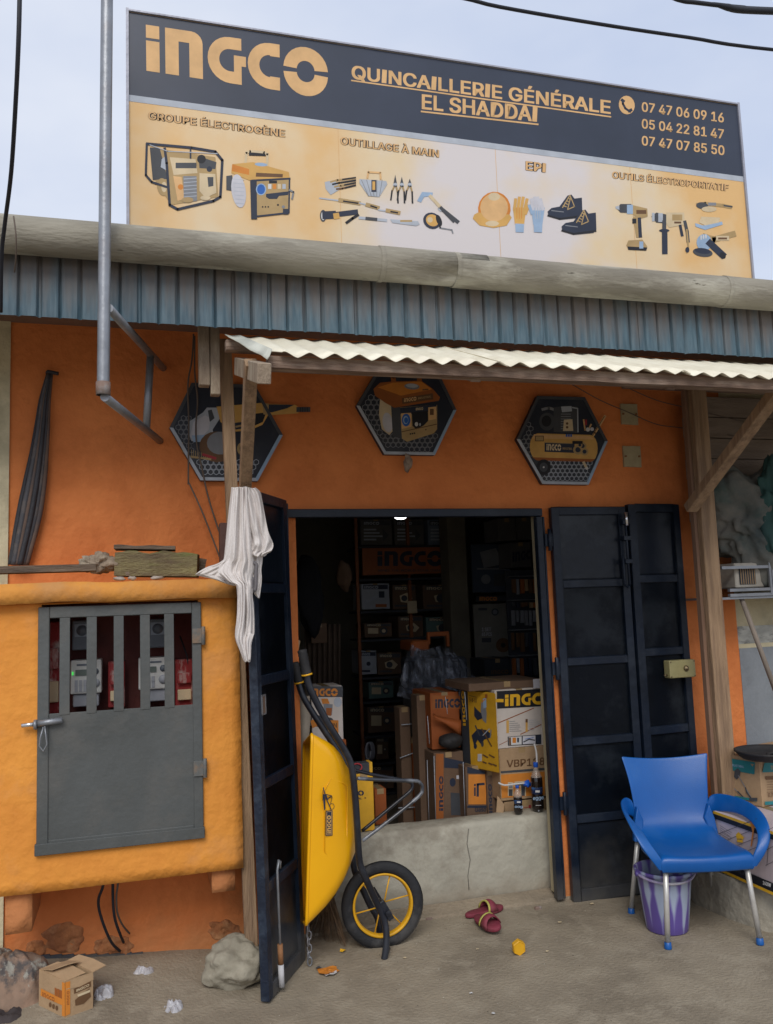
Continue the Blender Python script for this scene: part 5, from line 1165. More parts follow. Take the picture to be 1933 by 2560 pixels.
single('concrete_block', m, mk('old_concrete', (.33,.30,.24), .95, c2=(.22,.20,.16), sc=5, bump=.9, bsc=16, stain=(.42,.39,.32), sfac=.5, ssc=6), 'broken grey concrete block under the stacked cartons at right', 'concrete block')
# carton printed in pale pink with black and yellow edges
A = onz(1960,2250,.205); Bf = onz(1796,2176,.205)
T, d, n = carton('machine_carton', 'large pale pink carton with black band and yellow edges marked 2400W', (A.x,A.y), (Bf.x,Bf.y), .55, .205, .500, mk('pinkish_print', (.50,.42,.43), .5, c2=(.42,.35,.37), sc=4, bump=.05), side=1)
PA = Vector((A.x,A.y,.3)); fn = -n if (-n).dot(CP-PA) > 0 else n
c = Canvas(['black','yellow','white','pink','brown','orange','peach','teal','darkgrey','grey'], sc=3.16, ox=1500, oy=1800, P0=PA, Nn=fn, off=.004)
def zline(z, za, m_, x0=935, x1=1460):                  # band between two heights on that face
    P = []
    for t in (0, 1): p = Bf.lerp(A, t)
    a, b = Bf + fn*.0045, A + fn*.0045
    c.mb.add([Vector((a.x,a.y,z)), Vector((b.x,b.y,z)), Vector((b.x,b.y,za)), Vector((a.x,a.y,za))], [(0,1,2,3)], c.mi(m_)); 
zline(.206,.220,'yellow'); zline(.221,.262,'black'); zline(.486,.499,'yellow'); zline(.462,.485,'black')
c.off = .006
for k in range(4): c.line([(940,900+k*75),(1240,780+k*75)],4,'darkgrey')
c.line([(1330,870),(1368,850)],4,'darkgrey'); c.line([(1310,1030),(1368,1000)],4,'darkgrey'); c.line([(1310,1150),(1368,1120)],4,'darkgrey'); c.line([(1340,880),(1320,1150)],4,'darkgrey')
for k in range(7): c.line([(950,835+k*16),(1040-8*(k%3),890+k*14)],2.5,'darkgrey')
c.poly([(1075,905),(1095,885),(1140,930),(1128,945),(1130,970),(1085,965)],'yellow'); c.text('WARN',1084,948,1124,950,12,'darkgrey')
c.poly([(1180,780),(1200,790),(1220,850),(1215,900),(1200,1000),(1190,1000),(1205,880)],'orange')
c.text('2400W',1288,1300,1352,1322,30,'white',.03); c.text('STANLE',1000,1170,1150,1232,26,'darkgrey',.02)
c.build('printed_picture', T)
# kraft carton with green bands
A = onz(1898,1898,.745); Bf = onz(1784,1881,.745); A.z = Bf.z = 0
T, d, n = carton('tool_carton', 'kraft carton with teal bands and picture of two trimmers, below the black basin', (A.x,A.y), (Bf.x,Bf.y), .6, .503, .745, m_kraft, side=1)
fn = -n if (-n).dot(CP-A) > 0 else n
c = Canvas(['teal','black','darkgrey','kraft','grey','white','brown','lightblue'], sc=3.16, ox=1500, oy=1800, P0=Vector((A.x,A.y,.6)), Nn=fn, off=.005)
c.poly([(880,280),(1225,335),(1222,430),(880,370)],'teal'); c.poly([(1190,345),(1218,350),(1205,370)],'kraft'); c.text('TOTAL',882,358,1012,372,38,'kraft',.03); c.text('INDUSTRIAL',1025,362,1140,380,18,'lightblue')
c.poly([(880,400),(1045,415),(1045,440),(880,425)],'darkgrey'); c.circle(1018,424,12,'kraft')
c.poly([(1065,400),(1090,380),(1112,405),(1105,445),(1082,472),(1060,450)],'darkgrey'); c.poly([(1005,450),(1022,448),(1030,500),(1010,545),(993,515)],'darkgrey'); c.line([(1095,440),(1150,535),(1205,630)],6,'grey'); c.line([(1030,510),(1095,575),(1150,622)],6,'grey'); c.line([(1150,535),(1160,570),(1205,632)],9,'darkgrey'); c.line([(1090,565),(1140,618)],9,'darkgrey')
c.poly([(880,570),(1240,625),(1240,645),(880,592)],'teal'); c.rect(1180,615,1245,640,'darkgrey'); c.build('printed_picture', T)
PA = Vector((A.x,A.y,.6)); d2_ = -d
c = Canvas(['teal','black','darkgrey','kraft','brown'], sc=3.16, ox=1500, oy=1800, P0=PA, Nn=d2_, off=.005)
c.poly([(1300,340),(1400,335),(1400,410),(1285,415)],'teal'); c.text('TOTAL',1350,395,1420,393,34,'kraft',.03); c.poly([(1310,445),(1400,443),(1400,470),(1312,472)],'brown')
for k in range(5): c.line([(1322,490+k*20),(1395,488+k*20)],3,'brown')
c.text('0.72',1330,608,1385,606,30,'brown'); c.poly([(1305,645),(1400,640),(1400,668),(1305,672)],'teal'); c.build('printed_picture', T)
# black basin on top
bz = .747; bcx = onz(1905,1880,bz+.03)
BS = thing('basin', 'black rubber basin lying on the kraft carton at right', 'basin', (bcx.x+.03, bcx.y, bz))
cb = Vector((bcx.x+.03, bcx.y-.02, bz))
part('bowl', MB().lathe([(0,.004),(.135,.0),(.15,.012),(.165,.03),(.172,.034),(.172,.042),(.160,.044),(.150,.034),(.135,.014),(0,.012)], cb, (0,0,1), 36), m_rubber, BS)
hp = [cb + Vector((-.165+.03*math.cos(R(a))*0, 0, 0)) for a in (0,)]
part('lug', MB().tube(spline([cb+Vector((-.10,-.10,.04)), cb+Vector((-.065,-.135,.058)), cb+Vector((-.02,-.155,.06)), cb+Vector((.03,-.165,.04))],4), .008, 8), m_rubber, BS)

# ---------------------------------------------------------------- things lying on the ground
rk = ong(600,2480); single('boulder', lump((rk.x+.0, rk.y+.09, rk.z+.078), (.135,.115,.098), 9.4, .30, 5, fine=.04), m_rock, 'rounded grey boulder beside the open left door leaf', 'boulder')
# open carton at lower left
cN, cLf, cR = ong(163,2545), ong(98,2513), ong(232,2520)
hN = at(163,2454,cN.y).z - cN.z
BX = thing('open_carton', 'small open cardboard box with orange print at lower left', 'box', cN)
back = cLf + cR - cN
P = [cN, cR, back, cLf]; m = MB()
for i in range(4):
    a, b = P[i], P[(i+1) % 4]; m.add([a, b, b+Vector((0,0,hN)), a+Vector((0,0,hN))], [(0,1,2,3)])
m.add(P, [(3,2,1,0)]); part('body', m, m_kraft, BX, fix=False, solid=.004)
up = Vector((0,0,hN))
def flap(a, b, out, dz, dep): return MB().grid([[a+up, (a+b)/2+up+Vector((0,0,.002)), b+up],[a+up+out*dep+Vector((0,0,dz)), (a+b)/2+up+out*dep*1.05+Vector((0,0,dz*1.2)), b+up+out*dep*.92+Vector((0,0,dz*.9))]], smooth=False)
e1, e2 = (cR-cN).normalized(), (cLf-cN).normalized()
part('flap', flap(cN, cLf, e1, .008, .08), m_kraft, BX, fix=False, solid=.003)
part('flap', flap(cR, back, e1*.9, .010, .06), m_kraft, BX, fix=False, solid=.003)
part('flap', flap(back, cLf, -e2*.9, .022, .09), m_kraft, BX, fix=False, solid=.003)
part('flap', flap(cN, cR, -e2*.15+e1*0, -.03, .02), m_kraft, BX, fix=False, solid=.003)
nl = (cLf-cN).cross(Vector((0,0,1))); nl = nl if nl.dot(CP-cN) > 0 else -nl; nr_ = (cR-cN).cross(Vector((0,0,1))); nr_ = nr_ if nr_.dot(CP-cN) > 0 else -nr_
c = Canvas(['orange','black','kraft','rust','brown','cream'], sc=2.197, ox=0, oy=1900, P0=cN, Nn=nl, off=.004)
c.poly([(356,1225),(340,1220),(340,1405),(357,1410)],'orange'); c.poly([(225,1255),(345,1315),(345,1350),(222,1295)],'orange')
c.logo(232,1298,300,1330,24,'rust')
for k in range(3): c.poly([(300+k*14,1250+k*6),(312+k*14,1256+k*6),(312+k*14,1300+k*6),(300+k*14,1294+k*6)],'rust'); c.circle(275+k*18,1345+k*9,7,'brown',14)
c.build('printed_picture', BX)
c = Canvas(['orange','black','kraft','rust','brown','cream'], sc=2.197, ox=0, oy=1900, P0=cN, Nn=nr_, off=.004)
c.poly([(359,1222),(386,1215),(386,1395),(359,1408)],'orange'); c._place([([(a/LOGO[1], b) for a, b in p], [tuple(range(len(p)))]) for p in LOGO[0]], 381,1345,381,1268,1,'rust', upv=(-14,2)); c.lay += 1
c.poly([(405,1258),(500,1215),(500,1245),(408,1285)],'brown'); c.poly([(412,1320),(450,1285),(492,1255),(500,1300),(460,1340),(415,1350)],'brown'); c.poly([(425,1290),(495,1262),(495,1275),(428,1302)],'cream'); c.text('INGCO',420,1275,490,1243,14,'cream')
c.build('printed_picture', BX)
single('cardboard_sheet', MB().grid([[onz(232,2440,.05), onz(250,2430,.035), onz(262,2436,.012)],[onz(240,2455,.04), onz(256,2448,.02), onz(272,2440,.008)],[onz(236,2470,.02), onz(255,2462,.01), onz(262,2456,.006)]]), m_kraftd, 'torn flap of brown cardboard behind the open box', 'cardboard', fix=False, solid=.003)
# camouflage cloth heap
def heap(px0, py0, px1, py1, h, seed, res=26, fold=.5, fs=4):
    a, b = ong(px0, py1), ong(px1, py1); c_ = onz((px0+px1)/2, py0, h*.6+a.z); x0, x1 = a.x, b.x; y0 = (a.y+b.y)/2; y1 = c_.y; rows = []
    for j in range(res+1):
        row = []
        for i in range(res+1):
            u, v = i/res, j/res; x, y = x0+(x1-x0)*u, y0+(y1-y0)*v; e = max(0, 1-((2*u-1)**2+(2*v-1)**2)); e = e**.45
            fq = fs/(x1-x0); nn_ = .75 + .6*math.sin(fq*1.5*(x*.75+y*.65)+5*noise.noise(Vector((x*fq*.5+seed, y*fq*.5, seed)))) + abs(noise.noise(Vector((x*fq*1.6, y*fq*1.6+seed, 1))))*.9
            dv = noise.noise_vector(Vector((x*fq, y*fq, seed)))*(.10*(x1-x0))*e
            row.append(Vector((x, y, gh(x, y) + h*e*max(.05, 1-fold*min(1.4, nn_)) - .004 + .001)) + Vector((dv.x, dv.y, 0)))
        rows.append(row)
    return MB().grid(rows)
camo = mk('camouflage_cloth', (.28,.18,.125), .9, c2=(.20,.14,.10), sc=7, bump=.25, stain=(.07,.065,.065), sfac=.95, ssc=9, spots=(.30,.29,.25), spsc=8, spth=.54)
single('camouflage_cloth', heap(-130,2385,122,2535,.19,2.2,60,.42,4), camo, 'crumpled brown camouflage cloth heap in the lower left corner', 'cloth', fix=False, solid=.003)
single('dark_rag', heap(-30,2515,50,2560,.03,5.2,20,.6), mk('dark_rag_cloth', (.05,.04,.04), .9), 'dark rag under the camouflage cloth at lower left', 'cloth', fix=False, solid=.003)
m_bag = bpy.data.materials.new('thin_plastic'); m_bag.use_nodes = True; b_ = m_bag.node_tree.nodes['Principled BSDF']; b_.inputs['Base Color'].default_value = (.60,.60,.64,1); b_.inputs['Roughness'].default_value = .25; b_.inputs['Alpha'].default_value = .6
for (x0,y0,x1,y1), h, sd_, lb in (((232,2458,284,2502),.055,1.1,'clear crumpled plastic bag against the open cardboard box'),((330,2408,386,2438),.035,3.1,'crumpled clear plastic bag near the foot of the left wall'),((410,2492,460,2534),.04,6.3,'small crumpled white plastic bag in the open at the lower edge')):
    single('plastic_bag', heap(x0,y0,x1,y1,h,sd_,30,.65,4.5), m_bag, lb, 'plastic bag', 'plastic bags on the ground', fix=False)
def scrap(px, py, rx, m_, lab, seed, name='litter', h=.012):
    p = ong(px, py); rows = []; nR, nT = 4, 14
    for i in range(nR+1):
        row = []
        for j in range(nT+1):
            a = 2*PI*j/nT; k = rx*(i/nR)*(1+.5*noise.noise(Vector((math.cos(a)*1.5+seed, math.sin(a)*1.5, 0)))); row.append(Vector((p.x + k*math.cos(a), p.y + k*.8*math.sin(a), .006 + gh(p.x,p.y) + h*abs(noise.noise(Vector((i*.9, j*.6 % 5, seed)))))))
        row[-1] = row[0].copy(); rows.append(row)
    return single(name, MB().grid(rows), m_, lab, 'litter', 'litter on the cement', fix=False)
scrap(818,2431,.048,MATS['ink_orange'],'torn orange and white wrapper on the ground near the door leaf',1.3); scrap(796,2424,.014,MATS['ink_darkgrey'],'dark torn corner beside the orange wrapper',2.7)
scrap(826,2437,.035,MATS['ink_white'],'white torn lining under the orange wrapper',3.3); scrap(857,2381,.014,MATS['ink_yellow'],'tiny yellow scrap behind the orange wrapper',4.4)
m_ws = MATS['ink_white']; 
for k, (px, py, r_, lb) in enumerate(((1234,2537,.008,'white paper bit near the bottom edge of the ground'),(1178,2487,.007,'pale paper bit below the red sandals'),(1194,2376,.006,'pale paper bit left of the yellow hexagonal cap'),(1368,2382,.008,'pale flake right of the yellow hexagonal cap'),(1013,2398,.008,'grey pebble flake below the wheel'),(1400,2309,.010,'pale flake in front of the right door leaf'),(1480,2262,.012,'white scrap at the foot of the right door leaf'))):
    scrap(px, py, r_, m_ws if k < 2 else MATS['ink_cream'], lb, k*1.9+.3, 'paper_bit', .004)
for k, (px, py) in enumerate(((1072,2295),(1345,2268))):
    p = onz(px, py, .02); single('rusty_stub', MB().box((p.x-.018,p.y-.01,.0),(p.x+.018,p.y+.008,.024)), MATS['rusty_collar'], 'rusty iron stub set in the door sill, %s' % ('near the wheel' if k == 0 else 'near the right door frame'), 'iron stub', 'iron stubs in the door sill', bevel=.003)
# yellow hexagonal cap
p = onz(1300,2390); hx = [Vector((p.x + .033*math.cos(R(a)), p.y, .032 + .033*math.sin(R(a)))) for a in range(30,390,60)]
HX = thing('plastic_nut', 'small yellow hexagonal plastic nut standing on the cement', 'plastic nut', (p.x,p.y,0)); part('body', MB().prism(hx, (.004,.028,.002)), m_rim, HX, bevel=.002)
part('raised_rim', MB().tube([h_ + Vector((0,-.001,0)) for h_ in [Vector((p.x,p.y,.032)).lerp(q, .92) for q in hx]], .0016, 6, close=True), m_rim, HX)
# sandals
m_sole = mk('wine_rubber', (.20,.03,.05), .7, c2=(.15,.022,.038), sc=9, bump=.2, stain=(.13,.06,.06), sfac=.5); m_yl = mk('lime_yellow', (.45,.42,.10), .6, bump=0)
def sandal(c_, ang, L_, lab, roll=0):
    T = thing('sandal', lab, 'sandal', (0,0,0), 'pair of wine red sandals'); T.location = c_; T.rotation_euler = (roll, 0, ang); ROOT[T] = Vector((0,0,0))
    outl = []
    for i in range(28):
        a = 2*PI*i/28; u = math.cos(a); v = math.sin(a); wd = .042*(1+.16*u) - .010*math.exp(-((u+.15)/.35)**2); outl.append((u*L_/2, v*wd))
    m = MB(); rows = [[Vector((x*k, y*k, z)) for x, y in outl] + [Vector((outl[0][0]*k, outl[0][1]*k, z))] for k, z in ((.97,.0),(1.0,.004),(1.0,.016),(.96,.020),(.5,.018))]
    m.grid(rows); m.add(rows[-1][:-1], [tuple(range(28))]); m.add(rows[0][:-1], [tuple(range(28))[::-1]]); s_ = part('sole', m, m_sole, T, fix=True)
    rows = []
    for j in range(9):
        a = PI*j/8; yy = .043*math.cos(a); zz = .015+.042*math.sin(a); rows.append([Vector((.005+.01*math.sin(a), yy, zz)), Vector((.035, yy, zz+.004*math.sin(a))), Vector((.062-.012*math.sin(a), yy*.95, zz-.004))])
    part('strap', MB().grid(rows), m_sole, T, fix=False, solid=.005)
    rows = [[Vector((-.004+.01*math.sin(PI*j/8), .0435*math.cos(PI*j/8), .016+.043*math.sin(PI*j/8))), Vector((.006+.01*math.sin(PI*j/8), .0445*math.cos(PI*j/8), .016+.044*math.sin(PI*j/8)))] for j in range(9)]
    part('strap_edge', MB().grid(rows), m_yl, T, fix=False, solid=.006)
    return T
p1_ = onz(1211,2281,.02); p2_ = onz(1219,2318,.02)
sandal(Vector((p1_.x, p1_.y, gh(p1_.x,p1_.y)+.004)), R(14), .235, 'wine red sandal lying sideways, farther one of the crossed pair')
sandal(Vector((p2_.x+.0, p2_.y, gh(p2_.x,p2_.y)+.022)), R(-78), .20, 'wine red sandal with lime edge pointing to the street, nearer one', R(14))
# ---------------------------------------------------------------- goods inside the shop
def ibox(label, x0, y0, x1, y1, Y, depth, m_, draw=None, name='carton', cat='box', group='cartons stacked in the shop', z0=None, rz=0, mats=None, sc=1, ox=0, oy=0):
    a = at(x0, (y0+y1)/2, Y); b = at(x1, (y0+y1)/2, Y); t_ = at((x0+x1)/2, y0, Y).z; b0 = at((x0+x1)/2, y1, Y).z
    if z0 is not None: b0 = z0
    T = thing(name, label, cat, (a.x, Y, b0), group)
    part('body', boxmb((a.x, Y, b0), (b.x, Y+depth, t_)), m_, T, bevel=.003)
    xm = (a.x+b.x)/2; part('tape', boxmb((xm-.02,Y-.0006,t_-.03),(xm+.02,Y+depth,t_+.0008)), MATS['packing_tape'], T)
    if draw:
        c = Canvas(mats or IK + ['kraft','teal'], sc=sc, ox=ox, oy=oy, Y=Y, off=.0015); draw(c); c.build('printed_picture', T)
    return T, a.x, b.x, b0, t_
# doorway goods (front group)
def d_white(c):
    c.poly([(897,290),(1310,268),(1310,430),(903,453)],'black'); c.rect(890,362,962,392,'yellow'); c.rect(890,300,900,345,'cream')
    P, wd = LOGO; c._place([([(a/3.0, b) for a, b in p], [tuple(range(len(p)))]) for p in P if max(q[0] for q in p) <= 3.01], 975,430,1306,412,108,'yellow'); c.lay += 1
    c.line([(912,585),(1240,448)],8,'rust'); c.line([(1120,690),(1310,600)],8,'rust'); c.line([(920,790),(1000,750)],5,'rust')
    c.rect(988,560,1012,678,'amber'); c.rect(1166,548,1186,668,'amber'); c.rect(1166,548,1186,580,'brown')
    for k in range(6): c.line([(1018,570+k*18),(1018+[50,78,95,100,88,110][k],568+k*18)],4,'grey'); c.line([(1198,560+k*18),(1198+[70,95,100,80,60,40][k],557+k*18)],4,'silver')
    c.poly([(1000,712),(1312,690),(1312,780),(1003,796)],'black'); c.poly([(1010,715),(1130,708),(1130,784),(1012,790)],'white'); c.rect(1045,720,1078,770,'orange'); c.rect(1088,722,1105,765,'navy'); c.poly([(1012,720),(1030,718),(1032,790),(1014,790)],'brown')
    c.poly([(1140,707),(1258,700),(1258,775),(1140,782)],'pale'); c.line([(1150,760),(1200,735),(1250,745)],12,'darkgrey'); c.line([(1160,735),(1240,720)],5,'blue'); c.poly([(1266,700),(1312,697),(1312,770),(1268,773)],'navy')
ibox('white carton with black header and big yellow letters above the VBP carton', 1240,1722,1362,1868,.30,.42,m_whitec,d_white, mats=IK+['yellow'],sc=3.711,ox=1000,oy=1650)
def d_vbp(c):
    c.text('VBP128',990,998,1345,972,68,'brown',.02); c.poly([(935,1033),(1345,1000),(1345,1022),(937,1052)],'darkgrey'); c.poly([(938,1065),(1345,1035),(1345,1250),(945,1283)],'orange')
    c.rect(1002,1135,1052,1262,'cream'); c.rect(1010,1200,1046,1262,'darkgrey'); c.rect(1010,1145,1046,1190,'grey'); c.poly([(1064,1130),(1170,1120),(1170,1262),(1120,1262),(1118,1170),(1064,1180)],'cream'); c.poly([(1070,1140),(1160,1132),(1160,1262),(1128,1262),(1124,1165),(1070,1172)],'darkgrey')
ibox('kraft carton marked VBP with orange panel behind the bottles', 1250,1868,1365,1998,.30,.42,m_kraft,d_vbp,sc=3.711,ox=1000,oy=1650)
ibox('low kraft carton at the bottom of the stack behind the bottles', 1262,2000,1368,2060,.31,.40,m_kraft, lambda c: (c.rect(1195,1345,1215,1405,'red'), c.text('FRAGILE',1150,1375,1190,1372,10,'red')), z0=.06,sc=3.711,ox=1000,oy=1650)
ibox('flat brown carton lying on top of the white carton', 1172,1704,1362,1723,.34,.40,m_kraftd)
single('paper_sheet', MB().grid([[at(1333,1698,.28), at(1350,1697,.28)],[at(1334,1721,.285), at(1350,1720,.285)]], smooth=False), MATS['ink_pale'], 'pale lilac sheet stuck at the top right of the carton stack', 'paper', fix=False, solid=.002)
single('cardboard_sheet', MB().prism([at(1244,1990,.28), at(1261,2012,.25), at(1258,2040,.25), at(1240,2040,.27)], (.004,.006,0)), m_kraft, 'torn cardboard flap standing left of the small bottle', 'cardboard')
# turned yellow carton
A = at(1244,1830,.26); A2 = at(1173,1812,.50); L0, L1 = at(1168,1815,.50), at(1157,1808,.58)
zt_, zb_ = at(1243,1733,.26).z, at(1243,1934,.26).z
T = thing('carton', 'yellow carton turned at an angle, black spine with yellow lettering', 'box', (A.x,A.y,zb_), 'cartons stacked in the shop')
d_ = Vector((A2.x-A.x, A2.y-A.y, 0)); d_n = d_.normalized(); n_ = Vector((-d_n.y, d_n.x, 0)); n_ = n_ if n_.y > 0 else -n_; nb_ = Vector((-.02,1,0))
P = [Vector((A.x,A.y,0)), Vector((A.x,A.y,0))+d_, Vector((A.x,A.y,0))+d_+nb_*.12, Vector((A.x,A.y,0))+nb_*.12]
part('body', MB().prism([p+Vector((0,0,zb_)) for p in P], (0,0,zt_-zb_)), m_yellowc, T, bevel=.003)
q = P[1]; q2 = q + d_n*.055 + Vector((0,.03,0)); part('spine', MB().prism([q+Vector((0,0,zb_)), q2+Vector((0,0,zb_)), q2+n_*.10+Vector((0,0,zb_)), q+n_*.115+Vector((0,0,zb_))], (0,0,zt_-zb_)), m_darkc, T)
c = Canvas(IK+['yellow','rust'], sc=3.711, ox=1000, oy=1650, P0=P[0]+Vector((0,0,zb_)), Nn=-n_, off=.002)
c.poly([(690,430),(715,460),(760,500),(770,540),(720,560),(690,520)],'navy'); c.poly([(755,390),(790,370),(805,500),(800,590),(770,560),(750,480)],'grey'); c.poly([(770,360),(800,350),(803,440),(775,450)],'lightblue'); c.rect(790,318,812,355,'rust'); c.line([(760,395),(790,365)],8,'orange')
c.poly([(665,700),(720,640),(800,650),(850,690),(840,720),(780,740),(760,790),(720,740),(690,810),(680,760)],'navy'); c.line([(760,640),(850,800)],12,'brown'); c.line([(700,610),(740,700)],12,'darkgrey'); c.line([(845,650),(838,720)],9,'grey'); c.circle(700,800,15,'navy',24); c.circle(765,780,13,'darkgrey',26); c.line([(770,700),(830,640)],8,'silver')
c.line([(645,330),(710,345)],5,'brown'); c.text('5-8-13',645,385,712,395,36,'brown'); c.rect(722,872,760,940,'white'); c.rect(728,880,752,930,'pale')
for x_ in (790,850): c.line([(x_-20,880),(x_+25,905)],12,'brown')
for k, x_ in enumerate((785,840,880)): c.line([(x_-15,945+k*12),(x_+15,958+k*12)],13,'brown')
c.build('printed_picture', T)
c = Canvas(['yellow'], sc=3.711, ox=1000, oy=1650, P0=q+Vector((0,0,zb_)), Nn=(q-q2).cross(Vector((0,0,1))) if (q-q2).cross(Vector((0,0,1))).y < 0 else -(q-q2).cross(Vector((0,0,1))), off=.002)
c._place([([(a/LOGO[1], b) for a, b in p], [tuple(range(len(p)))]) for p in LOGO[0]], 612,610,596,285,1,'yellow', upv=(-26,0)); c.build('lettering', T)
# darker cartons left of it
def d_or(c): 
    c.rect(300,330,560,455,'rust'); c.logo(328,448,560,440,82,'navy')
ibox('orange carton with dark letters under the plastic wrapped machine', 1078,1731,1150,1872,.62,.35,m_orangec,d_or,sc=3.711,ox=1000,oy=1650)
def d_in(c):
    c.rect(335,870,405,1500,'rust'); P, wd = LOGO; c._place([([(a/wd, b) for a, b in p], [tuple(range(len(p)))]) for p in P], 402,1400,402,1075,1,'navy', upv=(-38,0)); c.lay += 1
    c.poly([(412,905),(600,945),(600,1010),(412,1000)],'navy'); c.circle(490,1135,28,'navy',40); c.poly([(470,1230),(600,1240),(600,1440),(475,1440)],'darkgrey'); c.rect(525,1070,556,1105,'pale')
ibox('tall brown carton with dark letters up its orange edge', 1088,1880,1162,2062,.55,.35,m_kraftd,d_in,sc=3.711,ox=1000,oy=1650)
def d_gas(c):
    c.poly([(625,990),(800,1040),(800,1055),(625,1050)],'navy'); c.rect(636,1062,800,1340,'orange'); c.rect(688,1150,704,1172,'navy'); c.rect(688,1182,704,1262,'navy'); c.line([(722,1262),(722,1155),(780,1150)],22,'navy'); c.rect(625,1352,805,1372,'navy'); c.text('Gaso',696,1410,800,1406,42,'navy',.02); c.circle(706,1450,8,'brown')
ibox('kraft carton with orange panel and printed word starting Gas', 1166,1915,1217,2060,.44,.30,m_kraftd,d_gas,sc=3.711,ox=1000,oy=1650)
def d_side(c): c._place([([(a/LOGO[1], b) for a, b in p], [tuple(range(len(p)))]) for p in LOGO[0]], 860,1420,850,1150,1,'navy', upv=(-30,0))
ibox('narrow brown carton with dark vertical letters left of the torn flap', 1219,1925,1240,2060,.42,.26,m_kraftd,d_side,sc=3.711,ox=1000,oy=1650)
single('strapping_band', MB().tube(spline([at(1246,1957,.27), at(1262,1963,.26), at(1290,1960,.255), at(1312,1958,.25)]), .0055, 6), MATS['ink_white'], 'white strapping band across the carton behind the bottles', 'band')
mb = MB().lathe([(.0,0),(.03,.004),(.055,.03),(.06,.05),(.055,.052),(0,.03)], at(1128,1870,.60), (0,0,1), 24); single('black_helmet', lump(at(1128,1852,.55), (.075,.06,.045), 1.1, .15, 3), m_rubber, 'black rounded cap lying in front of the orange carton', 'cap')
mb = MB(); rows = []
for i in range(9):
    t = i/8; rows.append([at(1083+70*t, 1784+16*t**.6, .56), at(1086+67*t, 1795+22*t**.8, .54), at(1100+53*t, 1800+42*t, .56)])
single('orange_tray', mb.grid(rows), m_orangec, 'curved orange metal tray between the dark cartons', 'tray', fix=False, solid=.003)
# bottles on the sill
m_dk = mk('dark_drink', (.012,.008,.008), .08, bump=0, spec=.7); m_blc = mk('blue_cap', (.01,.10,.55), .4, bump=0)
m_pet = bpy.data.materials.new('clear_bottle_plastic'); m_pet.use_nodes = True; b_ = m_pet.node_tree.nodes['Principled BSDF']; b_.inputs['Base Color'].default_value = (.5,.42,.36,1); b_.inputs['Roughness'].default_value = .08; b_.inputs['Alpha'].default_value = .45
def bottle(px, pyb, pyt, r, lab, Y, fill):
    p = at(px, pyb, Y); zb = .432; zt_ = at(px, pyt, Y).z; H = zt_-zb; c_ = Vector((p.x, Y, zb)); T = thing('bottle', lab, 'bottle', c_, 'dark drink bottles on the sill')
    full = [(0,.0),(r*.75,.0),(r*.95,.02*H/.3),(r,.08*H),(r*.97,.30*H),(r*.88,.40*H),(r*.97,.5*H),(r,.60*H),(r*.93,.70*H),(r*.62,.80*H),(r*.36,.88*H),(r*.34,.92*H)]
    zf = fill*H; lo = [q for q in full if q[1] <= zf]; part('drink', MB().lathe(lo + [(lo[-1][0]*.98, lo[-1][1]+.001), (0, lo[-1][1]+.001)], c_, (0,0,1), 24), m_dk, T)
    part('neck', MB().lathe([lo[-1]] + [q for q in full if q[1] > zf], c_, (0,0,1), 24), m_pet, T)
    part('cap', MB().lathe([(r*.36,.90*H),(r*.40,.905*H),(r*.40,.985*H),(r*.36,H),(0,H)], c_, (0,0,1), 20), m_blc, T)
    part('label', MB().lathe([(r*.90,.36*H),(r*.905,.361*H),(r*.985,.50*H),(r*.975,.505*H)], c_, (0,0,1), 24), mk('bottle_label', (.015,.03,.09), .4, bump=0, stain=(.05,.16,.4), sfac=.8, ssc=24), T)
    return T, c_, r, H
T, cb_, rb2, Hb = bottle(1297,2040,1963,.0245,'short bottle of dark drink with blue cap on the sill',.185,.66)
c = Canvas(['lightblue','white','navy','grey'], sc=3.711, ox=1000, oy=1650, Y=.16, off=.001); c.rect(1086,1312,1120,1326,'white'); c.text('oog',1065,1372,1140,1372,24,'lightblue',.02); c.build('lettering', T)
T, cb_, rb2, Hb = bottle(1346,2037,1905,.0335,'tall bottle of dark drink with blue cap and white straw on the sill',.19,.76)
c = Canvas(['lightblue','white','navy','grey'], sc=3.711, ox=1000, oy=1650, Y=.155, off=.001); c.rect(1258,1210,1298,1230,'white'); c.text('egge',1235,1300,1335,1292,34,'lightblue',.02); c.line([(1262,1350),(1310,1348)],4,'white'); c.circle(1288,1400,8,'grey'); c.build('lettering', T)
single('drinking_straw', MB().tube(spline([at(1336,1860,.19), at(1341,1880,.19), at(1343,1910,.19)]), .0055, 8), MATS['ink_white'], 'white bent tube standing in the tall bottle', 'straw')
single('blue_cloth', lump(at(1318,1960,.25), (.022,.015,.018), 3.3, .5, 3), m_blc, 'small crumpled blue plastic piece between the two bottles', 'plastic scrap')

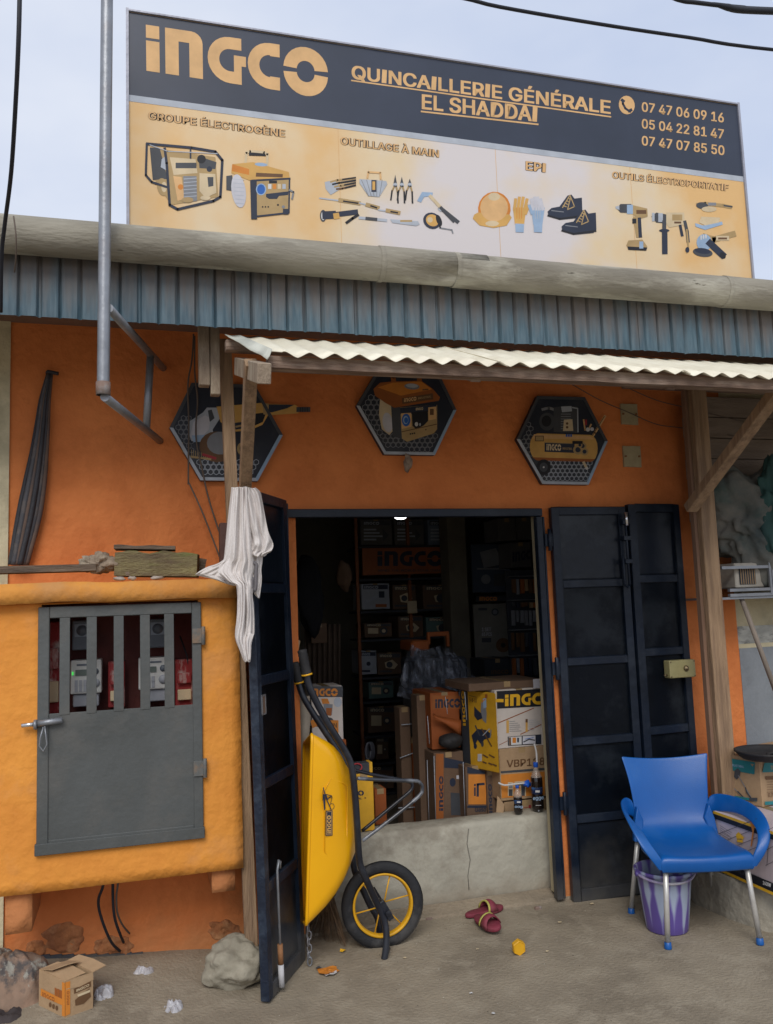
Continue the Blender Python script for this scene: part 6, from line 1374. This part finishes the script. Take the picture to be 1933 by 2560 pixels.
# left of the doorway
def d_gco(c):
    c.rect(228,320,435,395,'darkgrey'); c.logo(205,388,400,388,52,'orange'); c.poly([(285,405),(330,405),(345,440),(295,445)],'orange'); c.poly([(300,440),(365,445),(360,520),(310,510)],'grey'); c.poly([(318,470),(360,470),(355,525),(322,520)],'rust'); c.circle(400,430,28,'silver',34)
    c.poly([(200,590),(260,520),(360,540),(405,600),(400,640),(260,600)],'darkgrey'); c.poly([(210,560),(250,540),(270,590),(225,610)],'orange'); c.rect(345,555,405,640,'orange'); c.text('IN',355,610,395,606,34,'brown')
ibox('white carton with orange letters behind the wheelbarrow handles', 780,1716,858,1905,.50,.22,m_whitec,d_gco,sc=2.765,ox=700,oy=1600)
ibox('orange carton low behind the wheelbarrow frame', 826,1850,869,2062,.48,.2,m_orangec)
single('pipe_bundle', MB().tube([at(757,1990,.42), at(762,1740,.42)], .03, 10).tube([at(752,1990,.46), at(770,1760,.46)], .022, 10), mk('pale_tubes', (.42,.36,.28), .6, sc=7), 'pale tubes standing between the left reveal and the white carton', 'tubes')
single('cardboard_sheet', MB().prism([at(717,1588,.05), at(751,1602,.06), at(744,1640,.06), at(726,1690,.05), at(718,1700,.05)], (.001,.008,0)), m_kraft, 'brown cardboard corner above the wheelbarrow grips', 'cardboard')
def d_yel(c): c.text('O',540,1075,580,1075,34,'navy',.04); c.text('AL',540,1102,568,1102,13,'navy'); c.rect(585,1088,596,1096,'brown')
T, x0_, x1_, z0_, z1_ = ibox('yellow metal tool case standing on the sill behind the wheelbarrow frame', 888,1934,935,2072,.17,.09,m_yellowc,d_yel,name='tool_case',cat='tool case',group=None,z0=.434,sc=2.765,ox=700,oy=1600)
part('latch_block', boxmb((x0_-.01,.175,z1_),(x1_-.012,.25,z1_+.052)), m_darkc, T, bevel=.004); part('side_rail', boxmb((x1_-.018,.172,z1_),(x1_,.25,z1_+.055)), m_yellowc, T, bevel=.003)
part('red_cord', MB().tube([at(893+12*math.cos(2*PI*i/12), 1918+9*math.sin(2*PI*i/12), .17) for i in range(12)], .004, 6, close=True), MATS['ink_red'], T)
single('cable_coil', MB().tube([at(920+7*math.cos(i*.7)+i*.3, 1878+22*math.sin(i*.7), .6+.004*i) for i in range(30)], .008, 6), m_wire, 'black cable coil behind the wheelbarrow leg', 'cable coil')
ibox('small orange carton behind the wheelbarrow leg', 938,1972,967,2062,.62,.12,m_orangec)
# long cartons leaning
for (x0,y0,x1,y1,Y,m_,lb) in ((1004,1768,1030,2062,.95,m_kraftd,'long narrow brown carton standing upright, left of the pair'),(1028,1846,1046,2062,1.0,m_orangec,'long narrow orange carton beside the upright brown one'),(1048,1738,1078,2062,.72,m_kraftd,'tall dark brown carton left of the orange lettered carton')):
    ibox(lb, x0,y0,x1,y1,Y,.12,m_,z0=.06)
for k, (x0,y0,x1,y1) in enumerate(((1000,1895,1041,1880),(1004,1812,1030,1810),(996,2020,1045,2018))):
    single('strapping_band', MB().tube([at(x0,y0,.93-.0*k), at(x1,y1,.93)], .0035, 5), MATS['ink_silver'], 'pale strapping band on the long narrow carton, %s' % ('slanting upper one','topmost short one','lowest one')[k], 'band', 'strapping bands on the long cartons')
for k, (px, y0, y1) in enumerate(((1116,1742,1785),(1164,1730,1800),(1071,1790,1860),(1160,1905,2048),(1087,1890,2055),(1070,1900,2054))):
    single('string', MB().tube([at(px-2,y0,.40), at(px+3,y1,.40)], .0018, 4), MATS['ink_silver'], 'thin white string hanging in the doorway, %s' % ['upper one over the orange carton','right of the orange carton','left of the dark cap','beside the Gas carton','at the left edge of the tall lettered carton','leftmost low one'][k], 'string', 'white strings hanging in the doorway')
# wrapped machine
MW = thing('wrapped_machine', 'orange topped generator wrapped in crumpled clear plastic on the cartons', 'generator', at(1100,1735,1.25))
a, b = at(1020,1735,1.2), at(1190,1640,1.2)
part('body', boxmb((a.x+.06,1.2,a.z),(b.x-.06,1.55,b.z)), m_darkc, MW, bevel=.02)
h0, h1 = at(1029,1614,1.18), at(1121,1584,1.18)
part('tank', boxmb((h0.x,1.18,at(1070,1626,1.18).z),(at(1074,1600,1.18).x,1.45,at(1040,1602,1.18).z)), m_orangec, MW, bevel=.01)
xa_, xb_ = at(1074,1600,1.18).x, h1.x
part('handle', MB().bar((xa_,1.2,h0.z),(xa_,1.2,h1.z),.02,.03,(0,1,0)).bar((xb_,1.2,h0.z-.02),(xb_,1.2,h1.z),.02,.03,(0,1,0)).bar((xa_-.01,1.2,h1.z),(xb_+.01,1.2,h1.z),.02,.03), m_orangec, MW, bevel=.004)
m_film = bpy.data.materials.new('dusty_film'); m_film.use_nodes = True; b_ = m_film.node_tree.nodes['Principled BSDF']; b_.inputs['Base Color'].default_value = (.30,.33,.40,1); b_.inputs['Roughness'].default_value = .2
t_ = m_film.node_tree; n_ = N(t_,'ShaderNodeTexNoise'); n_.inputs['Scale'].default_value = 14; n_.inputs['Detail'].default_value = 6; q_ = N(t_,'ShaderNodeTexCoord'); g_ = N(t_,'ShaderNodeMapping'); g_.inputs['Scale'].default_value = (1.6,1,.5)
t_.links.new(q_.outputs['Object'], g_.inputs[0]); t_.links.new(g_.outputs[0], n_.inputs['Vector']); r_ = N(t_,'ShaderNodeMapRange'); r_.inputs['From Min'].default_value = .42; r_.inputs['From Max'].default_value = .66; r_.inputs['To Min'].default_value = .10; r_.inputs['To Max'].default_value = .62
t_.links.new(n_.outputs['Fac'], r_.inputs['Value']); t_.links.new(r_.outputs[0], b_.inputs['Alpha']); u_ = N(t_,'ShaderNodeBump'); u_.inputs['Strength'].default_value = .8; t_.links.new(n_.outputs['Fac'], u_.inputs['Height']); t_.links.new(u_.outputs[0], b_.inputs['Normal'])
rows = []
for i in range(27):
    t = i/26; row = []
    for j in range(41):
        u = j/40; xx = 1030-37*t**.7 + u*((1125+80*min(1,t*1.4)**.8) - (1030-37*t**.7)); yy = 1612 + 8*math.sin(u*6) + 128*t + (14*u if t < .3 else 14*u)
        Y_ = 1.12 + .05*abs(noise.noise(Vector((u*9, t*3, 1))))*2 + .02*noise.noise(Vector((u*30, t*8, 1))) - .08*math.sin(PI*u); row.append(at(xx, yy, Y_))
    rows.append(row)
part('plastic_wrap', MB().grid(rows), m_film, MW, fix=False)
# support under it
ibox('grey brown carton stack carrying the wrapped machine', 1060,1737,1200,1905,1.15,.45,m_greyc,z0=.06)

# ceiling lamp
LP = thing('ceiling_lamp', 'lit white round bulb just under the door head', 'lamp', at(1002,1285,1.6))
lm = bpy.data.materials.new('lit_bulb'); lm.use_nodes = True; lb_ = lm.node_tree.nodes['Principled BSDF']; lb_.inputs['Emission Color'].default_value = (.95,.97,1,1); lb_.inputs['Emission Strength'].default_value = 3.5
lc = at(1002,1299,1.6)
part('bulb', MB().lathe([(0,0),(.028,.004),(.045,.014),(.050,.028),(.048,.04)], lc, (0,0,1), 20), lm, LP); part('socket', MB().lathe([(.05,.04),(.03,.07),(.02,.12),(0,.12)], lc, (0,0,1), 20), MATS['ink_white'], LP); part('cord', MB().tube([lc+Vector((0,0,.12)), Vector((lc.x,lc.y,2.75))], .004, 6), m_wire, LP)

# back rack with cartons
RK = thing('back_rack', 'dark storage rack on the rear wall filled with cartons', 'rack', (1.9,2.6,.06))
zrow = []
xl, xr = at(899,1500,2.62).x, at(1150,1500,2.62).x
for x_ in (xl-.01, (xl+xr)/2, xr+.01): part('upright', boxmb((x_-.012,2.62,.06),(x_+.012,2.65,2.45)), mk('rack_orange', (.30,.10,.035), .6, sc=6), RK)
for py in (1364,1457-12,1524,1594,1687,1747,1832,1900,1975): z_ = at(1025,py,2.62).z; part('shelf', boxmb((xl,2.60,z_-.018),(xr,3.0,z_)), m_darkc, RK)
def sk(c, x0, y0, x1, y1, a='grey', b='darkgrey'):
    w_, h_ = x1-x0, y1-y0; c.rect(x0+w_*.06,y0+h_*.05,x1-w_*.06,y0+h_*.22,b); c.logo(x0+w_*.1,y0+h_*.20,x0+w_*.6,y0+h_*.20,h_*.11,a)
    v = int(x0*7+y0*3) % 4
    if v == 1: c.line([(x0+w_*.2,y0+h_*.7),(x0+w_*.75,y0+h_*.4)],h_*.12,a); c.rect(x0+w_*.62,y0+h_*.3,x0+w_*.82,y0+h_*.55,b); c.rect(x0+w_*.5,y0+h_*.8,x0+w_*.9,y0+h_*.92,'rust'); return
    if v == 2: c.rect(x0+w_*.12,y0+h_*.35,x0+w_*.5,y0+h_*.75,a); c.circle(x0+w_*.7,y0+h_*.55,w_*.14,b); c.circle(x0+w_*.7,y0+h_*.55,w_*.07,a); return
    if v == 3:
        for q in range(4): c.rect(x0+w_*.1,y0+h_*(.36+.13*q),x0+w_*(.5+.1*(q%3)),y0+h_*(.42+.13*q),a)
        c.poly([(x0+w_*.7,y0+h_*.35),(x0+w_*.9,y0+h_*.6),(x0+w_*.72,y0+h_*.85)],b); return
    c.poly([(x0+w_*.3,y0+h_*.45),(x0+w_*.62,y0+h_*.32),(x0+w_*.85,y0+h_*.55),(x0+w_*.7,y0+h_*.75),(x0+w_*.35,y0+h_*.7)],a); c.circle(x0+w_*.5,y0+h_*.55,w_*.13,b); c.rect(x0+w_*.1,y0+h_*.82,x0+w_*.6,y0+h_*.9,b)
rows_ = [(902,1299,980,1363,'g','left carton of the top row'),(986,1299,1060,1363,'g','middle carton of the top row'),(1070,1299,1138,1363,'b','right blue white carton of the top row'),
 (904,1459,974,1523,'w','blue and white carton just under the orange brand board'),(982,1462,1040,1523,'k','kraft carton in the middle under the orange brand board'),(1058,1462,1148,1523,'k','wide kraft carton at right under the orange brand board'),
 (912,1558,980,1593,'k','flat kraft carton on the third shelf, left'),(996,1540,1058,1593,'k','kraft carton on the third shelf, middle'),(1066,1542,1148,1593,'t','teal tinted carton on the third shelf, right'),
 (901,1627,942,1686,'w','small pale carton on the fourth shelf, left'),(944,1632,1004,1686,'k','kraft carton on the fourth shelf, right of the pale one'),
 (922,1704,984,1746,'t','pale green carton on the fifth shelf'),(920,1766,988,1831,'k','kraft carton with pale heading on the sixth shelf'),(940,1842,972,1899,'k','small carton on the seventh shelf'),(905,1912,985,1974,'k','carton on the lowest visible shelf')]
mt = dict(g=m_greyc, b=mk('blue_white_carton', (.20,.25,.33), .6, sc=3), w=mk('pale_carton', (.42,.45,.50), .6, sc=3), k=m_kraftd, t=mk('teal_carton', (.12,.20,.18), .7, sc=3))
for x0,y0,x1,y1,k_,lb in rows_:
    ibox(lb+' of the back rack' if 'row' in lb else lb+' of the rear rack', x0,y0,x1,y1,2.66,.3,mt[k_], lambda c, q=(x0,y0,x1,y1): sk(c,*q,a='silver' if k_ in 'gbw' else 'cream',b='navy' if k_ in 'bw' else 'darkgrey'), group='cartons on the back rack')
T = thing('brand_board', 'orange board with big dark brand letters on the back rack', 'board', at(1025,1438,2.55))
a, b = at(908,1438,2.55), at(1144,1367,2.55); part('board', boxmb((a.x,2.55,a.z),(b.x,2.575,b.z)), mk('brand_orange', (.36,.105,.03), .6, sc=3, bump=0), T)
c = Canvas(['navy','darkgrey'], Y=2.55, off=.002); c.logo(944,1415,1108,1415,37,'navy'); c.text('MAKE THE WORLD YOUR OWN',946,1429,1100,1429,6,'darkgrey'); c.build('lettering', T)
single('price_tag', boxmb(tuple(at(1020,1534,2.58)), tuple(at(1042,1502,2.58)+Vector((0,.004,0)))), MATS['ink_cream'], 'pale price tag hanging below the middle shelf of the rear rack', 'tag')
# right side of the interior
IB = 'goods on the right hand shelves'
def pos(label, x0,y0,x1,y1,Y,m_,dr=None,name='poster',cat='poster'):
    a, b = at(x0,y1,Y), at(x1,y0,Y); T = thing(name, label, cat, a, IB); part('sheet', boxmb((a.x,Y,a.z),(b.x,Y+.02,b.z)), m_, T)
    if dr: c = Canvas(IK, Y=Y, off=.002); dr(c); c.build('printed_picture', T)
pos('blue machine poster right of the interior column',1184,1360,1272,1482,2.2,mk('poster_blue', (.06,.08,.12), .6, sc=4, bump=0),lambda c:(c.circle(1225,1400,22,'darkgrey'),c.rect(1192,1420,1266,1424,'grey'),c.poly([(1200,1380),(1240,1370),(1260,1410),(1210,1420)],'grey'),c.circle(1215,1448,12,'grey'),c.rect(1235,1435,1262,1465,'darkgrey')))
pos('dark shop banner strip under the blue poster',1194,1488,1274,1505,2.19,m_darkc,lambda c:(c.logo(1199,1502,1243,1502,10,'orange'),))
pos('pale leaflet board with round grinding discs right of the column',1190,1508,1272,1645,2.2,mk('poster_pale', (.22,.21,.18), .7, sc=4, bump=0),lambda c:(c.circle(1238,1530,9,'darkgrey'),c.circle(1238,1530,6,'grey'),c.circle(1258,1613,18,'brown'),c.circle(1258,1613,6,'black'),c.text('1 SET',1205,1578,1228,1578,9,'pale'),c.text('65 PCS',1205,1590,1230,1590,9,'pale'),c.rect(1205,1595,1228,1606,'darkgrey'),c.rect(1196,1520,1218,1526,'darkgrey')))
ibox('dark carton with dim letters below the leaflet board', 1212,1647,1278,1694,1.9,.3,m_darkc,lambda c:c.logo(1228,1686,1272,1684,10,'brown'))
ibox('grey carton high at right near the ceiling', 1246,1296,1290,1352,2.0,.3,m_greyc); ibox('second grey carton high at right, next to the door head', 1293,1294,1330,1350,2.0,.3,m_greyc)
ibox('grey carton with large slanting letters near the right reveal', 1278,1356,1328,1418,1.95,.3,m_greyc,lambda c:c.logo(1282,1405,1326,1398,24,'navy',upto=3.0))
SR = thing('side_rack', 'dark hanging rack of small packaged tools at right of the doorway', 'rack', at(1305,1700,1.5))
part('back_panel', boxmb(tuple(at(1278,1700,1.56)), tuple(at(1345,1425,1.56)+Vector((0,.02,0)))), m_darkc, SR)
for py in (1440,1500,1575,1640,1700): a, b = at(1278,py,1.5), at(1345,py,1.5); part('rail', boxmb((a.x,1.5,a.z-.006),(b.x,1.56,a.z)), m_steel, SR)
random.seed(11); kk = 0
names_ = ['rust','darkgrey','silver','brown','navy','kraft','grey']
for r_, (y0, y1) in enumerate(((1448,1488),(1506,1520),(1526,1567),(1582,1630),(1646,1694))):
    for i in range(6):
        x0 = 1281 + i*10.5 + random.uniform(-1,1); hh = (y1-y0)*random.uniform(.7,1); a, b = at(x0,y0+hh,1.49), at(x0+random.uniform(4,8),y0,1.49); col = random.choice(names_)
        row_ = ['top','second','middle','fourth','lowest'][r_]; cl_ = ['leftmost','second from left','third from left','third from right','second from right','rightmost'][i]
        single('packaged_tool', boxmb((a.x,1.478,a.z),(b.x,1.498,b.z)), MATS['ink_'+col] if r_ != 2 else MATS['ink_grey'], '%s package in the %s row, %s on the side rack' % ({'rust':'dull red','darkgrey':'dark','silver':'silver','brown':'brown','navy':'navy','kraft':'tan','grey':'grey'}[col if r_ != 2 else 'silver'], row_, cl_), 'tool package', 'packaged tools on the side rack', bevel=.002)
# hanging dark things on the left inside
single('hanging_coat', lump(at(775,1490,1.6), (.10,.06,.26), 6.1, .4, 3), mk('dark_coat', (.008,.009,.013), .9), 'dark bulky coat hanging inside left of the doorway', 'coat')
rows = []
for j in range(8):
    t = j/7; rows.append([at(762+90*i/40, 1560+370*t, 1.9 + .025*math.sin(i*1.1)) for i in range(41)])
single('curtain', MB().grid(rows), mk('brown_curtain', (.10,.07,.05), .9, sc=5), 'brown ribbed sheet hanging on the left inside wall', 'curtain', fix=False, solid=.004)
ibox('small brown carton hung above the ribbed sheet', 778,1558,818,1608,1.8,.1,m_kraftd)
single('hanging_bag', lump(at(860,1440,2.0), (.06,.05,.11), 2.1, .3, 3), m_kraftd, 'brown oval bag hanging left of the rear rack', 'bag')
# ---------------------------------------------------------------- white cloth thrown over the door leaf and the cabinet
m_cl = mk('old_white_cloth', (.74,.70,.68), .95, c2=(.66,.62,.60), sc=4, var=.05, bump=.12, bsc=90, stain=(.42,.36,.31), sfac=.3, ssc=4)
CLT = thing('white_cloth', 'crumpled white cloth draped over the door leaf and onto the cabinet slab', 'cloth', at(600,1400,-.66))
def zc(x, y): return 540 + x/4.253, 1180 + y/4.253
def strand(rws, Y0, folds, amp, seed, k=5, n=34, tw=0):
    R_ = []
    pts = [Vector((l, r, y)) for y, l, r in rws]; sp = spline([Vector((a, b, c)) for a, b, c in pts], k)
    for i, p in enumerate(sp):
        l, r, y = p; row = []; t = i/(len(sp)-1)
        for j in range(n+1):
            u = j/n; x = l + (r-l)*u; ph = folds*2*PI*u + 1.4*math.sin(t*3+seed) + seed
            uw = u + .10*noise.noise(Vector((t*2.2, u*1.5, seed))) + .12*math.sin(t*2.6+seed)*(u-.5)
            ph = folds*2*PI*uw + seed; f1 = abs(math.sin(ph*.5))**.7; f2 = noise.noise(Vector((uw*7+t*2.5, t*4.5, seed)))
            dep = amp*min(1, (r-l)/170)*(-1.3*f1*(.55+.45*noise.noise(Vector((u*2, t*3, seed+9)))+.2) + 1.3*f2 + 0.22*noise.noise(Vector((uw*16, t*7, seed+2)))) - amp*1.0*math.sin(PI*u)
            yy = y + 14*noise.noise(Vector((u*3, t*6, seed+4))) ; px, py = zc(x, yy); row.append(at(px, py, (Y0(t) if callable(Y0) else Y0) + dep))
        R_.append(row)
    return MB().grid(R_)
main = [(160,165,345),(260,155,350),(450,132,362),(650,112,372),(820,96,385),(930,82,400),(980,45,412),(1060,20,412),(1100,60,405),(1160,130,395),(1200,210,390),(1300,228,388),(1400,228,398),(1500,226,405),(1620,215,408),(1720,204,405),(1790,212,380),(1880,250,370),(1950,275,368),(2020,305,362)]
part('main_fold', strand(main, lambda t: -.665, 1.7, .026, 1.0, n=64), m_cl, CLT, fix=False, solid=.003, sub=1)
lobe = [(165,225,420),(215,230,470),(300,260,492),(480,290,525),(640,320,560),(740,340,600),(790,350,610),(840,352,585),(870,356,545),(895,380,515)]
part('side_fold', strand(lobe, -.650, 2.4, .022, 3.0, n=48), m_cl, CLT, fix=False, solid=.003, sub=1)
tail = [(870,365,500),(960,385,495),(1040,415,482),(1130,425,488),(1220,405,480),(1290,405,470),(1340,448,460)]
part('hanging_tail', strand(tail, -.632, 1.5, .014, 5.0, n=22), m_cl, CLT, fix=False, solid=.003, sub=1)
wing = [(930,85,250),(975,0,260),(1020,-100,265),(1062,-190,270),(1095,-215,272),(1118,-110,270),(1150,10,264),(1188,110,258),(1208,190,250)]
wp = []
for y, l, r in wing: wp.append((y, l, r))
part('slab_corner', strand(wp, lambda t: -.56 - .06*t, 2.2, .016, 7.0, n=30), m_cl, CLT, fix=False, solid=.003, sub=1)
strip = [(1720,330,405),(1820,338,378),(1920,335,372),(2000,340,368)]
part('hanging_tail', strand(strip, -.69, 1, .008, 2.0, n=10), m_cl, CLT, fix=False, solid=.002)
pl = [at(px, py, -.672) for px, py in (zc(375,955), zc(430,985), zc(425,1050), zc(420,1230), zc(402,1262), zc(388,1240), zc(385,1120))]
part('dark_hem', MB().tube(spline(pl, 3), .008, 6), mk('grey_hem', (.16,.15,.16), .8), CLT)
